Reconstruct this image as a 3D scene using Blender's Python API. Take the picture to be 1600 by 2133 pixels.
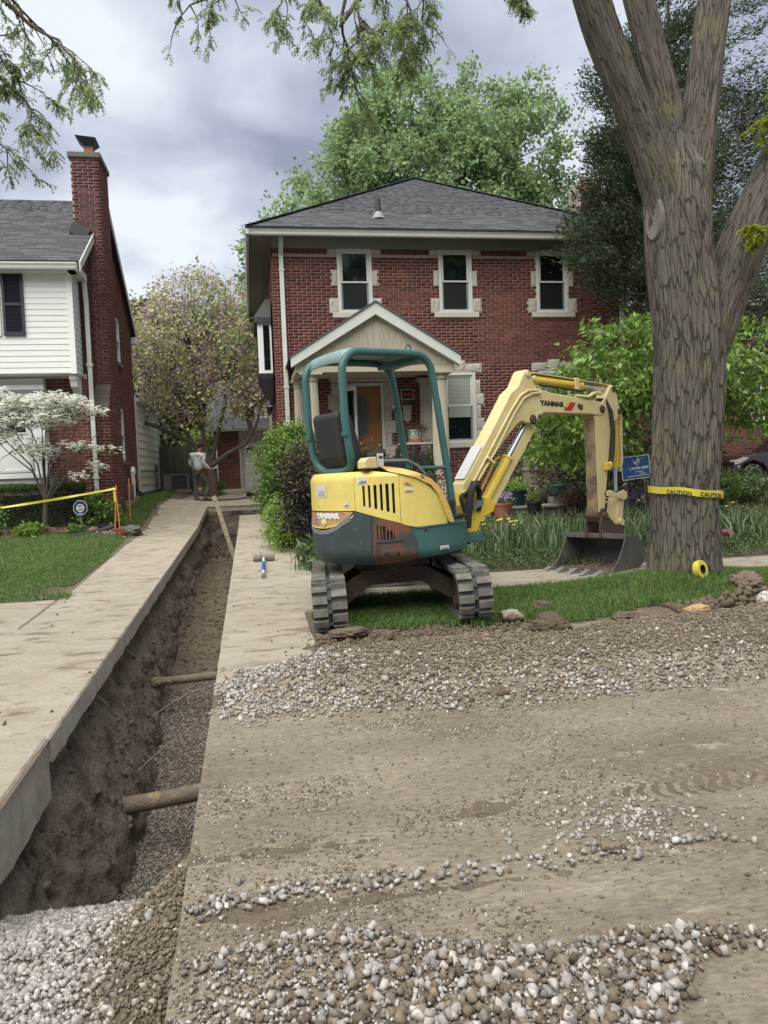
import bpy, math, random
import numpy as np
from mathutils import Vector, Matrix

for o in list(bpy.data.objects):
    bpy.data.objects.remove(o)
SC = bpy.context.scene
COL = SC.collection
rng = np.random.default_rng(7)
random.seed(7)
R = math.radians

# ------------------------------------------------------------------ camera
YAW, PITCH, ROLL = R(9.74), R(-3.25), R(2.1)
_f = Vector((math.sin(YAW)*math.cos(PITCH), math.cos(YAW)*math.cos(PITCH), math.sin(PITCH)))
_r0 = Vector((math.cos(YAW), -math.sin(YAW), 0)); _u0 = _r0.cross(_f)
_r = math.cos(ROLL)*_r0 - math.sin(ROLL)*_u0
_u = math.sin(ROLL)*_r0 + math.cos(ROLL)*_u0
cam = bpy.data.cameras.new('camera'); camo = bpy.data.objects.new('camera', cam); COL.objects.link(camo)
m = Matrix((_r, _u, -_f)).transposed().to_4x4(); m.translation = (0, 0, 1.6)
camo.matrix_world = m
cam.sensor_fit = 'VERTICAL'; cam.sensor_height = 24; cam.lens = 24*1602/2133
cam.clip_start = .05; cam.clip_end = 2000
SC.camera = camo

# ------------------------------------------------------------------ sky, sun, exposure
SUN_EL, SUN_AZ = R(58), R(215)          # azimuth from +Y, clockwise: behind and left of the camera
w = bpy.data.worlds.new('World'); SC.world = w; w.use_nodes = True
nt = w.node_tree; N = nt.nodes; L = nt.links
for n in list(N): N.remove(n)
out = N.new('ShaderNodeOutputWorld'); bg = N.new('ShaderNodeBackground'); L.new(bg.outputs[0], out.inputs[0])
sky = N.new('ShaderNodeTexSky'); sky.sky_type = 'NISHITA'; sky.sun_disc = False
sky.sun_elevation = SUN_EL; sky.sun_rotation = SUN_AZ; sky.air_density = 1; sky.dust_density = 3
tc = N.new('ShaderNodeTexCoord'); sep = N.new('ShaderNodeSeparateXYZ'); L.new(tc.outputs['Generated'], sep.inputs[0])
def wm(op, a, b=None):
    n = N.new('ShaderNodeMath'); n.operation = op
    for i, v in enumerate((a, b)):
        if v is None: continue
        if isinstance(v, (int, float)): n.inputs[i].default_value = v
        else: L.new(v, n.inputs[i])
    return n.outputs[0]
zz = wm('ADD', wm('MAXIMUM', sep.outputs[2], 0.0), .22)
cb = N.new('ShaderNodeCombineXYZ')
L.new(wm('DIVIDE', sep.outputs[0], zz), cb.inputs[0]); L.new(wm('DIVIDE', sep.outputs[1], zz), cb.inputs[1])
def wnoise(scale, detail, dist, off):
    mp = N.new('ShaderNodeMapping'); mp.inputs['Location'].default_value = off; L.new(cb.outputs[0], mp.inputs[0])
    n = N.new('ShaderNodeTexNoise'); n.inputs['Scale'].default_value = scale; n.inputs['Detail'].default_value = detail
    n.inputs['Roughness'].default_value = .5; n.inputs['Distortion'].default_value = dist
    L.new(mp.outputs[0], n.inputs['Vector']); return n.outputs[0]
nn = wm('ADD', wm('MULTIPLY', wnoise(1.25, 5, .25, (3.1, 1.35, 0)), .72), wm('MULTIPLY', wnoise(3.4, 5, .4, (1.7, 4.2, 2)), .28))
rp = N.new('ShaderNodeValToRGB'); L.new(nn, rp.inputs[0])
e = rp.color_ramp.elements
e[0].position = .38; e[0].color = (.086, .096, .125, 1)
e[1].position = .61; e[1].color = (.240, .252, .270, 1)
x = e.new(.49); x.color = (.148, .160, .194, 1)
mx = N.new('ShaderNodeMix'); mx.data_type = 'RGBA'
sc_ = N.new('ShaderNodeVectorMath'); sc_.operation = 'SCALE'; sc_.inputs['Scale'].default_value = .03
L.new(sky.outputs[0], sc_.inputs[0])
mx.inputs[0].default_value = .9
L.new(sc_.outputs[0], mx.inputs[6]); L.new(rp.outputs[0], mx.inputs[7])
L.new(mx.outputs[2], bg.inputs[0]); bg.inputs[1].default_value = 1.0

sl = bpy.data.lights.new('sun', 'SUN'); so = bpy.data.objects.new('sun', sl); COL.objects.link(so)
sl.energy = 1.5; sl.angle = R(75); sl.color = (1, .945, .85)
sd = Vector((math.sin(SUN_AZ)*math.cos(SUN_EL), math.cos(SUN_AZ)*math.cos(SUN_EL), math.sin(SUN_EL)))
so.rotation_euler = (-sd).to_track_quat('-Z', 'Y').to_euler(); so.location = (0, 0, 30)
SC.view_settings.view_transform = 'Standard'; SC.view_settings.look = 'None'
SC.view_settings.exposure = 2.0; SC.view_settings.gamma = 1; SC.view_settings.use_curve_mapping = False
SC.cycles.max_bounces = 6; SC.cycles.transparent_max_bounces = 6

# ------------------------------------------------------------------ helpers
def ss(t): t = np.clip(t, 0, 1); return t*t*(3-2*t)
def vn(x, y, z=0.0, seed=0):
    """smooth value noise in 0..1"""
    x, y, z = np.broadcast_arrays(np.asarray(x, float), np.asarray(y, float), np.asarray(z, float))
    xi, yi, zi = np.floor(x).astype(np.int64), np.floor(y).astype(np.int64), np.floor(z).astype(np.int64)
    fx, fy, fz = ss(x-xi), ss(y-yi), ss(z-zi)
    def h(a, b, c):
        n = (a*374761393 + b*668265263 + c*2147483647 + seed*974711) & 0x7fffffff
        n = ((n ^ (n >> 13))*1274126177) & 0x7fffffff
        n = ((n ^ (n >> 16))*668265263) & 0x7fffffff
        return ((n ^ (n >> 15)) & 0xffff)/65535.0
    r = 0
    for a in (0, 1):
        for b in (0, 1):
            for c in (0, 1):
                r = r + h(xi+a, yi+b, zi+c)*(fx if a else 1-fx)*(fy if b else 1-fy)*(fz if c else 1-fz)
    return r
def fbm(x, y, z=0.0, oct=4, seed=0):
    r = 0; a = .5; t = 0; x = np.asarray(x, float); y = np.asarray(y, float); z = np.asarray(z, float)
    for i in range(oct):
        r = r + a*vn(x, y, z, seed+i); t += a; a *= .5; x = x*2.03; y = y*2.03; z = z*2.03
    return r/t

def meta(o, label=None, cat=None, group=None, kind=None):
    if label: o['label'] = label
    if cat: o['category'] = cat
    if group: o['group'] = group
    if kind: o['kind'] = kind
    return o
def thing(name, label, cat, loc=(0, 0, 0), group=None):
    o = bpy.data.objects.new(name, None); o.empty_display_size = .2; o.location = loc; COL.objects.link(o)
    return meta(o, label, cat, group)
def setparent(o, p):
    if p is None: return
    o.parent = p
    if p.type == 'EMPTY' and p.parent is None:
        o.matrix_parent_inverse = p.matrix_basis.inverted()
def np_mesh(name, V, F, mat, parent=None, rnd=None, smooth=False, kind=None, mats=None, mi=None):
    """F: list of arrays (n,3) or (n,4)"""
    me = bpy.data.meshes.new(name)
    V = np.asarray(V, np.float32).reshape(-1, 3)
    Fs = [np.asarray(f, np.int32) for f in (F if isinstance(F, (list, tuple)) else [F]) if len(f)]
    nl = sum(f.size for f in Fs); npoly = sum(len(f) for f in Fs)
    me.vertices.add(len(V)); me.vertices.foreach_set('co', V.ravel())
    me.loops.add(nl); me.loops.foreach_set('vertex_index', np.concatenate([f.ravel() for f in Fs]))
    tot = np.concatenate([np.full(len(f), f.shape[1], np.int32) for f in Fs])
    st = np.concatenate([[0], np.cumsum(tot)[:-1]]).astype(np.int32)
    me.polygons.add(npoly); me.polygons.foreach_set('loop_start', st); me.polygons.foreach_set('loop_total', tot)
    if smooth: me.polygons.foreach_set('use_smooth', np.ones(npoly, bool))
    if rnd is not None:
        a = me.attributes.new('rnd', 'FLOAT', 'FACE'); a.data.foreach_set('value', np.asarray(rnd, np.float32))
    for mt in (mats or [mat]): me.materials.append(mt)
    if mi is not None: me.polygons.foreach_set('material_index', np.asarray(mi, np.int32))
    me.update(calc_edges=True); me.validate()
    o = bpy.data.objects.new(name, me); COL.objects.link(o); setparent(o, parent)
    if kind: o['kind'] = kind
    return o

def spath(P, k=5):
    """Catmull-Rom through the points"""
    P = [Vector(p) for p in P]; Q = [P[0]*2-P[1]]+P+[P[-1]*2-P[-2]]; out_ = []
    for i in range(1, len(Q)-2):
        a, b, c, d = Q[i-1:i+3]
        for j in range(k):
            t = j/k; out_.append(.5*((2*b)+(c-a)*t+(2*a-5*b+4*c-d)*t*t+(3*b-a-3*c+d)*t**3))
    return out_+[P[-1]]
class MB:
    """collects shapes; T is applied to everything added"""
    def __init__(s, T=None): s.v = []; s.f = []; s.n = 0; s.T = T
    def add(s, V, F):
        V = [tuple(p) for p in V]
        if s.T is not None: V = [tuple(s.T @ Vector(p)) for p in V]
        s.v += V; s.f += [tuple(i+s.n for i in f) for f in F]; s.n += len(V); return s
    def box(s, x0, x1, y0, y1, z0, z1):
        V = [(x0, y0, z0), (x1, y0, z0), (x1, y1, z0), (x0, y1, z0), (x0, y0, z1), (x1, y0, z1), (x1, y1, z1), (x0, y1, z1)]
        return s.add(V, [(3, 2, 1, 0), (4, 5, 6, 7), (0, 1, 5, 4), (1, 2, 6, 5), (2, 3, 7, 6), (3, 0, 4, 7)])
    def bar(s, a, b, w, h, up=(0, 0, 1)):
        a = Vector(a); b = Vector(b); d = (b-a).normalized(); u = Vector(up)
        sx = d.cross(u)
        if sx.length < 1e-4: sx = d.cross(Vector((1, 0, 0)))
        sx.normalize(); u = sx.cross(d).normalized()
        V = [p + sx*i*w/2 + u*j*h/2 for p in (a, b) for i, j in ((-1, -1), (1, -1), (1, 1), (-1, 1))]
        return s.add(V, [(0, 1, 2, 3), (7, 6, 5, 4), (0, 4, 5, 1), (1, 5, 6, 2), (2, 6, 7, 3), (3, 7, 4, 0)])
    def tube(s, P, r, n=8, cap=True, wob=0):
        P = [Vector(p) for p in P]; k = len(P)
        rr = r if hasattr(r, '__len__') else [r]*k
        V = []; F = []; pv = None
        for i, p in enumerate(P):
            d = (P[min(i+1, k-1)] - P[max(i-1, 0)]).normalized()
            if pv is None:
                a = d.orthogonal().normalized()
            else:
                a = (pv - d*pv.dot(d))
                a = a.normalized() if a.length > 1e-6 else d.orthogonal().normalized()
            pv = a; b = d.cross(a)
            for j in range(n):
                t = 2*math.pi*j/n; q = rr[i]*(1 + (wob*(random.random()-.5) if wob else 0))
                V.append(p + a*math.cos(t)*q + b*math.sin(t)*q)
        for i in range(k-1):
            for j in range(n):
                F.append((i*n+j, i*n+(j+1) % n, (i+1)*n+(j+1) % n, (i+1)*n+j))
        if cap: F += [tuple(range(n-1, -1, -1)), tuple((k-1)*n+j for j in range(n))]
        return s.add(V, F)
    def prism(s, poly, a0, a1, fn):
        """poly [(u,v)] extruded from a0 to a1; fn(u,v,a)->xyz"""
        n = len(poly); V = [fn(u, v, a0) for u, v in poly] + [fn(u, v, a1) for u, v in poly]
        F = [tuple(range(n-1, -1, -1)), tuple(range(n, 2*n))] + [(i, (i+1) % n, n+(i+1) % n, n+i) for i in range(n)]
        return s.add(V, F)
    def lathe(s, prof, c=(0, 0, 0), n=20, flute=None):
        V = []; F = []; k = len(prof)
        for r, z in prof:
            for j in range(n):
                t = 2*math.pi*j/n; q = r*(1 if flute is None or j % 2 else flute)
                V.append((c[0]+q*math.cos(t), c[1]+q*math.sin(t), c[2]+z))
        for i in range(k-1):
            for j in range(n): F.append((i*n+j, i*n+(j+1) % n, (i+1)*n+(j+1) % n, (i+1)*n+j))
        F += [tuple(range(n-1, -1, -1)), tuple((k-1)*n+j for j in range(n))]
        return s.add(V, F)
    def build(s, name, mat, parent=None, smooth=False, kind=None, bevel=0, wn=False):
        me = bpy.data.meshes.new(name); me.from_pydata(s.v, [], s.f)
        me.materials.append(mat); me.update()
        o = bpy.data.objects.new(name, me); COL.objects.link(o); setparent(o, parent)
        if smooth:
            me.polygons.foreach_set('use_smooth', np.ones(len(me.polygons), bool))
            try: me.set_sharp_from_angle(angle=R(40))
            except Exception: pass
        if bevel:
            b = o.modifiers.new('b', 'BEVEL'); b.width = bevel; b.segments = 2; b.limit_method = 'ANGLE'; b.angle_limit = R(35)
        if kind: o['kind'] = kind
        return o

# unit meshes shared by loose pieces
def _unit(name, V, F, mat):
    me = bpy.data.meshes.new(name); me.from_pydata(V, [], F); me.materials.append(mat); me.update(); return me
CUBEV = [(-.5, -.5, -.5), (.5, -.5, -.5), (.5, .5, -.5), (-.5, .5, -.5), (-.5, -.5, .5), (.5, -.5, .5), (.5, .5, .5), (-.5, .5, .5)]
CUBEF = [(3, 2, 1, 0), (4, 5, 6, 7), (0, 1, 5, 4), (1, 2, 6, 5), (2, 3, 7, 6), (3, 0, 4, 7)]
_UC = {}
def unit_box(mat):
    if mat.name not in _UC: _UC[mat.name] = _unit('unit_'+mat.name, CUBEV, CUBEF, mat)
    return _UC[mat.name]
def piece(name, c, size, mat, parent, rot=None, me=None):
    """one box-like piece: centre, size, rotation matrix (3x3)"""
    o = bpy.data.objects.new(name, me or unit_box(mat)); COL.objects.link(o)
    M_ = (rot.to_4x4() if rot is not None else Matrix.Identity(4)) @ Matrix.Diagonal((*size, 1)); M_.translation = c
    o.parent = parent
    if parent.type == 'EMPTY' and parent.parent is None: o.matrix_parent_inverse = parent.matrix_basis.inverted()
    o.matrix_basis = M_
    return o
def pieces(name, boxes, mat, parent, limit=300, rot=None, rest=None, me=None):
    """boxes [(centre,size)], the first `limit` as objects, the rest as one stuff mesh"""
    for c, sz in boxes[:limit]: piece(name, c, sz, mat, parent, rot, me)
    b = boxes[limit:]
    if not b: return
    c = np.array([q[0] for q in b]); sz = np.array([q[1] for q in b])
    V = np.array(CUBEV)[None]*sz[:, None]
    if rot is not None: V = V @ np.array(rot).T
    V = V + c[:, None]
    Fq = np.array(CUBEF)[None] + (np.arange(len(b))*8)[:, None, None]
    np_mesh(rest or (name+'_field'), V, Fq.reshape(-1, 4), mat, parent, rnd=np.repeat(rng.random(len(b)), 6), kind='stuff')

# ------------------------------------------------------------------ materials
def mat(name, c1, c2=None, scale=4, rough=.8, metal=0, bump=.3, bscale=60, rnd=0, sharp=.25, c3=None, s3=20, t3=.62, spec=.5, fine=.12, stretch=None, trans=0, hue=0, coat=0, bdist=.01, sss=0):
    mt = bpy.data.materials.new(name); mt.use_nodes = True
    nt = mt.node_tree; N = nt.nodes; L = nt.links; b = N['Principled BSDF']
    geo = N.new('ShaderNodeNewGeometry'); P = geo.outputs['Position']
    if stretch:
        mp = N.new('ShaderNodeMapping'); mp.inputs['Scale'].default_value = stretch; L.new(P, mp.inputs[0]); P = mp.outputs[0]
    def noise(s, d=5):
        n = N.new('ShaderNodeTexNoise'); n.inputs['Scale'].default_value = s; n.inputs['Detail'].default_value = d
        n.inputs['Roughness'].default_value = .6; L.new(P, n.inputs['Vector']); return n.outputs[0]
    def rng_(v, a, b_):
        n = N.new('ShaderNodeMapRange'); n.inputs[1].default_value = a; n.inputs[2].default_value = b_; L.new(v, n.inputs[0]); return n.outputs[0]
    def mixc(f, a, b_, mode='MIX'):
        n = N.new('ShaderNodeMix'); n.data_type = 'RGBA'; n.blend_type = mode
        for s_, v in ((0, f), (6, a), (7, b_)):
            if isinstance(v, (int, float)): n.inputs[s_].default_value = v
            elif isinstance(v, tuple): n.inputs[s_].default_value = (*v[:3], 1)
            else: L.new(v, n.inputs[s_])
        return n.outputs[2]
    if c2 is None: c2 = tuple(v*.7 for v in c1)
    col = mixc(rng_(noise(scale), .5-sharp, .5+sharp), c1, c2)
    if c3: col = mixc(rng_(noise(s3, 6), t3-.06, t3+.06), col, c3)
    hs = None
    if rnd or fine or hue:
        hs = N.new('ShaderNodeHueSaturation'); L.new(col, hs.inputs['Color']); col = hs.outputs[0]
        val = None
        if fine:
            n = N.new('ShaderNodeMapRange'); n.inputs[3].default_value = 1-fine; n.inputs[4].default_value = 1+fine
            n.inputs[1].default_value = .3; n.inputs[2].default_value = .7
            L.new(noise(bscale, 4), n.inputs[0]); val = n.outputs[0]
        if rnd or hue:
            at = N.new('ShaderNodeAttribute'); at.attribute_name = 'rnd'
            oi = N.new('ShaderNodeObjectInfo')
            a = N.new('ShaderNodeMath'); a.operation = 'ADD'; L.new(at.outputs['Fac'], a.inputs[0]); L.new(oi.outputs['Random'], a.inputs[1])
            fr = N.new('ShaderNodeMath'); fr.operation = 'FRACT'; L.new(a.outputs[0], fr.inputs[0])
            if rnd:
                n = N.new('ShaderNodeMapRange'); n.inputs[3].default_value = 1-rnd; n.inputs[4].default_value = 1+rnd; L.new(fr.outputs[0], n.inputs[0])
                if val is None: val = n.outputs[0]
                else:
                    q = N.new('ShaderNodeMath'); q.operation = 'MULTIPLY'; L.new(val, q.inputs[0]); L.new(n.outputs[0], q.inputs[1]); val = q.outputs[0]
            if hue:
                q = N.new('ShaderNodeMath'); q.operation = 'MULTIPLY'; q.inputs[1].default_value = 7.31; L.new(fr.outputs[0], q.inputs[0])
                q2 = N.new('ShaderNodeMath'); q2.operation = 'FRACT'; L.new(q.outputs[0], q2.inputs[0])
                n = N.new('ShaderNodeMapRange'); n.inputs[3].default_value = .5-hue; n.inputs[4].default_value = .5+hue; L.new(q2.outputs[0], n.inputs[0])
                L.new(n.outputs[0], hs.inputs['Hue'])
        if val is not None: L.new(val, hs.inputs['Value'])
    L.new(col, b.inputs['Base Color'])
    b.inputs['Roughness'].default_value = rough; b.inputs['Metallic'].default_value = metal
    b.inputs['Specular IOR Level'].default_value = spec
    if coat: b.inputs['Coat Weight'].default_value = coat; b.inputs['Coat Roughness'].default_value = .25
    if bump:
        bp = N.new('ShaderNodeBump'); bp.inputs['Strength'].default_value = bump; bp.inputs['Distance'].default_value = bdist
        L.new(noise(bscale, 6), bp.inputs['Height']); L.new(bp.outputs[0], b.inputs['Normal'])
    if trans:
        tr = N.new('ShaderNodeBsdfTranslucent'); L.new(col, tr.inputs[0])
        ms = N.new('ShaderNodeMixShader'); ms.inputs[0].default_value = trans
        L.new(b.outputs[0], ms.inputs[1]); L.new(tr.outputs[0], ms.inputs[2])
        L.new(ms.outputs[0], N['Material Output'].inputs[0])
    return mt
def glassy(name, c=(.02, .025, .03), rough=.08):
    """dark window glass: mirrors the sky over a dim room"""
    mt = bpy.data.materials.new(name); mt.use_nodes = True; b = mt.node_tree.nodes['Principled BSDF']
    b.inputs['Base Color'].default_value = (*c, 1); b.inputs['Roughness'].default_value = rough; b.inputs['Specular IOR Level'].default_value = .5
    return mt

def text_mesh(name, s, size, fn, mat, parent, extrude=.002, bold=.0, shear=0, align='LEFT', sx=1):
    """flat lettering; fn(x,y,z)->world"""
    cu = bpy.data.curves.new(name, 'FONT'); cu.body = s; cu.size = size; cu.extrude = extrude; cu.offset = bold; cu.shear = shear
    cu.align_x = align; cu.resolution_u = 3
    t = bpy.data.objects.new(name+'_c', cu); COL.objects.link(t)
    dg = bpy.context.evaluated_depsgraph_get(); me = bpy.data.meshes.new_from_object(t.evaluated_get(dg))
    bpy.data.objects.remove(t); bpy.data.curves.remove(cu)
    for v in me.vertices: v.co = fn(v.co.x*sx, v.co.y, v.co.z)
    me.name = name; me.materials.clear(); me.materials.append(mat)
    o = bpy.data.objects.new(name, me); COL.objects.link(o); setparent(o, parent); return o

def leaves(name, P, D, Nn, Ln, Wd, mat, parent=None, kind=None, fold=.25, rnd=None, tip=.55):
    """diamond leaves: base P, direction D, normal Nn"""
    P = np.asarray(P, float); n = len(P)
    D = D/np.linalg.norm(D, axis=1, keepdims=True)
    S = np.cross(D, Nn); S /= np.linalg.norm(S, axis=1, keepdims=True)+1e-9
    U = np.cross(S, D)
    Ln = np.broadcast_to(np.asarray(Ln, float), (n,))[:, None]; Wd = np.broadcast_to(np.asarray(Wd, float), (n,))[:, None]
    mid = P + D*Ln*(1-tip)
    V = np.stack([P, mid + S*Wd/2 + U*Wd*fold, P + D*Ln, mid - S*Wd/2 + U*Wd*fold], 1).reshape(-1, 3)
    i = np.arange(n)*4
    T = np.stack([np.stack([i, i+1, i+2], 1), np.stack([i, i+2, i+3], 1)], 1).reshape(-1, 3)
    if rnd is None: rnd = rng.random(n)
    return np_mesh(name, V, T, mat, parent, rnd=np.repeat(rnd, 2), kind=kind)
def rdir(n, up=0, seed=None):
    d = rng.normal(size=(n, 3)); d[:, 2] += up; return d/np.linalg.norm(d, axis=1, keepdims=True)

# stones: angular convex lumps
def _ico(sub):
    import bmesh
    bm = bmesh.new(); bmesh.ops.create_icosphere(bm, subdivisions=sub, radius=1)
    V = np.array([v.co[:] for v in bm.verts]); F = np.array([[v.index for v in f.verts] for f in bm.faces]); bm.free(); return V, F
ICO = {1: _ico(1), 2: _ico(2), 3: _ico(3), 4: _ico(4), 5: _ico(5)}
def stone_shapes(npts, k, seed):
    import bmesh
    g = np.random.default_rng(seed); out_ = []
    for _ in range(k):
        p = np.array([(a, b, c) for a in (-1, 1) for b in (-1, 1) for c in (-1, 1)], float)*.72; p = np.vstack([p, g.normal(size=(npts-8, 3))*.6])+g.uniform(-.34, .34, (npts, 3)); p *= np.array([1.05, g.uniform(.62, .95), g.uniform(.5, .82)])
        bm = bmesh.new()
        for q in p: bm.verts.new(q)
        r = bmesh.ops.convex_hull(bm, input=bm.verts)
        bmesh.ops.delete(bm, geom=[v for v in bm.verts if not v.link_faces], context='VERTS'); bmesh.ops.triangulate(bm, faces=bm.faces); bm.verts.index_update()
        out_.append((np.array([v.co[:] for v in bm.verts]), np.array([[v.index for v in f.verts] for f in bm.faces]))); bm.free()
    return out_
SH = {1: stone_shapes(9, 16, 1), 2: stone_shapes(12, 24, 2)}
def rand_rot(n):
    q = rng.normal(size=(n, 4)); q /= np.linalg.norm(q, axis=1, keepdims=True); w_, x_, y_, z_ = q.T
    return np.stack([np.stack([1-2*(y_*y_+z_*z_), 2*(x_*y_-z_*w_), 2*(x_*z_+y_*w_)], 1), np.stack([2*(x_*y_+z_*w_), 1-2*(x_*x_+z_*z_), 2*(y_*z_-x_*w_)], 1), np.stack([2*(x_*z_-y_*w_), 2*(y_*z_+x_*w_), 1-2*(x_*x_+y_*y_)], 1)], 1)
def stones(name, P, r, mat, sub=1, parent=None, kind='stuff', rnd=None):
    shp = SH[sub]; n = len(P); P = np.asarray(P, float); r = np.broadcast_to(r, (n,)); RR = rand_rot(n)
    idx = rng.integers(0, len(shp), n); Vs = []; Fs = []; Rs = []; o_ = 0
    if rnd is None: rnd = rng.random(n)
    for k, (B, F) in enumerate(shp):
        s = np.where(idx == k)[0]
        if not len(s): continue
        V = np.einsum('nij,vj->nvi', RR[s], B)*(r[s]*.74)[:, None, None]+P[s][:, None]
        Vs.append(V.reshape(-1, 3)); Fs.append((F[None]+(np.arange(len(s))*len(B))[:, None, None]).reshape(-1, 3)+o_); Rs.append(np.repeat(rnd[s], len(F))); o_ += len(s)*len(B)
    return np_mesh(name, np.vstack(Vs), np.vstack(Fs), mat, parent, rnd=np.concatenate(Rs), kind=kind)
def grid(xs, ys, zf, drop=None):
    X, Y = np.meshgrid(xs, ys); Z = zf(X, Y); nx, ny = len(xs), len(ys)
    V = np.stack([X, Y, Z], -1).reshape(-1, 3)
    i, j = np.meshgrid(np.arange(nx-1), np.arange(ny-1)); a = (j*nx+i)
    F = np.stack([a, a+1, a+nx+1, a+nx], -1)
    if drop is not None:
        cx = (X[:-1, :-1]+X[1:, 1:])/2; cy = (Y[:-1, :-1]+Y[1:, 1:])/2; F = F[~drop(cx, cy)]
    return V, F.reshape(-1, 4)
# ================================================================== GROUND
TXL, TXR, PXR, PY0, PY1, TY0 = -1.17, -.30, .5, 18.8, 21.2, .5      # trench, and the wider pit at its far end
def gz(x, y):
    x, y = np.broadcast_arrays(np.asarray(x, float), np.asarray(y, float))
    g = np.where(y < 17, .0525+.025*y, np.where(y < 21, .4775+.0656*(y-17), np.where(y < 24, .74+.0167*(y-21), np.where(y < 28, .79+.062*(y-24), 1.038))))
    g = g + np.interp(y, [10.5, 14, 15.2, 16.5, 22, 28, 32], [0, .09, .17, .24, .34, .1, 0])*ss((-2.15-x)/.5)
    g = g + np.interp(y, [9.2, 13, 15], [0, .22, .25])*ss((x-1.1)/.8)
    g = g + .09*np.exp(-((x-4.58)**2+(y-7.5)**2)/.8) + .05*ss((x-1.9)/2.5)*ss((y-5.6)/1)*ss((8.1-y)/.8)
    return g
def g1(x, y): return float(gz(x, y))

M = {}
M['soil'] = mat('soil', (.105, .082, .057), (.175, .138, .098), 3, .95, bump=.9, bscale=45, c3=(.07, .055, .042), s3=9, t3=.6, bdist=.02)
M['trench_soil'] = mat('trench_soil', (.132, .110, .085), (.228, .192, .147), 3.5, .95, bump=1, bscale=34, c3=(.07, .055, .042), s3=2.6, t3=.62, bdist=.03, fine=.3)
M['road'] = mat('road', (.132, .110, .081), (.262, .226, .172), 1.5, .95, bump=.9, bscale=40, c3=(.31, .275, .22), s3=6, t3=.67, stretch=(.55, 1.5, 1), fine=.3, bdist=.012)
M['concrete'] = mat('concrete', (.262, .228, .172), (.375, .340, .275), 2.4, .92, bump=.6, bscale=55, c3=(.16, .128, .088), s3=3.4, t3=.60, fine=.24, stretch=(1, 2.0, 1))
M['concrete_edge'] = mat('concrete_edge', (.46, .43, .37), (.30, .27, .22), 6, .9, bump=.6, bscale=40)
M['lawn'] = mat('lawn', (.045, .065, .022), (.085, .090, .038), 3, .95, bump=.6, bscale=80, c3=(.16, .125, .085), s3=2.2, t3=.66)
M['limestone'] = mat('limestone', (.42, .405, .38), (.22, .20, .175), 22, .92, bump=0, bscale=90, rnd=.48, hue=.012, fine=.2, sharp=.2)
M['dusty_stone'] = mat('dusty_stone', (.195, .160, .118), (.128, .102, .074), 30, .95, bump=0, bscale=120, rnd=.42, hue=.012, fine=.12)
M['clod'] = mat('clod', (.098, .076, .053), (.165, .130, .092), 12, .97, bump=.9, bscale=70, bdist=.015, rnd=.25)
M['grass'] = mat('grass', (.088, .172, .034), (.150, .240, .066), 1.6, .6, bump=0, rnd=.45, hue=.018, fine=0, trans=.35)
M['pipe_clay'] = mat('pipe_clay', (.235, .20, .15), (.145, .122, .095), 7, .9, bump=.9, bscale=40, c3=(.34, .27, .15), s3=9, t3=.6, bdist=.02)

xs = np.unique(np.concatenate([[-300, -120, -50, -25, -14, -9], np.arange(-6, 12.01, .3), [TXL, TXR, PXR], [14, 18, 25, 50, 120, 300]]))
ys = np.unique(np.concatenate([[-60, -20, -5], np.arange(-1, 31, .3), [TY0, PY0, PY1], [34, 40, 60, 120, 300, 900]]))
drop = lambda x, y: ((x > TXL) & (x < TXR) & (y > TY0) & (y < PY1)) | ((x > TXL) & (x < PXR) & (y > PY0) & (y < PY1))
V, F = grid(xs, ys, lambda X, Y: gz(X, Y)-.009, drop)
meta(np_mesh('ground', V, F, M['soil'], smooth=True), kind='structure')

# road: compacted dirt over old concrete, dragged lengthwise
def mound(x, y):
    yb = 5.62+.13*np.maximum(x-.3, 0); yf = 4.36-.05*x
    rag = (fbm(x*1.7, y*1.7, 0, 3, 5)-.5)*.5
    h = ss((y-yf+rag*.25)/.42)*ss((yb-y+rag)/.5)*ss((x+.36)/.75)
    return np.clip(h, 0, 1)
def near_band(x, y):
    yu = 2.42-.21*x+.05*np.sin(x*6); yl = np.where(x < .45, 1.2, 1.2+(x-.45)*.95); yl = np.minimum(yl, yu-.16)
    return ss((yu-y)/.12)*ss((y-yl)/.10)*ss((x+.34)/.25)
def road_z(x, y):
    z = gz(x, y) - .002
    z = z + .022*(fbm(x*.35, y*5, 0, 3, 11)-.5) + .012*(fbm(x*3, y*9, 0, 3, 3)-.5)
    rough = fbm(x*1.1, y*2.2, 0, 3, 21)
    z = z + .012*(fbm(x*16, y*16, 0, 2, 4)-.5)*np.clip(rough*2-.6, .15, 1)
    xx_ = np.asarray(x); band = (ss((y-2.98)/.05)*ss((3.36-y)/.05)+ss((y-3.62)/.05)*ss((4.0-y)/.05)+ss((y-2.2)/.04)*ss((2.46-y)/.04))*ss((xx_-1.2)/.6)
    z = z - .007*band*ss(np.sin((xx_+.12*np.abs(((y*5.5) % 1)-.5))*90)*1.5+.5)
    return z + .17*mound(x, y)*(.85+.3*fbm(x*2, y*2, 0, 3, 8)) + .035*near_band(x, y)
xs = np.concatenate([np.arange(TXR, 3.2, .017), np.arange(3.2, 9, .06), [10, 13, 20, 40, 90]]); ys = np.concatenate([[-30, -8, -2, .2, .8, 1.2], np.arange(1.5, 6.2, .02)])
def roaddrop(x, y):
    e = 4.75 + .25*(fbm(x*2.3, y*0, 0, 3, 31)-.5)
    e2 = 6.05+.1*np.maximum(x-.3, 0)+.7*(fbm(x*2.3, y*2.3, 0, 3, 33)-.5)
    return (y > e2) | ((x < .42) & (y > 4.72+.55*ss((x+.3)/.6)))
V, F = grid(xs, ys, road_z, roaddrop)
meta(np_mesh('road', V, F, M['road'], smooth=True), kind='structure')
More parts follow.
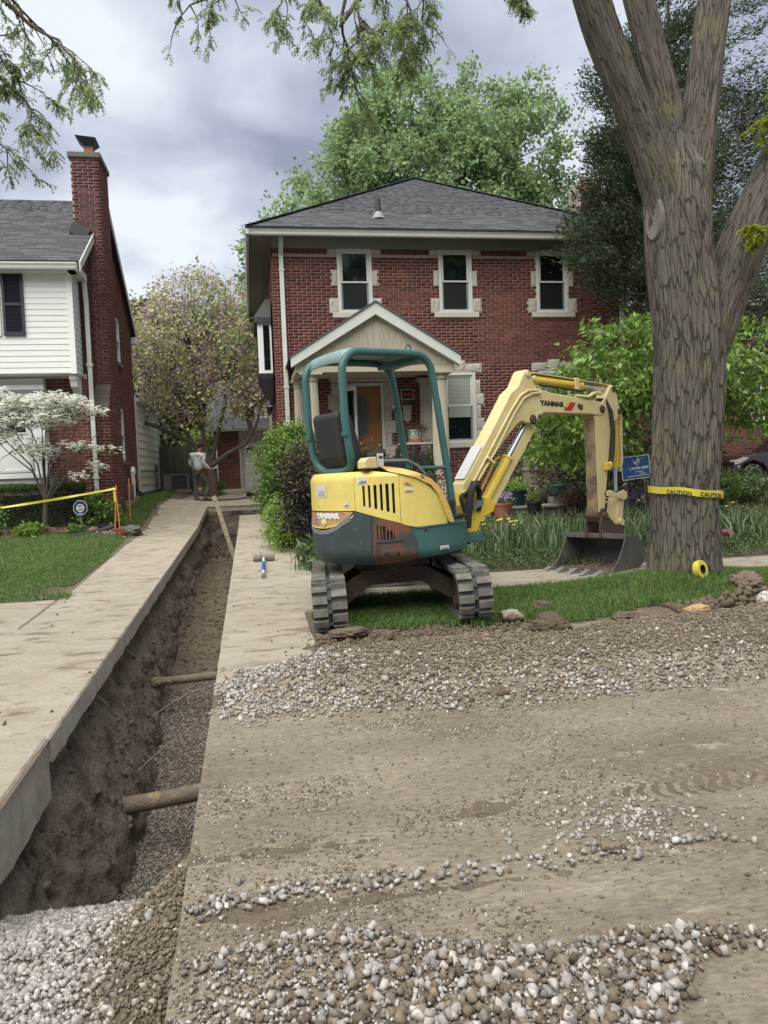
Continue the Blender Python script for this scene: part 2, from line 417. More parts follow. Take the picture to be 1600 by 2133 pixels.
# near-left part of the street, across the trench
V, F = grid(np.array([-90, -30, -9, -4, -2.5, -1.8, TXL]), np.array([-30, -8, -2, 1, 2, 3.0, 3.45]), lambda X, Y: gz(X, Y)-.006)
meta(np_mesh('street_edge', V, F, M['road']), kind='structure')

# ------------------------------------------------------------------ concrete: driveway strips and sidewalk
def slab(parent, name, pts, th=.13, chip=True):
    """pts: outline (x,y) counter-clockwise, finely sampled; edge a little ragged"""
    P = []
    n = len(pts)
    for i in range(n):
        a = pts[i]; b = pts[(i+1) % n]; d = math.dist(a, b); k = max(1, int(d/.09)) if chip else 1
        for t in range(k): P.append((a[0]+(b[0]-a[0])*t/k, a[1]+(b[1]-a[1])*t/k))
    n = len(P); V = []; F = []
    cx = sum(p[0] for p in P)/n; cy = sum(p[1] for p in P)/n
    for lvl in range(3):
        for (x, y) in P:
            j = (.012 if lvl < 2 else .022)*(float(vn(x*9, y*9, lvl*3))-.5); ins = (.012, .0, -.004)[lvl]
            dx, dy = x-cx, y-cy; q = math.hypot(dx, dy)+1e-6
            x2 = x-dx/q*ins+j*(dx/q); y2 = y-dy/q*ins+j*(dy/q)
            z = g1(x, y) + (.004, -.008, -th-(.03 if th < .3 else .09)*float(fbm(x*9, y*9, 9, 3)))[lvl]
            V.append((x2, y2, z))
    for l in (0, 1):
        for i in range(n): F.append((l*n+i, (l+1)*n+i, (l+1)*n+(i+1) % n, l*n+(i+1) % n))
    F.append(tuple(range(n)))
    me = bpy.data.meshes.new(name); me.from_pydata(V, [], F); me.materials.append(M['concrete']); me.materials.append(M['concrete_edge'])
    for p in me.polygons: p.material_index = 0 if p.normal.z > .6 or abs(p.normal.z) < -1 else 1
    me.update(); o = bpy.data.objects.new(name, me); COL.objects.link(o); setparent(o, parent); return o
drv = meta(thing('driveway', None, None), kind='structure')
G_ = .006
cuts = [4.5, 5.95, 7.5, 9.0, 11.6, 14.3, 17.0, 19.2, PY1+.02]
for a, b in zip(cuts, cuts[1:]):
    xl = -2.1 if a > 8.9 else -2.16
    if a < 7.4: slab(drv, 'slab', [(-4.5 if a > 5.9 else -5.4, a), (TXL, a), (TXL, b-G_), (-4.5 if a > 5.9 else -4.9, b-G_)], .13)
    elif a < 8.9: slab(drv, 'slab', [(xl, a), (TXL, a), (TXL, b-G_), (xl, b-G_)], .13)
    else: slab(drv, 'slab', [(-2.12-.02*(a-9), a), (TXL, a), (TXL, b-G_), (-2.12-.02*(b-9), b-G_)], .13)
slab(drv, 'kerb_slab', [(-5.4, 3.4), (TXL-.02, 3.4), (TXL-.02, 4.5-G_), (-5.4, 4.5-G_)], .31)
cuts = [5.05, 6.05, 7.45, 8.75, 11.3, 13.9, 16.5, PY0]
for a, b in zip(cuts, cuts[1:]):
    x1 = .46 if a < 7 else (.62 if a < 8 else .72)
    slab(drv, 'slab', [(TXR, a), (x1, a), (x1, b-G_), (TXR, b-G_)], .13)
# concrete and brick paving beyond the pit
slab(drv, 'slab', [(-2.35, PY1+.03), (1.0, PY1+.03), (1.0, 24), (-2.4, 24)], .13)
slab(drv, 'slab', [(-2.4, 24.01), (3.0, 24.01), (3.0, 28.95), (-1.3, 28.95)], .13)
swk = meta(thing('sidewalk', None, None), kind='structure')
for i in range(8):
    a = -2.18-i*1.3; slab(swk, 'slab', [(a-1.3+G_, 7.5), (a, 7.5), (a, 8.95), (a-1.3+G_, 8.95)], .1, False)
xx = .74
while xx < 13:
    slab(swk, 'slab', [(xx, 7.95), (xx+1.25-G_, 7.95), (xx+1.25-G_, 9.0), (xx, 9.0)], .1, False); xx += 1.25

# ------------------------------------------------------------------ trench
def floor_z(x, y):
    z = np.interp(y, [.5, 2.0, 3.0, 3.5, 4.0, 4.3, 4.8, 5.3, 7, 8.2, 9.5, 12, 14, 19, 21.3], [.03, .0, -.12, -.33, -.58, -.92, -1.14, -1.18, -1.2, -1.0, -.84, -.66, -.56, -.48, -.3])
    z = z + .20*ss((x+.62)/.32)*ss((4.1-y)/.6)*ss((y-2.2)/1.0)
    z = np.minimum(z, gz(x, y)-.03)
    return z + .09*(fbm(x*3, y*3, 0, 3, 41)-.5)*ss((y-7.5)/2) + .03*(fbm(x*8, y*8, 0, 2, 42)-.5)
def lw_disp(y, z, top):
    dpt = top-z
    col = fbm(y*2.2, z*.35, 0, 3, 51)-.5
    step = np.floor(vn(y*1.35, z*.25, 5, 52)*3)/3-.33
    chunk = fbm(y*6, z*6, 0, 4, 53)-.5
    lo = np.interp(y, [3, 5, 7, 9, 11, 22], [.10, .20, .22, .14, .06, .05])
    d = lo*ss((dpt-.25)/.95) + .16*col*ss(dpt/.3) + .15*step*ss(dpt/.25)*ss((y-4.5)/2) + .13*chunk*ss(dpt/.12) + .07*(fbm(y*10, z*.8, 0, 3, 55)-.5)*ss(dpt/.15) + .06*(fbm(y*17, z*14, 0, 2, 54)-.5)*ss(dpt/.12)
    return d - .07*ss(dpt/.1)*ss((.5-dpt)/.3)
def wall_sheet_mesh(name, P0, P1, top_in, nrm, res=.035, disp=None, lowpad=.25):
    L_ = math.dist(P0, P1); nu = max(3, int(L_/res)); nv = 44
    u = np.linspace(0, 1, nu); v = np.linspace(0, 1, nv); U, Vv = np.meshgrid(u, v)
    x = P0[0]+(P1[0]-P0[0])*U; y = P0[1]+(P1[1]-P0[1])*U
    top = gz(x, y)-top_in; bot = floor_z(x, y)-lowpad; z = top+(bot-top)*Vv
    d = disp(x+y, z, top) if disp else 0
    Vx = np.stack([x+nrm[0]*d, y+nrm[1]*d, z], -1).reshape(-1, 3)
    i, j = np.meshgrid(np.arange(nu-1), np.arange(nv-1)); a = j*nu+i
    return np_mesh(name, Vx, np.stack([a, a+1, a+nu+1, a+nu], -1).reshape(-1, 4), M['trench_soil'], smooth=True)
tr_l = meta(wall_sheet_mesh('trench_wall', (TXL-.02, TY0), (TXL-.02, PY1), .10, (1, 0), .034, lambda s_, z, t: lw_disp(s_+1.19, z, t)), kind='structure')
small = lambda s_, z, t: .10*(fbm(s_*3, z*2, 1, 4, 61)-.5)*ss((t-z)/.12)
meta(wall_sheet_mesh('trench_wall', (TXR+.03, PY0), (TXR+.03, TY0), .02, (-1, 0), .08, small), kind='structure')
big = lambda s_, z, t: .38*(fbm(s_*2.4, z*2.4, 1, 4, 62)-.5)*ss((t-z)/.2)+.12*ss((t-z)/.7)
meta(wall_sheet_mesh('trench_wall', (TXL-.1, PY1+.04), (PXR+.1, PY1+.04), .10, (0, -1), .035, big), kind='structure')
meta(wall_sheet_mesh('trench_wall', (PXR+.02, PY1+.05), (PXR+.02, PY0-.1), .05, (-1, 0), .05, big), kind='structure')
meta(wall_sheet_mesh('trench_wall', (PXR+.1, PY0-.02), (TXR, PY0-.02), .10, (0, 1), .05, small), kind='structure')
V, F = grid(np.concatenate([np.arange(TXL-.3, TXR+.08, .04)]), np.arange(.4, PY0+.05, .05), floor_z)
meta(np_mesh('trench_floor', V, F, M['soil'], smooth=True), kind='structure')
V, F = grid(np.arange(TXL-.3, PXR+.3, .05), np.arange(PY0+.05, PY1+.3, .05), lambda x, y: floor_z(x, y)+.05*ss((x+.3)/.4))
meta(np_mesh('pit_floor', V, F, M['trench_soil'], smooth=True), kind='structure')

def sample(n, x0, x1, y0, y1, dens=None):
    P = np.stack([rng.uniform(x0, x1, n), rng.uniform(y0, y1, n)], 1)
    if dens is not None: P = P[rng.random(n) < dens(P[:, 0], P[:, 1])]
    return P
def on(zf, P, dz=0): return np.column_stack([P, zf(P[:, 0], P[:, 1])+dz])

# gravel bedding down the trench
P = sample(9000, TXL+.02, TXR+.03, 4.9, 9.6, lambda x, y: .95*ss((9.8-y)/1.5)+.05)
r = rng.uniform(.009, .022, len(P)); M['bedding'] = mat('bedding', (.30, .275, .24), (.19, .165, .135), 22, .95, bump=0, rnd=.4, fine=.2); meta(stones('trench_gravel', on(floor_z, P, .006), r, M['bedding'], 1), 'grey gravel bedding on the floor of the trench', 'gravel')
# clay clods on the far floor of the trench
P = sample(1700, TXL+.02, TXR+.02, 8.3, 20.9, lambda x, y: .35+.65*ss((y-9)/1.5)); r = rng.uniform(.02, .07, len(P))*rng.uniform(.4, 1, len(P))
meta(stones('trench_clods', on(floor_z, P, .0), r, M['clod'], 2), 'broken dark clay clods on the trench floor', 'soil')
P = sample(500, TXL+.1, PXR, 19.2, PY1, None); meta(stones('pit_clods', on(lambda x, y: floor_z(x, y)+.05, P), rng.uniform(.02, .07, len(P)), M['clod'], 1), 'dark clay clods in the pit at the far end', 'soil')
# gravel ramp at the near end
P = sample(17000, TXL, TXR-.005, 1.4, 5.0); lt = ss((-.62-P[:, 0]-.06*(P[:, 1]-3))/.25+.5)
sel = rng.random(len(P)) < lt*.92+.05
r = rng.uniform(.007, .019, len(P))*np.where(rng.random(len(P)) < .06, 1.6, 1)
Z = on(floor_z, P, .006)
meta(stones('gravel_ramp', Z[sel], r[sel], M['limestone'], 2), 'pale crushed limestone filling the near end of the trench', 'gravel')
meta(stones('dusty_gravel_ramp', Z[~sel], r[~sel]*.72, M['dusty_stone'], 1), 'brown dusty gravel along the right side of the ramp', 'gravel')

# gravel windrow along the kerb line
P = sample(62000, -.33, 6.5, 4.2, 6.6, lambda x, y: np.clip(mound(x, y)*4, 0, 1)*np.interp(x, [-.3, 3, 6.5], [1, .75, .3]))
lightness = ss((1.05-P[:, 0])/1.3)*.72 + .5*ss((4.72-P[:, 1])/.24)*ss((3.6-P[:, 0])/1.2+.25) + .05 - .35*ss((P[:, 1]-5.1)/.4)
sel = rng.random(len(P)) < lightness
r = rng.uniform(.006, .017, len(P))*np.where(rng.random(len(P)) < .07, 1.6, 1); Z = on(road_z, P, 0)+np.column_stack([np.zeros((len(P), 2)), r*.45])
meta(stones('gravel_windrow', Z[sel], r[sel]*1.12, M['limestone'], 1), 'pale crushed stone heaped along the street edge', 'gravel')
meta(stones('brown_windrow', Z[~sel], r[~sel]*.85, M['dusty_stone'], 1), 'brown earthy gravel heaped along the street edge', 'gravel')
# near band of coarse stone
P = sample(24000, -.30, 2.4, 1.25, 2.6, lambda x, y: np.clip(near_band(x, y)*1.2, 0, 1)*.95)
Z = on(road_z, P, .006); r = rng.uniform(.0035, .012, len(P)); bigm = rng.random(len(P)) < .14*ss((P[:, 0]+.1)/.6)+.03; r = np.where(bigm, rng.uniform(.016, .026, len(P)), r)
Z[:, 2] += r*.3; sel = rng.random(len(P)) < .60
meta(stones('coarse_gravel', Z[sel], r[sel], M['limestone'], 2), 'pale coarse crushed stone strewn across the near street', 'gravel')
meta(stones('brown_coarse_gravel', Z[~sel], r[~sel], M['dusty_stone'], 2), 'brown coarse stones among the near pale gravel', 'gravel')
# line of stones left by the grader blade
n = 420; X = rng.uniform(-.29, 1.9, n); Y = 2.65+.012*np.sin(X*9)+rng.normal(0, .035, n); P = np.column_stack([X, Y])
keep = rng.random(n) < np.where(X < .75, .95, .35); P = P[keep]; r = rng.uniform(.006, .021, len(P))
meta(stones('stone_row', on(road_z, P, .006)+np.column_stack([np.zeros((len(P), 2)), r*.4]), r, M['limestone'], 2), 'thin line of pale stones dragged across the street', 'gravel')
P = np.column_stack([rng.normal(1.42, .2, 260), rng.normal(2.86, .10, 260)]); r = rng.uniform(.006, .019, len(P))
meta(stones('stone_patch', on(road_z, P, .004), r, M['limestone'], 2), 'loose patch of pale stones on the right of the street', 'gravel')
# fine loose stones
P = sample(72000, -.29, 4.5, 1.5, 4.7, lambda x, y: np.clip(.13+1.4*ss((fbm(x*1.3, y*2.6, 0, 3, 71)-.45)/.25)*ss((2.1-x)/1.2), 0, 1)*.8)
r = rng.uniform(.003, .0095, len(P))*np.where(rng.random(len(P)) < .05, 1.8, 1); Z = on(road_z, P, .001); sel = rng.random(len(P)) < .20
meta(stones('loose_chips', Z[sel], r[sel], M['limestone'], 1), 'small pale chips scattered over the dirt street', 'gravel')
meta(stones('loose_crumbs', Z[~sel], r[~sel], M['dusty_stone'], 1), 'small brown crumbs scattered over the dirt street', 'gravel')
# disturbed soil between windrow and grass
P = sample(1500, .35, 2.6, 5.5, 6.6, lambda x, y: ss((y-5.45)/.2)*ss((6.62-y+.3*(fbm(x*3, y*3, 0, 3, 5)-.5))/.3)); r = rng.uniform(.008, .05, len(P))*rng.uniform(.3, 1, len(P))
meta(stones('soil_crumbs', on(gz, P, .0), r, M['clod'], 2), 'crumbled brown soil in front of the tracks', 'soil')
P = np.column_stack([np.clip(rng.normal(4.75, .75, 900), 3.7, 7), rng.normal(6.12, .13, 900)]); r = rng.uniform(.015, .07, len(P))
Z = on(gz, P); Z[:, 2] += .16*np.exp(-((P[:, 1]-6.15)/.16)**2)*rng.random(len(P))*ss((P[:, 0]-3.6)/.5)
meta(stones('soil_heap', Z, r, M['clod'], 2), 'low heap of grey-brown clods at the grass edge', 'soil')
P = sample(420, -2.05, TXL-.03, 4.3, 20, lambda x, y: .05+.9*np.exp(-((y-4.95)/.16)**2)*ss((-1.2-x)/.1)); r = rng.uniform(.004, .022, len(P))
P2 = sample(70, -.25, .45, 5.8, 17); Z = np.vstack([on(gz, P, .006), on(gz, P2, .006)]); r = np.concatenate([r, rng.uniform(.004, .018, len(P2))])
meta(stones('driveway_crumbs', Z, r, M['clod'], 1), 'crumbs of dark soil dropped on the driveway slabs', 'soil')

# clods and rocks one can point at
def lump(name, label, cat, x, y, r, mt, flat=.7, dz=.0, seed=0, sx=1.2):
    V, F = ICO[5]; f = 1+.8*(fbm(V[:, 0]*1.5+seed, V[:, 1]*1.5, V[:, 2]*1.5, 4, seed)-.5)+.5*(fbm(V[:, 0]*5, V[:, 1]*5, V[:, 2]*5, 4, seed)-.5)
    V = V*f[:, None]*np.array([sx, 1, flat])*r
    V = V+np.array([x, y, g1(x, y)+r*flat*.55+dz])
    return meta(np_mesh(name, V, F, mt, smooth=True), label, cat)
lump('soil_clod', 'large rounded brown clod at the front edge of the grass', 'soil', 2.33, 5.85, .13, M['clod'], .75, .03, 3)
lump('soil_clod', 'flat brown clod right of the large rounded one', 'soil', 3.05, 5.98, .09, M['clod'], .6, .03, 4)
lump('soil_clod', 'dark lumpy clod at the right edge, below the tape roll', 'soil', 4.72, 6.72, .14, M['clod'], .7, .0, 5)
lump('soil_clod', 'dark torn sod lump in the middle of the grass', 'soil', 2.62, 6.75, .09, M['clod'], .6, 0, 6)
lump('soil_clod', 'flat clod against the left track', 'soil', .75, 6.28, .10, M['clod'], .4, .02, 7, 1.6)
lump('concrete_chunk', 'squarish tan concrete chunk on the grass right of the machine', 'rubble', 2.22, 6.45, .085, M['concrete'], .62, .01, 8, 1.25)
lump('soil_clod', 'grey-brown clod at the front foot of the windrow', 'soil', 1.42, 4.46, .055, M['clod'], .7, .02, 9, 1.5)
M['tan_rock'] = mat('tan_rock', (.42, .27, .12), (.33, .23, .13), 9, .9, bump=.5)
lump('rock', 'orange-tan rock on the windrow crest by the grass', 'rock', 3.72, 5.98, .07, M['tan_rock'], .55, .06, 10, 1.5)
lump('rock', 'white boulder in the windrow at the right edge', 'rock', 4.35, 5.9, .09, M['limestone'], .8, .10, 11)
lump('rock', 'dark grey flat stone alone on the street', 'rock', 1.30, 2.67, .030, M['dusty_stone'], .6, 0, 12, 1.5)

# pipes across the trench
def pipe(label, a, b, r):
    mb = MB(); mb.tube([a, ((a[0]+b[0])/2, (a[1]+b[1])/2, (a[2]+b[2])/2-.005), b], r, 16)
    t = thing('clay_pipe', label, 'pipe', a); mb.build('pipe_barrel', M['pipe_clay'], t, smooth=True)
    mb = MB(); mb.tube([a, (a[0]+.09, a[1]+(b[1]-a[1])*.1, a[2])], r*1.22, 16); mb.build('pipe_collar', M['pipe_clay'], t, smooth=True)
pipe('narrow clay pipe crossing the trench, farther of the two', (-1.15, 8.45, -.60), (-.2, 8.5, -.58), .045)
pipe('thick crusted clay pipe crossing the trench, nearer of the two', (-1.1, 5.75, -.80), (-.2, 5.85, -.76), .062)
# lumps of clay clinging to the cut face
n = 1500; Y_ = rng.uniform(3.4, 17, n)**1.0; d_ = rng.uniform(.12, 1.45, n); tp_z = gz(TXL, Y_)-.1; Z_ = tp_z-d_; keep = Z_ > floor_z(np.full(n, TXL+.2), Y_); X_ = TXL-.02+lw_disp(Y_, Z_, tp_z)
P = np.column_stack([X_, Y_, Z_])[keep]; meta(stones('wall_clods', P, rng.uniform(.008, .05, len(P))*rng.uniform(.3, 1, len(P)), M['trench_soil'], 2), 'lumps of clay clinging to the cut trench wall', 'soil')
# roots poking from the wall
M['root'] = mat('root', (.34, .28, .21), (.22, .18, .13), 20, .9, bump=.3)
mb = MB()
for i in range(210):
    y = random.uniform(4.3, 15); z0 = g1(TXL, y)-random.uniform(.14, 1.0); x0 = TXL+.02+float(lw_disp(np.array(y), np.array(z0), np.array(g1(TXL, y)-.1)))-.04
    p = Vector((x0, y, z0)); d = Vector((random.uniform(.4, 1), random.uniform(-.8, .4), random.uniform(-.9, .4))); P = [p.copy()]; ln = random.uniform(.05, .2)
    for k in range(4): p = p+d.normalized()*ln/3; d += Vector((random.uniform(-.3, .3), random.uniform(-.3, .3), -.28)); P.append(p.copy())
    q = random.uniform(.001, .003); mb.tube(P, [q, q*.8, q*.6, q*.4, q*.2], 4)
for (a, b, q) in [((-1.0, 7.3, -.62), (-.4, 7.9, -.52), .006), ((-1.0, 6.3, -.75), (-.38, 7.2, -.6), .005), ((-1.1, 8.0, -.5), (-.85, 7.7, -.42), .007)]:
    a = Vector(a); b = Vector(b); mb.tube([a, a.lerp(b, .35)+Vector((0, 0, .05)), a.lerp(b, .7)+Vector((0, 0, .04)), b], [q, q*.9, q*.7, q*.4], 6)
meta(mb.build('torn_roots', M['root'], None, True), 'torn pale roots sticking out of the trench wall', 'roots', kind='stuff')
# ================================================================== BUILDINGS
M['mortar'] = mat('mortar', (.45, .355, .31), (.37, .29, .255), 5, .95, bump=.3, bscale=150)
M['brick'] = mat('brick', (.140, .043, .032), (.090, .030, .025), 40, .85, bump=.5, bscale=160, rnd=.30, hue=.012, fine=.15, c3=(.175, .062, .045), s3=1.3, t3=.62)
M['chimney_brick'] = mat('chimney_brick', (.115, .042, .042), (.080, .033, .036), 40, .85, bump=.5, bscale=160, rnd=.26, hue=.012)
M['stone'] = mat('stone', (.47, .44, .385), (.36, .335, .295), 14, .9, bump=.7, bscale=60, rnd=.1, bdist=.015)
M['sill_stone'] = mat('sill_stone', (.50, .47, .41), (.42, .395, .345), 7, .85, bump=.25, bscale=90)
M['trim'] = mat('trim', (.55, .575, .54), (.47, .49, .455), 2.5, .55, bump=.08, bscale=40, fine=.04)
M['white'] = mat('white', (.72, .74, .74), (.64, .665, .67), 2, .5, bump=.05, bscale=30, fine=.03)
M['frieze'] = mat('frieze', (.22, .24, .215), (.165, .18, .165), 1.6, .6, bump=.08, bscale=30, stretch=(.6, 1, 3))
M['shingle'] = mat('shingle', (.052, .056, .064), (.072, .076, .085), 3, .92, bump=.5, bscale=220, rnd=.28, fine=.2)
M['roof_deck'] = mat('roof_deck', (.05, .052, .06), None, 5, .9)
M['beige'] = mat('beige', (.40, .375, .295), (.345, .32, .255), 3, .7, bump=.15, bscale=60, rnd=.06, fine=.05)
M['glass'] = glassy('glass', (.005, .008, .010), .03)
M['screen'] = glassy('screen', (.014, .017, .019), .22)
M['sash'] = mat('sash', (.24, .26, .265), None, 5, .5, bump=0)
M['blind'] = mat('blind', (.30, .33, .28), (.25, .28, .24), 3, .8, bump=.1, stretch=(1, 1, 12))
M['black_metal'] = mat('black_metal', (.020, .024, .032), (.032, .036, .045), 3, .5, bump=.05)
M['wood_door'] = mat('wood_door', (.30, .125, .030), (.22, .085, .020), 2, .45, bump=.12, bscale=30, stretch=(9, 9, .8), coat=.3)
M['flagging'] = mat('flagging', (.33, .31, .28), None, 4, .9)
M['orange'] = mat('orange', (.55, .10, .03), None, 8, .6, bump=0)
M['chrome'] = mat('chrome', (.55, .54, .50), None, 8, .25, metal=1, bump=0)

def holed(mb, fn, u0, u1, v0, v1, holes):
    us = sorted({u0, u1, *[h[0] for h in holes], *[h[1] for h in holes]}); vs = sorted({v0, v1, *[h[2] for h in holes], *[h[3] for h in holes]})
    us = [u for u in us if u0 <= u <= u1]; vs = [v for v in vs if v0 <= v <= v1]
    for a, b in zip(us, us[1:]):
        for c, d in zip(vs, vs[1:]):
            mu, mv = (a+b)/2, (c+d)/2
            if any(h[0] < mu < h[1] and h[2] < mv < h[3] for h in holes): continue
            mb.add([fn(a, c), fn(b, c), fn(b, d), fn(a, d)], [(0, 1, 2, 3)])
def bond(u0, u1, v0, v1, holes, cs=.0677, md=.2135, j=.0135, cond=None, off0=0):
    """running bond: returns [(u_a,u_b,v_a,v_b)]"""
    out_ = []; k = 0; v = v0
    while v+cs-j <= v1+.001:
        va, vb = v, v+cs-j; o = (off0+(md/2 if k % 2 else 0)) % md
        segs = [(u0, u1)]
        for h in holes:
            if h[2]-.002 < (va+vb)/2 < h[3]+.002:
                ns = []
                for a, b in segs:
                    if h[1] <= a or h[0] >= b: ns.append((a, b)); continue
                    if h[0] > a: ns.append((a, h[0]))
                    if h[1] < b: ns.append((h[1], b))
                segs = ns
        for a, b in segs:
            x = math.floor((a-u0-o)/md)*md+u0+o
            while x < b:
                p, q = max(x, a), min(x+md-j, b)
                if q-p > .02 and (cond is None or cond((p+q)/2, (va+vb)/2)): out_.append((p, q, va, vb))
                x += md
        v += cs; k += 1
    return out_
def lay(boxes, origin, ud, nd, mt, parent, limit, prefer=None, proud=.011, deep=.03, name='brick'):
    """put bricks on a wall: u along ud, v up, nd outward"""
    ud = Vector(ud); nd = Vector(nd); rot = Matrix((ud, -nd, Vector((0, 0, 1)))).transposed(); o = Vector(origin)
    full = []; rest = []
    for b in boxes: (full if (b[1]-b[0] > .19 and (prefer is None or prefer((b[0]+b[1])/2, (b[2]+b[3])/2))) else rest).append(b)
    rest = full[limit:] + rest; full = full[:limit]
    bx_ = []
    for a, b, c, d in full+rest:
        pr = proud+random.uniform(-.0022, .0022); ce = o + ud*((a+b)/2) + nd*(pr-(deep+pr)/2+0) + Vector((0, 0, (c+d)/2))
        bx_.append((tuple(ce), (b-a, deep+pr, d-c)))
    pieces(name, bx_, mt, parent, len(full), rot)

# rough-faced stone block: irregular face toward -Y
def _stone_unit(seed):
    n = 7; V = []; F = []
    for j in range(n):
        for i in range(n):
            u, v = i/(n-1)-.5, j/(n-1)-.5; ed = min(1, 6*min(.5-abs(u), .5-abs(v)))
            V.append((u, -.5-.55*ed*(float(fbm(np.array(u*3+seed*7), np.array(v*3), 0, 3, seed))), v))
    for j in range(n-1):
        for i in range(n-1): F.append((j*n+i, j*n+i+1, (j+1)*n+i+1, (j+1)*n+i))
    k = len(V); V += [(-.5, .5, -.5), (.5, .5, -.5), (.5, .5, .5), (-.5, .5, .5)]
    bt = list(range(n)); tp = [(n-1)*n+i for i in range(n)]; lf = [j*n for j in range(n)]; rt = [j*n+n-1 for j in range(n)]
    F += [tuple(bt[::-1]+[k, k+1]), tuple(tp+[k+2, k+3]), tuple(lf+[k+3, k]), tuple(rt[::-1]+[k+1, k+2])]
    return _unit('stone_block', V, F, M['stone'])
STU = [_stone_unit(s) for s in range(5)]
def stone_at(parent, x0, x1, z0, z1, y=17.0, th=.05):
    return piece('stone_block', ((x0+x1)/2, y-.006, (z0+z1)/2), (x1-x0-.008, th, z1-z0-.008), M['stone'], parent, me=random.choice(STU))

def window(parent, x0, x1, z0, z1, y, blind=None, split=.5, grid_=None, nm='window'):
    """double-hung window facing -Y"""
    f = .065
    mb = MB()
    for a in ((x0, x0+f, z0, z1), (x1-f, x1, z0, z1), (x0+f, x1-f, z1-f, z1), (x0+f, x1-f, z0, z0+f*.8)): mb.box(a[0], a[1], y-.035, y+.09, a[2], a[3])
    w_ = mb.build(nm, M['trim'], parent, bevel=.006)
    mb = MB(); g = f+.018
    for a in ((x0+f, x0+g, z0+f*.8, z1-f), (x1-g, x1-f, z0+f*.8, z1-f)): mb.box(a[0], a[1], y-.015, y+.07, a[2], a[3])
    mb.build('window_stop', M['trim'], w_)
    zm = z0+(z1-z0)*split; s = .035
    for lo, hi, yy, mt in ((zm-.012, z1-f, y+.012, M['trim']), (z0+f*.8, zm+.012, y+.045, M['sash'])):
        mb = MB(); a, b = x0+g, x1-g
        for q in ((a, a+s, lo, hi), (b-s, b, lo, hi), (a+s, b-s, hi-s, hi), (a+s, b-s, lo, lo+s)): mb.box(q[0], q[1], yy-.012, yy+.018, q[2], q[3])
        sa = mb.build('sash', mt, w_)
        mb = MB(); mb.box(a+s, b-s, yy, yy+.006, lo+s, hi-s); mb.build('pane', M['glass'] if (mt is M['trim'] or blind) else M['screen'], w_)
        if grid_:
            mb = MB(); nx, nz = grid_
            for i in range(1, nx): xq = a+s+(b-a-2*s)*i/nx; mb.box(xq-.008, xq+.008, yy-.006, yy-.001, lo+s, hi-s)
            for i in range(1, nz): zq = lo+s+(hi-lo-2*s)*i/nz; mb.box(a+s, b-s, yy-.007, yy-.0015, zq-.008, zq+.008)
            mb.build('muntin', M['trim'], w_)
    if blind:
        mb = MB(); zb = z1-f-(z1-z0-f)*blind
        n = int((z1-f-zb)/.03)
        for i in range(n): mb.box(x0+g+s, x1-g-s, y+.004, y+.0085, zb+i*.03, zb+i*.03+.026)
        mb.build('blind', M['blind'], w_)
    return w_

# ------------------------------------------------------------------ the brick house
H = thing('brick_house', 'two-storey red brick house with hip roof and gabled porch behind the excavator', 'house', (4.75, 17, .7))
FX0, FX1, FY, FZ0, FZT = .65, 8.85, 17.0, .5, 6.42
UW = [(2.07, 2.84, 5.04, 6.42), (4.35, 5.12, 5.04, 6.42), (6.64, 7.42, 5.04, 6.42)]
LW = [(4.37, 5.13, 2.12, 3.70), (6.64, 7.40, 2.12, 3.70)]
DOOR = (2.02, 3.00, .95, 3.50)
holes = UW+LW+[DOOR]
mb = MB(); holed(mb, lambda u, v: (u, FY, v), FX0, FX1, FZ0, FZT+.24, holes)
mb.add([(FX0, FY, FZ0), (FX0, 26, FZ0), (FX0, 26, 6.66), (FX0, FY, 6.66)], [(0, 3, 2, 1)])
mb.add([(FX1, FY, FZ0), (FX1, 26, FZ0), (FX1, 26, 6.66), (FX1, FY, 6.66)], [(0, 1, 2, 3)])
mb.add([(FX0, 26, FZ0), (FX1, 26, FZ0), (FX1, 26, 6.66), (FX0, 26, 6.66)], [(0, 1, 2, 3)])
wall = mb.build('wall', M['mortar'], H)
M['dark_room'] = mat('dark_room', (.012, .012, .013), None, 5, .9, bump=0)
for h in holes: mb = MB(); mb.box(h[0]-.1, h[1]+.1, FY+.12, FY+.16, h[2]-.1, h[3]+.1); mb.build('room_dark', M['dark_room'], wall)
# stone trim
QS = []
for (a, b, c, d) in UW:
    for s, e in ((-1, a), (1, b)):
        for w_, z0, z1 in ((.20, 6.31, 6.42), (.12, 5.62, 5.94), (.20, 5.03, 5.345)):
            QS.append((e-w_, e, z0, z1) if s < 0 else (e, e+w_, z0, z1))
for (a, b, c, d) in LW:
    for s, e in ((-1, a), (1, b)):
        z = c-.02
        for i, hh in enumerate((.30, .27, .29, .26, .30, .22)):
            w_ = .19 if i % 2 else .115
            if z+hh <= d+.03: QS.append((e-w_, e, z, z+hh) if s < 0 else (e, e+w_, z, z+hh))
            z += hh
    QS += [(a-.16, a+.23, d, d+.20), (a+.23, b-.23, d, d+.27), (b-.23, b+.16, d, d+.20)]
for s, e in ((-1, DOOR[0]), (1, DOOR[1])):
    z = .95
    for i in range(9):
        w_ = .26 if i % 2 else .17; hh = .285
        if z < 3.45: QS.append((e-w_, e, z, z+hh) if s < 0 else (e, e+w_, z, z+hh))
        z += hh
QS += [(1.80, 2.35, 3.52, 3.80), (2.35, 2.67, 3.52, 3.86), (2.67, 3.22, 3.52, 3.80)]
for q in QS: stone_at(wall, *q)
bh = holes + [(q[0]-.006, q[1]+.006, q[2]-.004, q[3]+.004) for q in QS] + [(u[0]-.13, u[1]+.14, 4.92, 5.045) for u in UW] + [(u[0]-.13, u[1]+.14, 2.01, 2.125) for u in LW]
bx = bond(FX0, FX1, FZ0, 6.305, bh)
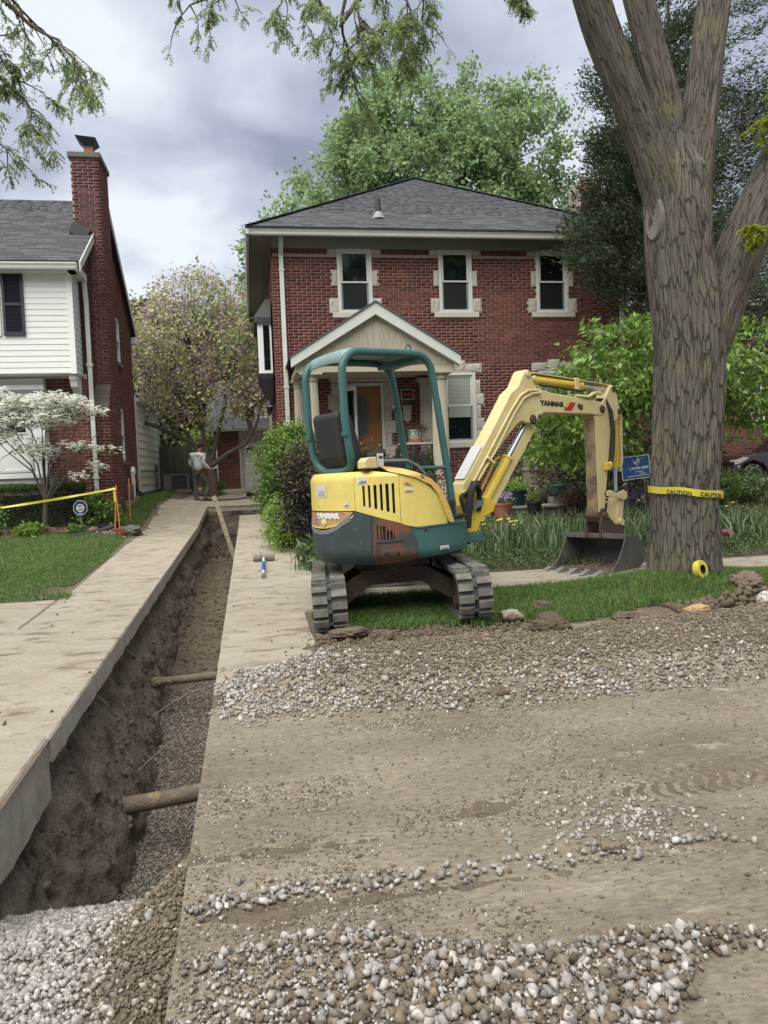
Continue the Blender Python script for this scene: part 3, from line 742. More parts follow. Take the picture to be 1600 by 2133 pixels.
lay(bx, (0, FY, 0), (1, 0, 0), (0, -1, 0), M['brick'], wall, 300, lambda u, v: 5.2 < u < 8.0 and 3.9 < v < 6.35 or 2.85 < u < 4.3 and v > 5)
# soldier course
sold = []; x = FX0
while x < FX1-.05:
    if not any(h[0] < x+.03 < h[1] and h[3] > 6.3 for h in bh): sold.append(((x+.029, FY-.004+.005, 6.363), (.0565, .035, .112)))
    x += .0672
pieces('soldier_brick', sold, M['brick'], wall, 140)
bx = bond(0, 4.0, FZ0, 6.6, [], cond=lambda u, v: True)
lay(bx, (FX0, FY, 0), (0, 1, 0), (-1, 0, 0), M['brick'], wall, 0, name='side_brick')
for u in UW+LW:
    mb = MB(); mb.box(u[0]-.125, u[1]+.135, FY-.07, FY+.05, u[2]-.115, u[2]-.001); mb.build('sill', M['sill_stone'], wall, bevel=.008)
window(H, *UW[0], FY, None, .48); window(H, *UW[1], FY); window(H, *UW[2], FY)
window(H, *LW[0], FY, .62, .53); window(H, *LW[1], FY, .62, .53)
# door
d_ = MB(); d_.box(DOOR[0]+.30, DOOR[1]-.07, FY+.04, FY+.085, 1.0, 3.42); door = d_.build('front_door', M['wood_door'], H, bevel=.005)
def oval(cx, cz, rx, rz, y0, y1, n=32):
    return [(cx+rx*math.cos(2*math.pi*i/n), cz+rz*math.sin(2*math.pi*i/n)) for i in range(n)]
P3 = lambda u, v, a: (u, a, v)
mb = MB(); mb.prism(oval(2.50, 2.78, .20, .50, 0, 0), FY+.022, FY+.04, P3); mb.build('oval_moulding', M['wood_door'], door)
M['leaded'] = mat('leaded', (.05, .075, .06), (.10, .13, .11), 22, .25, bump=.6, bscale=40)
mb = MB(); mb.prism(oval(2.50, 2.78, .165, .455, 0, 0), FY+.016, FY+.03, P3); mb.build('oval_pane', M['leaded'], door)
for z in (1.93, 2.14):
    mb = MB(); mb.T = Matrix.Translation((2.84, FY+.02, z)) @ Matrix.Rotation(R(90), 4, 'X'); mb.lathe([(.028, -.03), (.03, 0), (.022, .02)], n=14); mb.build('door_knob', M['chrome'], door, True)
fr = MB()
for q in ((DOOR[0], DOOR[0]+.06, DOOR[2], DOOR[3]), (DOOR[1]-.06, DOOR[1], DOOR[2], DOOR[3]), (DOOR[0]+.06, DOOR[1]-.06, DOOR[3]-.07, DOOR[3])): fr.box(q[0], q[1], FY-.03, FY+.1, q[2], q[3])
fr.build('door_frame', M['trim'], H)
# storm door standing ajar in front of the door
st = MB(); a = Vector((DOOR[0]+.07, FY-.035, 0)); b = Vector((DOOR[0]+.33, FY-.30, 0))
for t0, t1, z0, z1 in ((0, .12, 1.0, 3.42), (.86, 1, 1.0, 3.42), (.12, .86, 3.32, 3.42), (.12, .86, 1.0, 1.2), (.12, .86, 2.05, 2.12)):
    p, q = a.lerp(b, t0), a.lerp(b, t1); st.bar((p.x, p.y, (z0+z1)/2), (q.x, q.y, (z0+z1)/2), .03, z1-z0)
sd_ = st.build('storm_door', M['white'], H)
p, q = a.lerp(b, .13), a.lerp(b, .85); mb = MB().bar((p.x, p.y, 2.2), (q.x, q.y, 2.2), .006, 2.2); mb.build('storm_pane', M['glass'], sd_)
# house number and sun face
mb = MB(); mb.box(3.40, 3.69, FY-.035, FY-.012, 3.12, 3.34); pl = mb.build('number_plaque', M['white'], H)
mb = MB(); mb.box(3.415, 3.675, FY-.04, FY-.034, 3.135, 3.325); mb.build('plaque_field', M['dark_room'], pl)
text_mesh('plaque_digits', '449', .17, lambda x, y, z: (3.44+x, FY-.043-z, 3.17+y), M['orange'], pl, .001, .004)
mb = MB(); mb.prism([(3.42, 2.98), (3.63, 2.98), (3.61, 2.66), (3.525, 2.60), (3.44, 2.66)], FY-.05, FY-.012, P3)
mb.prism(oval(3.525, 2.82, .075, .095, 0, 0), FY-.085, FY-.05, P3); mb.build('sun_face_plaque', M['sill_stone'], H, bevel=.012)

# frieze, soffit, gutters, downspouts
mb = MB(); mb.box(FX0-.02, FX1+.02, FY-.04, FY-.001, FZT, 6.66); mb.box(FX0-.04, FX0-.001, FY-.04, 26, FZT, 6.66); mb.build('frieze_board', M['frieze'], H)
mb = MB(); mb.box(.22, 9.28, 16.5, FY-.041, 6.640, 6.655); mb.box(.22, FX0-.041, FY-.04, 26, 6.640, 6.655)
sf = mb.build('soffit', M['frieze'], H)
mb = MB(); x = .8
while x < 8.8: mb.box(x, x+.03, 16.62, 16.86, 6.6365, 6.639); x += .125
mb.build('soffit_slots', M['dark_room'], sf)
gp = [(0, 0), (-.075, 0), (-.09, .03), (-.09, .055), (-.115, .10), (-.115, .125), (-.10, .125), (-.10, .11), (-.02, .11), (-.02, .13), (0, .13)]
mb = MB(); mb.prism(gp, .14, 9.36, lambda u, v, a: (a, 16.50+u, 6.535+v)); g_ = mb.build('gutter', M['trim'], H)
mb = MB(); mb.prism(gp, 16.38, 26, lambda u, v, a: (.20+u*.8, a, 6.535+v)); mb.build('gutter', M['trim'], H)
def downspout(x, y, ztop, zbot, parent, w_=.095, mt=None, back=.35, lean=0):
    mb = MB(); h = w_/2
    def sec(p, q): mb.bar(p, q, w_, w_*.72, (0, 1, 0))
    sec((x, y-back, ztop), (x, y-back, ztop-.10)); mb.bar((x, y-back, ztop-.08), (x, y-.06, ztop-.30), w_, w_*.72, (0, 1, 1)); sec((x, y-.06, ztop-.28), (x+lean, y-.06, zbot))
    d = mb.build('downspout', mt or M['trim'], parent, bevel=.008)
    for z in (ztop-.62, (ztop+zbot)/2-.3):
        b_ = MB(); b_.box(x-h-.012+lean*.3, x+h+.012+lean*.3, y-.105, y-.01, z-.02, z+.02); b_.build('strap', mt or M['trim'], d)
    return d
downspout(.86, FY-.02, 6.56, .9, H, lean=.0); downspout(8.70, FY-.02, 6.56, .9, H)
# hip roof
AP = Vector((4.75, 21.0, 9.47)); EZ = 6.675; EX0, EX1, EY0 = .12, 9.38, 16.36
RB = Vector((4.75, 21.8, 9.47)); EY1 = 26.4
mb = MB(); mb.add([(EX0, EY0, EZ), (EX1, EY0, EZ), AP, (EX0, EY1, EZ), RB, (EX1, EY1, EZ), (EX0, EY0, EZ-.02), (EX1, EY0, EZ-.02), (EX1, EY1, EZ-.02), (EX0, EY1, EZ-.02)], [(0, 1, 2), (0, 2, 4, 3), (1, 5, 4, 2), (3, 4, 5), (6, 9, 8, 7), (0, 6, 7, 1)])
roof = mb.build('roof', M['roof_deck'], H)
def shingle_field(parent, p0, p1, apex_u0, apex_u1, up, L_, nrm, exp_=.143, tab=.305, limit=300, keep=None):
    """p0->p1 eave line; row at slope distance s runs from lerp(0,apex_u0,s/L) to lerp(1,apex_u1,s/L)"""
    p0 = Vector(p0); p1 = Vector(p1); ud = (p1-p0).normalized(); W_ = (p1-p0).length; up = Vector(up).normalized(); nrm = Vector(nrm).normalized()
    til = .035; u2 = (up*math.cos(til)-nrm*math.sin(til)).normalized(); n2 = ud.cross(u2)
    rot = Matrix((ud, u2, n2)).transposed(); bx_ = []; s = 0; k = 0
    while s < L_:
        a = apex_u0*W_*s/L_; b = W_*(1-(1-apex_u1)*s/L_); x = a-random.random()*tab
        while x < b:
            q0, q1 = max(x, a), min(x+tab*random.choice((.55, .8, 1, 1)), b)
            if q1-q0 > .03:
                c = p0+ud*((q0+q1)/2)+up*(s+exp_*.55)+nrm*(.010+random.choice((0, .0035)))
                if keep is None or keep(c): bx_.append((tuple(c), (q1-q0-.005, exp_*1.12, .007)))
            x = q1 if q1 > x else x+tab
            if q1 >= b: break
        s += exp_; k += 1
    pieces('shingle', bx_, M['shingle'], parent, limit, rot)
Ls = math.hypot(AP.y-EY0, AP.z-EZ); up_ = Vector((0, AP.y-EY0, AP.z-EZ))
shingle_field(roof, (EX0, EY0, EZ), (EX1, EY0, EZ), .5, .5, up_, Ls, (0, -(AP.z-EZ), AP.y-EY0))
for e in ((EX0, EY0, EZ), (EX1, EY0, EZ)):
    e = Vector(e); n = 20; mb = MB()
    for i in range(n): mb.bar(e.lerp(AP, i/n)+Vector((0, 0, .03)), e.lerp(AP, (i+1.06)/n)+Vector((0, 0, .024)), .24, .012)
    mb.build('hip_cap', M['shingle'], roof)
vp = (3.06, 17.15); zv = EZ+(vp[1]-EY0)*(AP.z-EZ)/(AP.y-EY0)
mb = MB(); mb.tube([(vp[0], vp[1], zv-.1), (vp[0], vp[1], zv+.42)], .058, 14); v_ = mb.build('vent_pipe', M['black_metal'], roof, True)
mb = MB(); mb.lathe([(.16, -.03), (.13, .03), (.075, .12), (.062, .13)], (vp[0], vp[1], zv), 14); mb.build('vent_boot', M['sash'], v_, True)
# chimney at the right side
mb = MB(); mb.box(8.9, 9.45, 19.4, 20.2, .6, 9.0); ch = mb.build('chimney', M['mortar'], H)
bx = bond(0, .55, .6, 9.0, []); lay(bx, (8.9, 19.4, 0), (1, 0, 0), (0, -1, 0), M['brick'], ch, 0)

# porch
PYF = 15.42; A0 = (2.60, 4.90)
def rake(x): return A0[1]-.617*abs(x-A0[0])
mb = MB()
for s in (-1, 1):
    e = A0[0]+s*1.72; mb.prism([(A0[0], A0[1]), (e, rake(e)), (e, rake(e)-.20), (A0[0], A0[1]-.235)], PYF-.16, PYF-.12, P3)
prk = mb.build('rake_board', M['trim'], H)
mb = MB()
for s in (-1, 1):
    e = A0[0]+s*1.75
    mb.prism([(A0[0], A0[1]+.001), (e, rake(e)+.001), (e, rake(e)+.032), (A0[0], A0[1]+.036)], PYF-.19, FY-.001, P3)
pr = mb.build('porch_roof', M['shingle'], H)
mb = MB()
for s in (-1, 1):
    e = A0[0]+s*1.70
    mb.prism([(A0[0], A0[1]-.225), (e, rake(e)-.20), (e, rake(e)-.215), (A0[0], A0[1]-.24)], PYF-.12, PYF-.015, P3)
mb.build('porch_soffit', M['trim'], pr)
mb = MB(); mb.prism([(A0[0], A0[1]-.21), (A0[0]-1.62, rake(A0[0]-1.62)-.19), (A0[0]-1.62, 3.66), (A0[0]+1.62, 3.66), (A0[0]+1.62, rake(A0[0]+1.62)-.19)], PYF+.004, PYF+.12, P3); gb = mb.build('porch_gable', M['beige'], H)
shk = []; z = 3.68
rot_s = Matrix.Rotation(R(3), 3, 'X')
while z < A0[1]-.28:
    hw = (A0[1]-.215-(z+.10))/.617; x = A0[0]-hw
    while x < A0[0]+hw-.02:
        w_ = min(random.choice((.085, .12, .15, .18)), A0[0]+hw-x); shk.append(((x+w_/2, PYF-.004, z+.083), (w_-.006, .012, .172))); x += w_
    z += .158
pieces('gable_shingle', shk, M['beige'], gb, 300, rot_s)
mb = MB(); mb.box(.98, 4.22, PYF-.02, PYF+.14, 3.55, 3.665); mb.box(.98, 1.12, PYF+.14, FY-.03, 3.55, 3.665); mb.box(4.08, 4.22, PYF+.14, FY-.03, 3.55, 3.665); mb.build('porch_beam', M['beige'], H)
mb = MB(); mb.box(1.12, 4.08, PYF+.14, FY-.03, 3.60, 3.62); mb.build('porch_ceiling', M['beige'], H)
def column(x, y, r, zb, zt):
    mb = MB(); h = zt-zb
    mb.lathe([(r*.98, .12), (r, .15), (r*.97, h*.5), (r*.86, h-.16)], (x, y, zb), 40, .93); c = mb.build('column', M['beige'], H, False)
    mb = MB(); mb.lathe([(r*.9, h-.17), (r*1.02, h-.15), (r*.9, h-.13), (r*.92, h-.10), (r*1.22, h-.055), (r*1.25, h-.045)], (x, y, zb), 28); mb.box(x-r*1.35, x+r*1.35, y-r*1.35, y+r*1.35, zt-.045, zt-.001); mb.build('capital', M['beige'], c, True)
    mb = MB(); mb.lathe([(r*1.25, .05), (r*1.3, .08), (r*1.05, .12)], (x, y, zb), 28); mb.box(x-r*1.35, x+r*1.35, y-r*1.35, y+r*1.35, zb, zb+.05); mb.build('column_base', M['beige'], c, True)
column(1.27, 15.58, .17, .98, 3.55); column(3.93, 15.58, .175, .98, 3.55); column(1.12, 16.75, .13, .98, 3.55); column(3.92, 16.75, .16, .98, 3.55)
mb = MB(); mb.box(.9, 4.3, 15.3, FY-.05, .4, .98); mb.build('porch_floor', M['flagging'], H, bevel=.01)
mb = MB(); mb.box(1.5, 3.6, 14.95, 15.29, .4, .80); mb.box(1.5, 3.6, 14.6, 14.94, .4, .62); mb.build('porch_steps', M['flagging'], H, bevel=.01)

# bay window on the left side
B_ = thing('bay_anchor', None, None) if False else H
x0, x1, y0, y1 = .30, FX0-.045, 17.42, 19.2
mb = MB(); mb.box(x0, x1, y0, y1, 3.80, 4.93); bay = mb.build('bay_window', M['white'], H, bevel=.006)
mb = MB(); mb.box(x0+.12, x1-.05, y0-.012, y0-.002, 3.88, 4.86); mb.build('pane', M['glass'], bay)
for a, b in ((y0+.1, y0+.8), (y0+.95, y1-.1)): mb = MB(); mb.box(x0-.012, x0-.002, a, b, 3.88, 4.86); mb.build('pane', M['glass'], bay)
mb = MB(); mb.add([(x0-.07, y0-.08, 4.90), (x1, y0-.08, 4.90), (x1, y1+.08, 4.90), (x0-.07, y1+.08, 4.90), (x0-.07, y0-.08, 5.02), (x1, y0-.08, 5.02), (x1, y1+.08, 5.02), (x0-.07, y1+.08, 5.02), (x1-.10, y0+.05, 5.45), (x1, y0+.05, 5.45), (x1, y1-.05, 5.45), (x1-.10, y1-.05, 5.45)],
    [(3, 2, 1, 0), (0, 1, 5, 4), (3, 0, 4, 7), (2, 3, 7, 6), (4, 5, 9, 8), (7, 4, 8, 11), (6, 7, 11, 10), (8, 9, 10, 11)]); mb.build('bay_roof', M['black_metal'], bay)
mb = MB(); mb.add([(x0-.02, y0-.02, 3.80), (x1, y0-.02, 3.80), (x1, y1+.02, 3.80), (x0-.02, y1+.02, 3.80), (x0+.02, y0, 3.70), (x1, y0, 3.70), (x1, y1, 3.70), (x0+.02, y1, 3.70), (x1-.06, y0+.2, 3.25), (x1, y0+.2, 3.25), (x1, y1-.2, 3.25), (x1-.06, y1-.2, 3.25)],
    [(0, 1, 2, 3), (4, 5, 1, 0), (7, 4, 0, 3), (8, 9, 5, 4), (11, 8, 4, 7), (6, 7, 3, 2), (10, 11, 7, 6), (9, 8, 11, 10)]); mb.build('bay_corbel', M['black_metal'], bay)
# wall lantern on the left side
mb = MB(); mb.box(.50, .61, 17.80, 17.83, 3.22, 3.25); mb.lathe([(.0, .14), (.03, .13), (.085, .05), (.09, .04), (.02, .035)], (.50, 17.815, 2.98+.12), 8); mb.lathe([(.05, 0), (.04, -.01), (.012, -.06)], (.50, 17.815, 2.95), 8); la = mb.build('wall_lantern', M['black_metal'], H)
mb = MB(); mb.lathe([(.045, -.0), (.075, .13)], (.50, 17.815, 2.955), 8); mb.build('lantern_glass', M['screen'], la)
# ================================================================== THE NEIGHBOURS
M['siding'] = mat('siding', (.66, .69, .68), (.60, .63, .62), 2, .55, bump=.06, bscale=20, fine=.03, stretch=(1, 1, 4))
M['navy'] = mat('navy', (.010, .014, .026), (.016, .021, .036), 5, .5, bump=.05)
M['old_stone'] = mat('old_stone', (.16, .155, .14), (.11, .105, .095), 6, .95, bump=.5)
def clap(parent, c0, ud, nd, W_, z0, z1, exp_, mt, name='clapboard', limit=300):
    """overlapping boards on a wall; c0 lower start corner"""
    ud = Vector(ud); nd = Vector(nd); t = .10
    up = (Vector((0, 0, 1))*math.cos(t)-nd*math.sin(t)*-1*-1).normalized(); n2 = (nd*math.cos(t)+Vector((0, 0, 1))*math.sin(t)).normalized(); up = (Vector((0, 0, 1))*math.cos(t)-nd*math.sin(t)).normalized()
    rot = Matrix((ud, -n2, up)).transposed(); bx_ = []; z = z0
    while z < z1-.02:
        h = min(exp_*1.06, z1-z); bx_.append((tuple(Vector(c0)+ud*W_/2+nd*.010+Vector((0, 0, z-c0[2]+h/2))), (W_, .016, h))); z += exp_
    pieces(name, bx_, mt, parent, limit, rot)

K = thing('siding_house', 'white-sided and brick neighbour house with tall brick chimney on the left', 'house', (-5, 17, .7))
GX = -3.18; RZ, RYm = 8.13, 19.5; EF, ER = 5.80, 5.78; YF, YB = 16.1, 23.0
def rz(y): return RZ-(RZ-EF)*abs(y-RYm)/(RYm-15.85)
# gable wall (mortar) with two window openings
KW = [(20.40, 21.15, 4.52, 5.72), (20.33, 21.1, 2.02, 3.38)]
mb = MB(); holed(mb, lambda u, v: (GX, u, v), 16.7, YB, .4, 5.75, KW)
mb.add([(GX, 16.1, 5.74), (GX, YB, 5.74), (GX, RYm, RZ-.05)], [(0, 1, 2)])
mb.add([(-3.85, 16.7, .4), (GX, 16.7, .4), (GX, 16.7, 3.75), (-3.85, 16.7, 3.75)], [(0, 1, 2, 3)])
mb.add([(-9, YB, .4), (GX, YB, .4), (GX, YB, 5.8), (-9, YB, 5.8)], [(0, 1, 2, 3)])
kw = mb.build('wall', M['mortar'], K)
bx = bond(16.7, YB, .42, 8.2, KW+[(17.40, 18.40, 0, 9), (16.98, 18.4, 0, 3.1)], cond=lambda u, v: v < rz(u)-.08 and not (v > 3.68 and u < 16.72))
lay(bx, (GX, 0, 0), (0, 1, 0), (1, 0, 0), M['brick'], kw, 160, lambda u, v: u > 18.4 and 2 < v < 6.0)
bx = bond(-4.0, GX, .42, 3.68, [(-5, -4.0, 0, 9)]); lay(bx, (0, 16.7, 0), (1, 0, 0), (0, -1, 0), M['brick'], kw, 60, lambda u, v: v > 1.4, name='front_brick')
for h in KW:
    mb = MB(); f = .08
    for q in ((h[0], h[0]+f, h[2], h[3]), (h[1]-f, h[1], h[2], h[3]), (h[0]+f, h[1]-f, h[3]-f, h[3]), (h[0]+f, h[1]-f, h[2], h[2]+f), (h[0]+f, h[1]-f, (h[2]+h[3])/2-.02, (h[2]+h[3])/2+.02)): mb.box(GX-.10, GX-.02, q[0], q[1], q[2], q[3])
    w_ = mb.build('window', M['white'], K); mb = MB(); mb.box(GX-.10, GX-.09, h[0]+f, h[1]-f, h[2]+f, h[3]-f); mb.build('pane', M['glass'], w_)
    mb = MB(); mb.box(GX-.06, GX+.05, h[0]-.05, h[1]+.05, h[2]-.08, h[2]); mb.build('sill', M['old_stone'], w_)
# chimney: shaft, wider foot with sloped shoulder, cap
CX = -2.86
mb = MB(); mb.box(GX-.25, CX, 17.4, 18.4, 3.0, 8.36); mb.box(GX-.2, CX, 16.98, 18.4, .4, 3.05)
ch = mb.build('chimney', M['mortar'], K)
mb = MB(); mb.add([(GX-.1, 16.98, 3.05), (CX, 16.98, 3.05), (CX, 17.4, 3.6), (GX-.1, 17.4, 3.6), (CX, 17.4, 3.05)], [(0, 1, 2, 3), (1, 4, 2)]); mb.build('shoulder', M['brick'], ch)
bx = bond(GX-.25, CX, 3.62, 8.36, [(GX-1, GX, 0, 6.45)], off0=.03); lay(bx, (0, 17.4, 0), (1, 0, 0), (0, -1, 0), M['chimney_brick'], ch, 80)
bx = bond(17.4, 18.4, 3.07, 8.36, []); lay(bx, (CX, 0, 0), (0, 1, 0), (1, 0, 0), M['brick'], ch, 0, name='chimney_side_brick')
bx = bond(GX, CX, .42, 3.05, []); lay(bx, (0, 16.98, 0), (1, 0, 0), (0, -1, 0), M['brick'], ch, 0, name='chimney_foot_brick')
bx = bond(16.98, 18.4, .42, 3.05, []); lay(bx, (CX, 0, 0), (0, 1, 0), (1, 0, 0), M['brick'], ch, 0, name='chimney_foot_brick')
sl_ = math.atan2(.55, .42); rows = []
for i in range(9):
    t = (i+.5)/9; rows.append(((GX+.16, 16.98+.42*t-.006, 3.05+.55*t+.008), (.32, .07, .03)))
M['weathered_brick'] = mat('weathered_brick', (.13, .115, .095), (.10, .085, .07), 20, .95, bump=.4, rnd=.2)
pieces('shoulder_brick', rows, M['weathered_brick'], ch, 99, Matrix.Rotation(sl_, 3, 'X'))
mb = MB(); mb.box(GX-.30, CX+.05, 17.35, 18.45, 8.36, 8.47); mb.build('chimney_crown', M['old_stone'], ch, bevel=.012)
M['terracotta'] = mat('terracotta', (.34, .13, .07), (.28, .11, .065), 10, .85, bump=.2, rnd=.1)
mb = MB(); mb.box(-3.17, -2.98, 17.55, 17.8, 8.47, 8.62); mb.build('flue_tile', M['terracotta'], ch)
mb = MB(); mb.box(-3.16, -2.99, 17.56, 17.79, 8.62, 8.70)
mb.add([(-3.16, 17.57, 8.66), (-2.99, 17.57, 8.66), (-2.99, 17.78, 8.66), (-3.16, 17.78, 8.66), (-3.32, 17.42, 8.84), (-2.90, 17.42, 8.80), (-2.90, 17.95, 8.80), (-3.32, 17.95, 8.84)], [(0, 1, 5, 4), (1, 2, 6, 5), (2, 3, 7, 6), (3, 0, 4, 7), (4, 5, 6, 7)]); mb.build('chimney_cap', M['black_metal'], ch)
# white upper storey jutting out at the front
SX = -3.29
mb = MB(); mb.box(-9, SX, YF+.01, 16.72, 3.68, 5.74); up2 = mb.build('upper_storey', M['siding'], K)
clap(up2, (-9, YF, 3.70), (1, 0, 0), (0, -1, 0), 9+SX-.08, 3.70, 5.72, .112, M['siding'])
clap(up2, (SX, YF+.08, 3.70), (0, 1, 0), (1, 0, 0), .52, 3.70, 5.72, .112, M['siding'])
mb = MB(); mb.box(SX-.09, SX+.02, YF-.03, YF+.07, 3.68, 5.74); mb.build('corner_post', M['white'], up2, bevel=.006)
mb = MB(); mb.prism([(0, 0), (-.50, 0), (-.50, -.08), (-.44, -.12), (-.40, -.22), (-.25, -.27), (-.16, -.34), (0, -.37)], SX-.16, SX-.02, lambda u, v, a: (a, 16.69+u, 3.67+v)); mb.build('corbel', M['white'], K, bevel=.01)
# shutter
mb = MB(); sx0, sx1, sz0, sz1 = -4.56, -4.17, 4.42, 5.69
for q in ((sx0, sx0+.05, sz0, sz1), (sx1-.05, sx1, sz0, sz1), (sx0+.05, sx1-.05, sz1-.06, sz1), (sx0+.05, sx1-.05, sz0, sz0+.08), (sx0+.05, sx1-.05, 5.0, 5.06)): mb.box(q[0], q[1], YF-.06, YF-.025, q[2], q[3])
sh = mb.build('shutter', M['navy'], K)
pieces('louver', [(((sx0+sx1)/2, YF-.035, sz0+.10+i*.038), (sx1-sx0-.1, .028, .006)) for i in range(31)], M['navy'], sh, 99, Matrix.Rotation(R(40), 3, 'X'))
mb = MB(); mb.box(sx0+.04, sx1-.04, YF-.024, YF-.02, sz0+.02, sz1-.02); mb.build('shutter_back', M['navy'], sh)
window(K, -5.5, -4.6, 4.42, 5.62, YF-.02)
# ground-floor white window unit
mb = MB(); mb.box(-9, -4.02, 16.52, 16.72, 1.55, 3.66); bayw = mb.build('window_unit', M['siding'], K)
mb = MB(); mb.box(-4.27, -4.02, 16.48, 16.52, 1.75, 3.35); mb.box(-9, -4.0, 16.44, 16.52, 1.66, 1.76); mb.box(-9, -3.98, 16.40, 16.52, 3.42, 3.52); mb.build('window_casing', M['white'], bayw, bevel=.008)
window(K, -5.1, -4.28, 1.78, 3.34, 16.50, None, .5, (3, 2)); window(K, -6.3, -5.2, 1.78, 3.34, 16.50, None, .5, (3, 2))
# roof
PT = math.atan2(RZ-EF, RYm-15.85); LF = math.hypot(RZ-EF, RYm-15.85); LX = -10; RXE = GX+.12
mb = MB(); th_ = .10
mb.add([(LX, 15.85, EF), (RXE, 15.85, EF), (RXE, RYm, RZ), (LX, RYm, RZ), (RXE, 23.3, rz(23.3)), (LX, 23.3, rz(23.3)),
        (LX, 15.85, EF-th_), (RXE, 15.85, EF-th_), (RXE, RYm, RZ-th_), (LX, RYm, RZ-th_), (RXE, 23.3, rz(23.3)-th_), (LX, 23.3, rz(23.3)-th_)], [(0, 1, 2, 3), (3, 2, 4, 5), (7, 6, 9, 8), (8, 9, 11, 10), (0, 6, 7, 1), (1, 7, 8, 2), (2, 8, 10, 4)])
kr = mb.build('roof', M['roof_deck'], K)
shingle_field(kr, (-6.2, 15.85, EF), (RXE, 15.85, EF), 0, 1, (0, RYm-15.85, RZ-EF), LF, (0, -(RZ-EF), RYm-15.85), limit=300, keep=lambda c: not (c.x > GX-.25 and 17.35 < c.y < 18.4))
mb = MB(); mb.prism([(15.80, EF-.20), (RYm, RZ-.20), (RYm, RZ-.005), (15.80, EF-.02)], RXE, RXE+.025, lambda u, v, a: (a, u, v)); mb.prism([(RYm, RZ-.20), (23.35, rz(23.35)-.20), (23.35, rz(23.35)-.01), (RYm, RZ-.005)], RXE, RXE+.025, lambda u, v, a: (a, u, v)); mb.build('rake_board', M['trim'], K)
mb = MB(); mb.box(GX-.1, RXE+.03, 23.0, 23.4, rz(23.3)-.30, rz(23.3)-.12); mb.build('eave_return', M['white'], K)
mb = MB(); mb.prism(gp, LX, SX+.18, lambda u, v, a: (a, 15.84+u, EF-.17+v)); mb.build('gutter', M['trim'], K)
mb = MB(); mb.box(LX, SX+.14, 15.84, YF-.001, EF-.19, EF-.172); mb.box(SX+.0, SX+.19, 15.84, 16.69, EF-.19, EF-.05); mb.build('soffit', M['trim'], K)
mb = MB(); mb.bar((GX-.28, 17.33, 6.9), (GX+.05, 17.33, 6.72), .16, .25); mb.build('flashing', M['black_metal'], kr)
mb = MB(); w_ = .085
for p, q in (((SX+.15, 16.62, 5.66), (SX+.15, 16.62, 5.50)), ((SX+.15, 16.62, 5.52), (GX+.055, 16.63, 5.2)), ((GX+.055, 16.63, 5.22), (GX+.055, 16.63, .62))): mb.bar(p, q, w_, w_*.75, (0, 1, 0))
ds = mb.build('downspout', M['trim'], K, bevel=.006)
for z in (3.9, 2.9, 1.6): mb = MB(); mb.box(GX-.0, GX+.115, 16.58, 16.70, z, z+.05); mb.build('strap', M['trim'], ds)
# rear addition in white boards
mb = MB(); mb.box(-7, GX-.03, 23.25, 28.7, 1.12, 3.86); ad = mb.build('rear_addition', M['siding'], K)
clap(ad, (GX-.03, 23.3, 1.15), (0, 1, 0), (1, 0, 0), 5.35, 1.15, 3.82, .222, M['siding'])
mb = MB(); mb.box(GX-.04, GX+.03, 23.16, 23.32, 1.1, 3.95); mb.build('corner_post', M['trim'], ad); mb = MB(); mb.box(GX-.04, GX+.03, 28.6, 28.75, .9, 3.9); mb.build('corner_post', M['trim'], ad)
mb = MB(); mb.box(-7, GX-.06, 23.3, 28.7, .5, 1.1); mb.build('foundation', M['brick'], ad)
mb = MB(); mb.prism(gp, 23.2, 28.9, lambda u, v, a: (GX+.02-u, a, 3.78+v)); mb.build('gutter', M['trim'], ad)
mb = MB(); mb.add([(GX+.08, 23.2, 3.9), (GX+.08, 28.9, 3.9), (-6, 28.9, 4.9), (-6, 23.2, 4.9)], [(0, 1, 2, 3)]); mb.build('addition_roof', M['shingle'], ad)
# pipes and meter at the foot of the wall
M['grey_pipe'] = mat('grey_pipe', (.16, .16, .155), None, 8, .6)
mb = MB(); mb.tube([(GX+.10, 21.3, .85), (GX+.10, 21.3, 1.62), (GX+.10, 21.28, 1.74), (GX+.10, 21.4, 1.84), (GX+.10, 21.56, 1.80), (GX+.10, 21.62, 1.70)], .055, 10); mb.tube([(GX+.10, 21.42, .85), (GX+.10, 21.42, 1.45), (GX+.10, 21.5, 1.52)], .04, 10); mb.build('vent_elbow', M['white'], K, True)
mb = MB(); mb.box(GX+.01, GX+.14, 20.75, 21.1, 1.05, 1.42); mb.box(GX+.03, GX+.10, 20.85, 21.0, .7, 1.05); mb.build('meter_box', M['grey_pipe'], K, bevel=.01)
mb = MB(); mb.tube([(GX+.08, 21.5, 1.5), (GX+.09, 22.0, 1.25), (GX+.09, 22.9, 1.12), (GX+.06, 24, 1.10), (GX+.06, 28.5, 1.14)], .035, 8); mb.build('line_set', M['black_metal'], K, True)
mb = MB(); mb.box(GX+.01, GX+.06, 27.2, 27.5, 1.75, 2.0); mb.tube([(GX+.03, 27.35, 1.75), (GX+.03, 27.35, 1.1)], .02, 6); mb.tube([(GX+.03, 23.6, 1.75), (GX+.03, 27.3, 1.8)], .018, 6); mb.build('conduit', M['grey_pipe'], K, True)

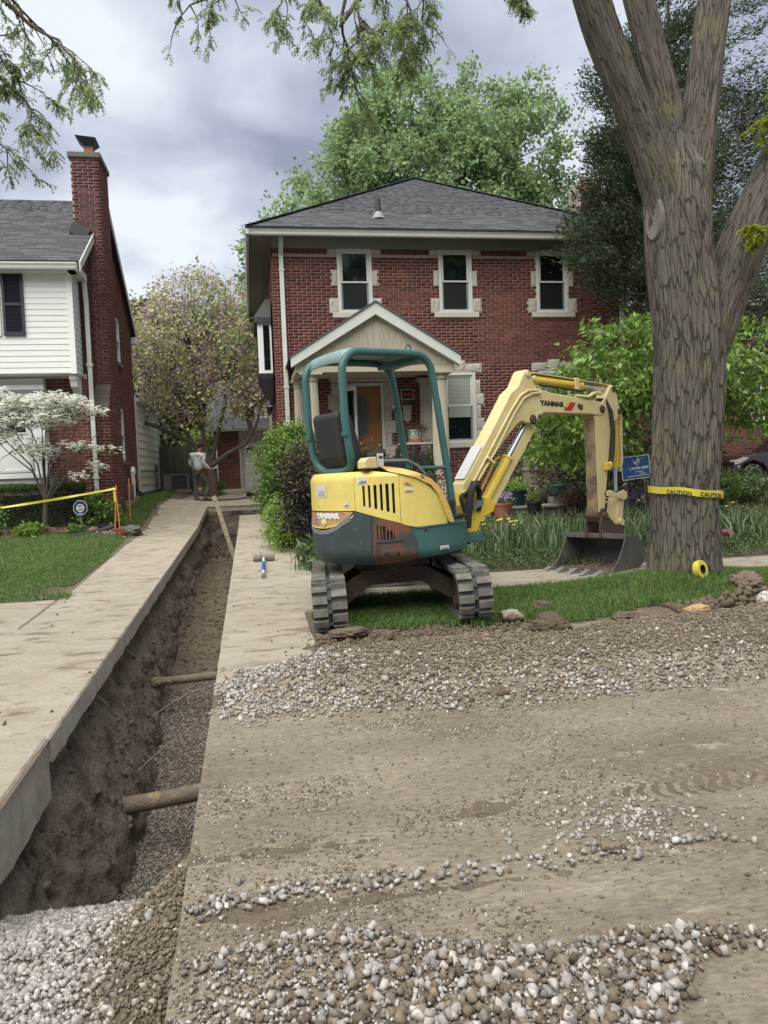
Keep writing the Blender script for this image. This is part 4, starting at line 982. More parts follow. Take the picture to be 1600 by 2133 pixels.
# ------------------------------------------------------------------ garage
Gr = thing('garage', 'brick garage with white door and dark roof at the end of the driveway', 'garage', (.8, 29, 1.04))
mb = MB(); mb.box(-1.13, -.36, 29.0, 35, .9, 3.2); mb.box(2.3, 3.2, 29.0, 35, .9, 3.2); mb.box(-.36, 2.3, 29.12, 35, 2.72, 3.2); gw = mb.build('wall', M['mortar'], Gr)
M['garage_brick'] = mat('garage_brick', (.21, .075, .050), (.16, .06, .045), 30, .9, bump=.3, rnd=.25)
bx = bond(-1.13, -.36, .95, 3.2, []); lay(bx, (0, 29, 0), (1, 0, 0), (0, -1, 0), M['garage_brick'], gw, 150)
mb = MB(); mb.box(-.36, -.27, 28.97, 29.06, 1.0, 2.72); mb.build('door_jamb', M['trim'], Gr)
pieces('header_board', [((-.36+.11*(i+.5), 29.08, 2.96), (.104, .03, .46)) for i in range(24)], M['trim'], gw)
mb = MB(); mb.box(-.27, 2.3, 29.07, 29.10, 1.02, 2.72); gd = mb.build('garage_door', M['white'], Gr)
for i in range(6):
    mb = MB(); mb.box(-.25, 2.28, 29.045, 29.068, 1.05+i*.28, 1.05+i*.28+.262); mb.build('door_panel', M['white'], gd, bevel=.008)
for i in range(5):
    x = -.13+i*.5
    mb = MB(); mb.box(x, x+.34, 29.030, 29.044, 2.36, 2.58); lt = mb.build('door_light', M['white'], gd)
    for a, b in ((0, 0), (1, 0), (0, 1), (1, 1)): mb = MB(); mb.box(x+.03+a*.15, x+.16+a*.15, 29.022, 29.029, 2.385+b*.095, 2.465+b*.095); mb.build('pane', M['glass'], lt)
mb = MB(); mb.add([(-1.5, 28.6, 3.28), (3.5, 28.6, 3.28), (3.5, 32, 5.4), (-1.5, 32, 5.4), (-1.5, 35.4, 3.28), (3.5, 35.4, 3.28), (-1.5, 28.6, 3.22), (3.5, 28.6, 3.22)], [(0, 1, 2, 3), (3, 2, 5, 4), (0, 6, 7, 1), (0, 3, 4)]); mb.build('roof', M['shingle'], Gr)
mb = MB(); mb.prism(gp, -1.5, 3.4, lambda u, v, a: (a, 28.6+u, 3.15+v)); mb.build('gutter', M['trim'], Gr)
mb = MB(); mb.box(-1.45, -1.1, 28.62, 29, 3.2, 3.218); mb.box(-1.1, 3.4, 28.62, 29, 3.2, 3.218); mb.build('soffit', M['trim'], Gr)
mb = MB(); mb.tube([(-1.28, 28.55, 3.2), (-1.28, 28.6, 3.0), (-1.17, 28.95, 2.75), (-1.17, 28.95, 1.05)], .04, 6); mb.build('downspout', M['trim'], Gr)
mb = MB(); mb.prism([(.30, 3.42), (2.1, 3.42), (2.1, 4.12), (1.2, 4.75), (.30, 4.12)], 29.2, 31, P3); dm = mb.build('dormer', M['beige'], Gr)
clap(dm, (.32, 29.19, 3.44), (1, 0, 0), (0, -1, 0), 1.76, 3.44, 4.12, .15, M['trim'])
for s in (-1, 1): mb = MB(); mb.prism([(1.2, 4.98), (1.2+s*1.25, 4.06), (1.2+s*1.25, 3.92), (1.2, 4.80)], 29.0, 31.2, P3); mb.build('dormer_roof', M['trim'], dm)
mb = MB(); mb.box(.25, .33, 29.12, 29.19, 3.38, 4.1); mb.box(.25, 2.15, 29.12, 29.19, 3.36, 3.43); mb.build('dormer_trim', M['white'], dm)
mb = MB(); mb.box(-.80, -.68, 28.9, 28.98, 2.42, 2.45); mb.lathe([(.06, 0), (.075, .18), (.03, .26), (.0, .28)], (-.74, 28.86, 2.16), 6); mb.build('wall_lantern', M['black_metal'], Gr)
# fence of weathered boards
M['fence_wood'] = mat('fence_wood', (.125, .115, .092), (.09, .082, .066), 3, .95, bump=.5, bscale=40, stretch=(6, 6, .6), rnd=.2)
Fe = thing('board_fence', 'weathered grey board fence behind the air conditioner', 'fence', (-2.6, 28.5, 1))
for i in range(8):
    x = -3.16+i*.142; h = 2.66+random.uniform(-.02, .02)
    mb = MB(); mb.prism([(x, .9), (x+.136, .9), (x+.136, h-.03), (x+.11, h), (x+.026, h), (x, h-.03)], 28.48, 28.5, P3); mb.build('fence_board', M['fence_wood'], Fe)
for i in range(2): mb = MB(); mb.box(-2.0, -1.93, 28.4+i*.9, 28.47+i*.9, .9, 2.5); mb.build('fence_post', M['fence_wood'], Fe)
# air conditioner
M['ac_metal'] = mat('ac_metal', (.27, .265, .25), (.22, .215, .2), 4, .6, bump=.05); M['ac_dark'] = mat('ac_dark', (.045, .045, .05), None, 10, .6)
Ac = thing('air_conditioner', 'grey air conditioner unit standing in front of the board fence', 'air conditioner', (-2.5, 27.4, 1))
zg = g1(-2.5, 27.4)-.02
mb = MB(); mb.box(-2.93, -2.12, 27.1, 27.8, zg+.04, zg+.54); ac = mb.build('casing', M['ac_metal'], Ac, bevel=.012)
mb = MB(); mb.box(-2.95, -2.10, 27.08, 27.82, zg+.54, zg+.58); mb.build('lid', M['ac_metal'], Ac, bevel=.012)
mb = MB(); mb.box(-2.66, -2.15, 27.09, 27.099, zg+.08, zg+.52); gr_ = mb.build('grille', M['ac_dark'], Ac)
pieces('grille_bar', [((-2.405, 27.082, zg+.1+i*.045), (.5, .01, .01)) for i in range(10)], M['ac_metal'], gr_)
mb = MB(); mb.box(-3.0, -2.05, 27.0, 27.9, zg-.05, zg+.035); mb.build('pad', M['concrete_edge'], Ac)
# far salmon brick house with arched window
M['salmon'] = mat('salmon', (.36, .19, .135), (.42, .25, .19), 4, .9, bump=.2, c3=(.26, .12, .09), s3=10)
Fa = thing('far_house', 'salmon brick house with arched window far behind the fence', 'house', (-4, 42, 1))
mb = MB(); mb.prism([(-6.2, .8), (-1.6, .8), (-1.6, 2.6), (-3.6, 4.25), (-6.2, 2.6)], 40, 43.9, P3); mb.build('front_gable', M['salmon'], Fa)
mb = MB(); mb.box(-10, -3.2, 44, 52, .8, 6.2); mb.build('main_block', M['brick'], Fa)
for s in (-1, 1): mb = MB(); mb.prism([(-3.6, 4.42), (-3.6+s*2.4, 2.75), (-3.6+s*2.4, 2.5), (-3.6, 4.2)], 39.8, 40.0, P3); mb.build('rake_board', M['trim'], Fa)
arch = [(-4.12, 3.18), (-3.18, 3.18)]+[(-3.65+.47*math.cos(t), 3.25+.47*math.sin(t)) for t in np.linspace(0, math.pi, 12)]
mb = MB(); mb.prism(arch, 39.93, 39.99, P3); mb.build('arched_window', M['glass'], Fa)
mb = MB(); mb.box(-4.6, -2.6, 39.9, 39.995, 3.05, 3.17); mb.build('window_ledge', M['trim'], Fa)
for x in (-4.25, -3.35): mb = MB(); mb.box(x, x+.12, 43.9, 43.99, 1, 6.1); mb.build('trim_strip', M['white'], Fa)
mb = MB(); mb.add([(-10.5, 43.5, 6.1), (-2.9, 43.5, 6.1), (-2.9, 48, 8.6), (-10.5, 48, 8.6)], [(0, 1, 2, 3)]); mb.build('roof', M['shingle'], Fa)
# brick house to the right
Nb = thing('right_house', 'dark red brick house behind the shrubs at the right edge', 'house', (15, 22, 1))
mb = MB(); mb.box(11.2, 24, 21.8, 30, .4, 6.3); nw = mb.build('wall', M['mortar'], Nb)
bx = bond(11.2, 17.2, .5, 5.2, [(15.0, 15.9, 2.6, 4.4), (12.0, 12.9, 2.2, 4.2), (14.3, 14.85, .85, 1.3)]); lay(bx, (0, 21.8, 0), (1, 0, 0), (0, -1, 0), M['brick'], nw, 0)
window(Nb, 15.0, 15.9, 2.6, 4.4, 21.78); window(Nb, 12.0, 12.9, 2.2, 4.2, 21.78)
mb = MB(); mb.box(14.3, 14.85, 21.76, 21.79, .85, 1.3); mb.build('cellar_window', M['screen'], Nb)
mb = MB(); mb.add([(10.8, 21.3, 6.3), (24.4, 21.3, 6.3), (20.5, 26, 9.2), (14.7, 26, 9.2), (10.8, 30.5, 6.3), (24.4, 30.5, 6.3)], [(0, 1, 2, 3), (0, 3, 4), (1, 5, 2), (3, 2, 5, 4)]); mb.build('roof', M['shingle'], Nb)
mb = MB(); mb.box(10.8, 24.4, 21.28, 21.34, 6.1, 6.3); mb.build('gutter', M['trim'], Nb)

# ------------------------------------------------------------------ black car parked by the right house
M['car_paint'] = mat('car_paint', (.006, .007, .008), None, 4, .18, bump=0, coat=.8, spec=.6); M['tyre'] = mat('tyre', (.012, .012, .012), None, 20, .85); M['rim'] = mat('rim', (.35, .36, .37), None, 6, .3, metal=.9, bump=0); M['lamp_glass'] = mat('lamp_glass', (.5, .52, .54), (.2, .2, .2), 30, .15, bump=0)
Cr = thing('parked_car', 'black car parked beside the right house, front wheel showing', 'car', (16, 21, .7)); zc = .62; yc = 20.55
body = [(13.98, .35), (13.95, .62), (14.02, .80), (14.30, .95), (15.25, 1.06), (15.95, 1.55), (16.4, 1.66), (17.7, 1.62), (18.4, 1.15), (18.75, 1.05), (18.85, .5), (18.75, .3), (18.1, .3), (18.05, .5), (17.9, .68), (17.65, .75), (17.4, .68), (17.25, .5), (17.2, .28), (15.15, .28), (15.1, .5), (14.95, .7), (14.65, .8), (14.35, .72), (14.2, .5), (14.15, .3)]
mb = MB(); mb.prism(body, yc, yc+1.0, lambda u, v, a: (u, a+.0, zc+v)); mb.build('body', M['car_paint'], Cr, bevel=.05)
mb = MB(); mb.prism([(15.45, 1.08), (16.0, 1.5), (16.75, 1.55), (16.75, 1.06)], yc-.012, yc-.002, lambda u, v, a: (u, a, zc+v)); mb.build('side_window', M['glass'], Cr)
mb = MB(); mb.prism([(14.02, .82), (14.32, .92), (14.5, .90), (14.25, .76), (14.03, .70)], yc-.02, yc+.25, lambda u, v, a: (u, a, zc+v)); mb.build('headlight', M['lamp_glass'], Cr, bevel=.01)
for x in (14.64, 17.64):
    T = Matrix.Translation((x, yc-.02, zc+.36)) @ Matrix.Rotation(R(90), 4, 'X')
    mb = MB(T); mb.lathe([(.24, -.2), (.34, -.2), (.355, -.15), (.355, .0), (.33, .03), (.245, .03)], n=28); wl = mb.build('wheel', M['tyre'], Cr, True)
    mb = MB(T); mb.lathe([(.245, -.05), (.245, .032), (.225, .032), (.215, -.02)], n=28)
    for k in range(5):
        t = k*2*math.pi/5; c, s = math.cos(t), math.sin(t); mb.bar((.03*c, .03*s, .02), (.225*c, .225*s, .012), .055, .02)
    mb.lathe([(.05, .0), (.05, .035)], n=12); mb.build('rim', M['rim'], wl)
    mb = MB(T); mb.lathe([(.22, -.06), (.22, -.05)], n=20); mb.build('brake_disc', M['ac_dark'], wl)
# ================================================================== EXCAVATOR
M['yellow'] = mat('yellow', (.72, .60, .165), (.60, .49, .14), 5, .45, bump=.06, bscale=30, c3=(.20, .15, .075), s3=24, t3=.70, fine=.04, spec=.4)
M['boom_yellow'] = mat('boom_yellow', (.67, .575, .30), (.55, .46, .22), 4.5, .5, bump=.06, bscale=30, c3=(.14, .10, .06), s3=20, t3=.715, fine=.05, spec=.4)
M['cap_yellow'] = mat('cap_yellow', (.66, .46, .13), (.58, .40, .11), 3, .5, bump=.05, c3=(.14, .10, .05), s3=22, t3=.74, spec=.4)
M['cyl_yellow'] = mat('cyl_yellow', (.68, .50, .065), (.60, .43, .05), 4, .4, bump=.04, c3=(.07, .05, .03), s3=16, t3=.70, spec=.4)
M['teal'] = mat('teal', (.052, .140, .130), (.042, .112, .106), 4, .4, bump=.05, c3=(.26, .27, .24), s3=12, t3=.72, spec=.4)
M['pale_teal'] = mat('pale_teal', (.30, .42, .43), (.24, .36, .36), 4, .45, bump=.05, c3=(.10, .16, .15), s3=14, t3=.7)
M['gunmetal'] = mat('gunmetal', (.032, .050, .056), (.045, .064, .068), 4, .5, bump=.08, c3=(.13, .12, .10), s3=22, t3=.67, spec=.4, stretch=(1.2, 1.2, .8))
M['rust_panel'] = mat('rust_panel', (.045, .050, .050), (.150, .055, .026), 4.5, .75, bump=.3, bscale=60, sharp=.10, c3=(.09, .10, .10), s3=20, t3=.68)
M['rusty'] = mat('rusty', (.085, .050, .034), (.055, .042, .034), 9, .85, bump=.4, bscale=50, c3=(.19, .165, .13), s3=22, t3=.66)
M['worn_steel'] = mat('worn_steel', (.30, .22, .10), (.11, .075, .05), 6, .75, bump=.3, sharp=.12, c3=(.22, .19, .15), s3=18, t3=.62)
M['bucket_steel'] = mat('bucket_steel', (.062, .057, .052), (.12, .11, .098), 5, .7, bump=.35, bscale=50, c3=(.20, .165, .12), s3=6, t3=.64)
M['tooth'] = mat('tooth', (.36, .35, .33), (.27, .26, .24), 14, .45, metal=.6, bump=.2)
M['rubber'] = mat('rubber', (.055, .058, .062), (.085, .085, .083), 12, .9, bump=.3, bscale=60)
M['rubber_dusty'] = mat('rubber_dusty', (.185, .175, .150), (.095, .094, .09), 14, .95, bump=.4, bscale=70, rnd=.18, sharp=.15)
M['black_plastic'] = mat('black_plastic', (.014, .015, .017), (.022, .023, .025), 6, .6, bump=.2, bscale=90)
M['hose'] = mat('hose', (.012, .012, .013), (.03, .03, .031), 30, .7, bump=.5, bscale=200)
M['piston'] = mat('piston', (.6, .61, .62), None, 4, .14, metal=1, bump=0)
M['sticker'] = mat('sticker', (.60, .61, .60), (.50, .51, .50), 20, .5, bump=0); M['ink'] = mat('ink', (.015, .015, .016), None, 5, .5, bump=0)
M['red'] = mat('red', (.42, .020, .018), None, 5, .45, bump=0); M['chip_yellow'] = mat('chip_yellow', (.52, .36, .11), (.36, .22, .10), 30, .6, c3=(.30, .17, .13), s3=9, t3=.5)
M['grey_rim'] = mat('grey_rim', (.20, .205, .20), None, 10, .6); M['lens'] = mat('lens', (.6, .6, .62), None, 10, .15, bump=0)

EO = Vector((1.33, 7.33, .235)); EA = R(27)
TL_ = Matrix.Translation(EO) @ Matrix.Rotation(R(-1.2), 4, (math.cos(EA), math.sin(EA), 0)) @ Matrix.Rotation(EA, 4, 'Z')
X = thing('excavator', 'yellow and teal mini excavator parked on the grass, bucket lowered by the tree', 'excavator', tuple(EO))
FR = lambda u, v, a: (u, -a, v)             # forward, height, right
def E_(): return MB(TL_)
def Rf(z): return .75-.075*ss((.61-z)/.13)-.04*ss((z-1.28)/.07)
def cpanel(name, ph, zlo, zhi, mt, parent, off=0, th=.03, m=8, step=2.0, drop=None):
    """curved body panel: ph degrees (list), heights at those angles"""
    ph = np.asarray(ph, float); n = max(4, int(abs(ph[-1]-ph[0])/step)+1)
    A = np.linspace(ph[0], ph[-1], n); s_ = ph if ph[0] < ph[-1] else ph[::-1]
    lo = np.interp(A, s_, zlo if ph[0] < ph[-1] else zlo[::-1]); hi = np.interp(A, s_, zhi if ph[0] < ph[-1] else zhi[::-1])
    V = []; F = []
    for k in (0, 1):
        for i in range(n):
            for j in range(m):
                z = lo[i]+(hi[i]-lo[i])*j/(m-1); q = float(Rf(z))+off-(th if k else 0); t = R(A[i]); V.append((q*math.cos(t), -q*math.sin(t), z))
    for i in range(n-1):
        for j in range(m-1):
            z = (lo[i]+lo[i+1]+(hi[i]+hi[i+1]-lo[i]-lo[i+1])*(j+.5)/(m-1))/2
            if drop and drop((A[i]+A[i+1])/2, z): continue
            a = i*m+j; F.append((a, a+m, a+m+1, a+1)); b = n*m+a; F.append((b, b+1, b+m+1, b+m))
    for j in range(m-1):
        for i in (0, n-1): a = i*m+j; F.append((a, a+1, n*m+a+1, n*m+a))
    for i in range(n-1):
        for j in (0, m-1): a = i*m+j; F.append((a, a+m, n*m+a+m, n*m+a))
    mb = E_(); mb.add(V, F); return mb.build(name, mt, parent, True)
def onbody(phi_, z, off=.002): q = float(Rf(z))+off; t = R(phi_); return TL_ @ Vector((q*math.cos(t), -q*math.sin(t), z))

# upper body shell
rear = cpanel('rear_cover', [151.2, 230, 290], [.992, 1.0, 1.0], [1.335, 1.335, 1.335], M['yellow'], X, .004, m=12)
vents = [(144.5-i*4.02, 1.027-i*.0142, 1.212+i*.0018) for i in range(6)]
def vdrop(a, z):
    for c, l, h in vents:
        w_ = .95
        if abs(a-c) < w_ and l < z < h:
            e = min(z-l, h-z)/.012; return not (e < 1 and abs(a-c) > w_*math.sqrt(max(0, 1-(1-e)**2)))
    return False
vent = cpanel('vent_panel', [120.4, 129, 139, 150.9], [.870, .902, .943, .990], [1.303, 1.318, 1.335, 1.335], M['yellow'], X, .006, th=.02, m=60, step=.35, drop=vdrop)
cpanel('vent_core', [121.5, 150], [.90, 1.0], [1.28, 1.29], M['ink'], vent, -.045, th=.01)
for i in range(9): pass
eng = cpanel('side_door', [84.2, 85, 92.3, 100, 108.6, 115, 120.1], [.836, .837, .835, .832, .826, .838, .868], [.85, .905, 1.094, 1.19, 1.256, 1.283, 1.303], M['yellow'], X, .002, m=12)
cpanel('arch_cap', [79, 83.6, 88.3, 92.3, 98, 103.3, 108.6, 118.3, 127, 132.7], [.842, .846, .972, 1.097, 1.19, 1.22, 1.259, 1.297, 1.325, 1.372], [.863, 1.0, 1.117, 1.18, 1.245, 1.279, 1.31, 1.349, 1.366, 1.376], M['cap_yellow'], X, .022, m=5, step=1.2, th=.06)
cw = cpanel('counterweight', [140.2, 152, 154, 160, 168, 176, 186, 200, 212, 225, 300], [.506, .506, .506, .506, .506, .506, .506, .506, .506, .506, .506], [.944, .986, .965, .915, .855, .825, .815, .83, .87, .985, .985], M['gunmetal'], X, .010, m=10)
cpanel('counterweight_lip', [155, 160, 168, 176, 186, 200, 212, 222], [.90, .872, .815, .786, .778, .79, .83, .90], [.955, .917, .857, .827, .817, .832, .872, .95], M['grey_rim'], cw, .014, m=4)
plate = cpanel('rear_plate', [153.4, 156, 162, 172, 180, 190, 205, 212], [.955, .925, .895, .862, .850, .850, .86, .88], [.984, .984, .984, .984, .984, .984, .984, .984], M['chip_yellow'], X, .006, m=5)
cpanel('plate_edge', [152.6, 156, 162, 172, 180, 190, 205], [.944, .912, .880, .847, .835, .835, .845], [.957, .925, .895, .862, .850, .850, .86], M['yellow'], plate, .012, m=3)
def bend(ph0, z0, off): 
    def fn(x, y, z): q = float(Rf(z0))+off+z; t = R(ph0)-x/q; return TL_ @ Vector((q*math.cos(t), -q*math.sin(t), z0+y))
    return fn
text_mesh('maker_name', 'YANMAR', .070, bend(190.5, .925, .009), M['white'], plate, .003, .003, sx=1.2)
mb = MB(); c = onbody(180, .886, .0); ax = (c-(TL_ @ Vector((0, 0, .886)))).normalized()
mb.T = Matrix.Translation(c) @ ax.to_track_quat('Z', 'Y').to_matrix().to_4x4(); mb.lathe([(.036, 0), (.036, .02), (.026, .024)], n=18); mb.build('lamp_hood', M['yellow'], plate, True)
mb = MB(mb.T); mb.lathe([(.025, .012), (.02, .026), (.005, .03)], n=16); mb.build('lamp_lens', M['lens'], plate, True)
rp_ = cpanel('grille_panel', [108.4, 110, 113.6, 119.6, 129.2, 139.8], [.546, .54, .53, .52, .512, .506], [.58, .72, .822, .866, .900, .940], M['rust_panel'], X, .006, m=14, step=.8, drop=lambda a, z: 122.5 < a < 136.2 and .728 < z < .742+(a-120)*.0082 and int(a*1.0/1.15) % 2 == 0)
cpanel('grille_core', [121, 137.5], [.70, .70], [.88, .90], M['ink'], rp_, -.03, th=.01)
cpanel('grille_frame', [119.5, 122, 130, 137.5], [.712, .712, .708, .704], [.728, .728, .724, .72], M['gunmetal'], rp_, .016, m=3)
for a in (131, 123.2):
    c = onbody(a, .606, .0); ax = (c-(TL_ @ Vector((0, 0, .606)))).normalized(); mb = MB(Matrix.Translation(c) @ ax.to_track_quat('Z', 'Y').to_matrix().to_4x4()); mb.lathe([(.017, 0), (.017, .010), (.010, .012)], n=12); mb.build('plug', M['ink'], rp_)
for a in (137.2, 135.2): cpanel('panel_rib', [a, a+.8], [.53, .53], [.69, .69], M['gunmetal'], rp_, .012, m=4, step=.4)
tl = cpanel('side_skirt', [56, 60, 85, 100, 107.8, 117], [.60, .588, .565, .550, .545, .545], [.832, .832, .834, .824, .820, .820], M['teal'], X, .0, m=8)
cpanel('skirt_top', [56, 85, 100, 112.8], [.826, .828, .818, .812], [.836, .838, .830, .822], M['teal'], tl, .010, m=3, th=.10)
c = onbody(103, .79, .0); ax = (c-(TL_ @ Vector((0, 0, .79)))).normalized(); mb = MB(Matrix.Translation(c) @ ax.to_track_quat('Z', 'Y').to_matrix().to_4x4()); mb.lathe([(.012, 0), (.012, .006)], n=10); mb.build('skirt_bolt', M['ink'], tl)
# decals
for n_, a0, a1, z0, z1, par in (('decal', 176, 189.4, 1.125, 1.23, rear), ('decal', 141, 149, 1.224, 1.277, vent), ('decal', 155.5, 159.6, 1.03, 1.074, rear), ('decal', 111, 116.9, 1.138, 1.165, eng), ('decal', 84.3, 92.4, .606, .640, tl)):
    d = cpanel(n_, [a0, a1], [z0, z0], [z1, z1], M['sticker'], par, .0085, m=3, step=1.5, th=.002)
    k = 3 if z1-z0 > .05 else 2
    for i in range(k): zq = z0+(z1-z0)*(.12+.16*i); cpanel('decal_line', [a0+(a1-a0)*.12, a1-(a1-a0)*(.15+.1*i)], [zq]*2, [zq+.005]*2, M['grey_rim'], d, .0105, m=2, step=1.5, th=.001)
cpanel('latch_recess', [110.2, 118.2], [1.188, 1.205], [1.236, 1.243], M['cap_yellow'], eng, .006, m=4, th=.004)
mb = E_(); q = .757; 
for a in (116.0,): mb.tube([(q*math.cos(R(a)), -q*math.sin(R(a)), 1.218), (q*math.cos(R(a-2.6)), -q*math.sin(R(a-2.6)), 1.205)], .010, 8)
mb.build('latch', M['chrome'], eng, True)
cc = onbody(104.5, 1.268, .02); ax = (cc-(TL_ @ Vector((0, 0, 1.268)))).normalized(); mb = MB(Matrix.Translation(cc) @ ax.to_track_quat('Z', 'Y').to_matrix().to_4x4()); mb.lathe([(.018, 0), (.018, .006), (.008, .008)], n=14); mb.build('cap_bolt', M['chrome'], eng)
# decks inside the shell
def disc(r, z, a0=0, a1=360, n=40): return [(r*math.cos(R(a0+(a1-a0)*i/n)), r*math.sin(R(a0+(a1-a0)*i/n))) for i in range(n+1)]
mb = E_(); mb.prism([(x, y) for x, y in disc(.715, 0, 118, 242)], 1.27, 1.318, lambda u, v, a: (u, -v, a)); mb.build('rear_deck', M['yellow'], X, bevel=.015)
mb = E_(); mb.prism(disc(.70, 0)[:-1], .56, .84, lambda u, v, a: (u, -v, a)); mb.build('turntable_floor', M['black_plastic'], X)
mb = E_(); mb.prism([(.06, -.60), (.06, .66), (-.25, .66), (-.25, -.6)], .84, 1.29, lambda u, v, a: (u, -v, a)); mb.build('seat_base', M['black_plastic'], X, bevel=.02)
mb = E_(); mb.prism([(.06, .30), (.06, .64), (.36, .56), (.36, .30)], .84, 1.05, lambda u, v, a: (u, -v, a)); mb.build('side_console', M['black_plastic'], X, bevel=.03)
# seat
mb = E_(); mb.prism([(-.72, 1.86), (-.66, 1.89), (-.55, 1.87), (-.44, 1.52), (-.36, 1.42), (-.40, 1.36), (-.58, 1.36), (-.66, 1.48)], -.20, .22, FR); seat = mb.build('seat', M['black_plastic'], X, bevel=.05)
mb = E_(); mb.prism([(-.52, 1.33), (-.52, 1.43), (-.2, 1.46), (.02, 1.45), (.05, 1.38), (0, 1.33)], -.23, .25, FR); mb.build('seat_cushion', M['black_plastic'], seat, bevel=.04)
mb = E_(); mb.tube([(-.42, -.26, 1.38), (-.42, -.26, 1.47), (-.25, -.27, 1.50)], .045, 10); mb.build('armrest', M['black_plastic'], seat, True)
# canopy frame
def hoop(s):
    P = []
    def arc(c, r, a0, a1, k=7): return [(c[0]+r*math.cos(R(a0+(a1-a0)*i/k)), c[1]+r*math.sin(R(a0+(a1-a0)*i/k))) for i in range(k+1)]
    pts = [(-.655, 1.56), (-.685, 1.80), (-.69, 2.20)] + arc((-.50, 2.22), .19, 178, 92) + [(.02, 2.425)] + arc((.16, 2.235), .19, 90, 10) + [(.40, 1.95), (.535, 1.02), (.55, .86)]
    P = [(x, -s*.31, z) for x, z in pts]
    lead = [(-.60, -s*.07, 1.345), (-.60, -s*.16, 1.35), (-.605, -s*.235, 1.375), (-.62, -s*.285, 1.425), (-.645, -s*.308, 1.50)]
    return lead+P
cano = E_(); cano.tube(hoop(1), .036, 14); fr_ = cano.build('canopy_post_frame', M['teal'], X, True)
mb = E_(); mb.tube(hoop(-1), .036, 14); mb.build('canopy_post_frame', M['teal'], X, True)
mb = E_(); mb.tube([(-.60, .08, 1.345), (-.60, -.08, 1.345)], .036, 12); mb.build('frame_foot', M['teal'], fr_, True)
for x, z in ((-.58, 2.375), (.18, 2.385)): mb = E_(); mb.bar((x, .30, z), (x, -.30, z), .06, .06); mb.build('cross_bar', M['teal'], fr_, bevel=.01)
mb = E_(); nr = 9
for i in range(nr):
    t = -1+2*i/(nr-1)
    for x, z in ((-.655, 2.30), (-.62, 2.40), (-.5, 2.437), (.1, 2.447), (.24, 2.42), (.31, 2.34)): mb.v.append(tuple(TL_ @ Vector((x, -.30*t, z+.025*(1-t*t)))))
mb.n = len(mb.v)
for i in range(nr-1):
    for j in range(5): a = i*6+j; mb.f.append((a, a+1, a+7, a+6))
rf_ = mb.build('canopy_roof', M['pale_teal'], X, True); sm = rf_.modifiers.new('s', 'SOLIDIFY'); sm.thickness = .008
mb = E_(); mb.tube([(.07+.03*math.cos(t), -.31, 2.475+.03*math.sin(t)) for t in np.linspace(-.6, 3.8, 12)], .008, 6); mb.build('lifting_eye', M['teal'], fr_, True)
for s in (1, -1): mb = E_(); mb.tube([(-.683, -s*.31, 1.66), (-.688, -s*.31, 1.70)], .040, 14); mb.build('post_joint', M['teal'], fr_, True)
mb = E_(); mb.tube([(.12, -.31, 1.35), (.48, -.31, 1.345)], .020, 10); mb.build('side_rail', M['teal'], fr_, True)
mb = E_(); mb.tube([(.33, .31, 1.97), (.36, .31, 2.0), (.41, .31, 2.0), (.43, .31, 1.96), (.50, .31, 1.35)], .016, 8); mb.build('grab_rail', M['teal'], fr_, True)
mb = E_(); mb.tube([(-.46, -.42, 1.40), (-.44, -.42, 1.42), (-.10, -.42, 1.42), (.02, -.42, 1.37), (.12, -.42, 1.28)], .017, 8); mb.build('console_rail', M['grey_rim'], X, True)
mb = E_(); mb.prism([(-.625, 1.36), (-.625, 1.42), (-.59, 1.455), (-.50, 1.46), (-.49, 1.36)], .38, .50, FR); bx_ = mb.build('control_box', M['boom_yellow'], X, bevel=.008)
mb = E_(); mb.box(-.60, -.52, -.47, -.41, 1.33, 1.36); mb.build('box_bracket', M['rusty'], bx_)
mb = E_(); mb.box(-.455, -.395, -.462, -.445, 1.365, 1.49); tg = mb.build('warning_tag', M['sticker'], X)
mb = E_(); mb.box(-.447, -.403, -.4645, -.4625, 1.445, 1.465); mb.box(-.452, -.398, -.4645, -.4625, 1.366, 1.377); mb.build('tag_print', M['ink'], tg)
for (f, r_, z0, z1, l) in ((.02, .12, 1.30, 1.54, .02), (.10, .22, 1.30, 1.54, .05), (-.02, -.30, 1.3, 1.55, .03), (.40, -.05, .85, 1.50, -.04), (.40, .08, .85, 1.50, -.04)):
    mb = E_(); mb.tube([(f, -r_, z0), (f+l*.5, -r_, (z0+z1)/2)], .009, 6); lv = mb.build('lever', M['chrome'], X, True)
    mb = E_(); mb.tube([(f+l*.5, -r_, (z0+z1)/2-.02), (f+l*.8, -r_, z1-.07), (f+l, -r_, z1), (f+l*1.1, -r_, z1+.015)], [.014, .022, .024, .010], 10); mb.build('lever_grip', M['black_plastic'], lv, True)

# boom
bp_ = [(.86, 1.0), (.90, 1.169), (1.063, 1.372), (1.35, 1.73), (1.661, 2.134), (1.776, 2.207), (1.86, 2.34), (1.893, 2.385), (1.935, 2.40), (1.975, 2.38), (2.02, 2.27), (2.07, 2.20), (2.327, 2.150), (2.858, 2.102), (3.12, 2.075), (3.20, 2.055), (3.262, 2.005), (3.268, 1.95), (3.225, 1.898), (2.985, 1.918), (2.20, 1.924), (2.12, 1.895), (2.06, 1.835), (1.985, 1.798), (1.88, 1.806), (1.82, 1.83), (1.737, 1.793), (1.55, 1.63), (1.361, 1.456), (1.117, 1.19), (1.07, 1.06), (1.0, .97), (.92, .96)]
mb = E_(); mb.prism(bp_, -.088, .088, FR); boom = mb.build('boom', M['boom_yellow'], X, bevel=.012)
text_mesh('boom_maker_name', 'YANMAR', .074, lambda x, y, z: TL_ @ Vector((2.125+x*1.0, -.0895-z, 2.008-x*.035+y)), M['ink'], boom, .001, .005, sx=1.28)
L3 = lambda f, z, r_=.0895: (f, -r_, z)
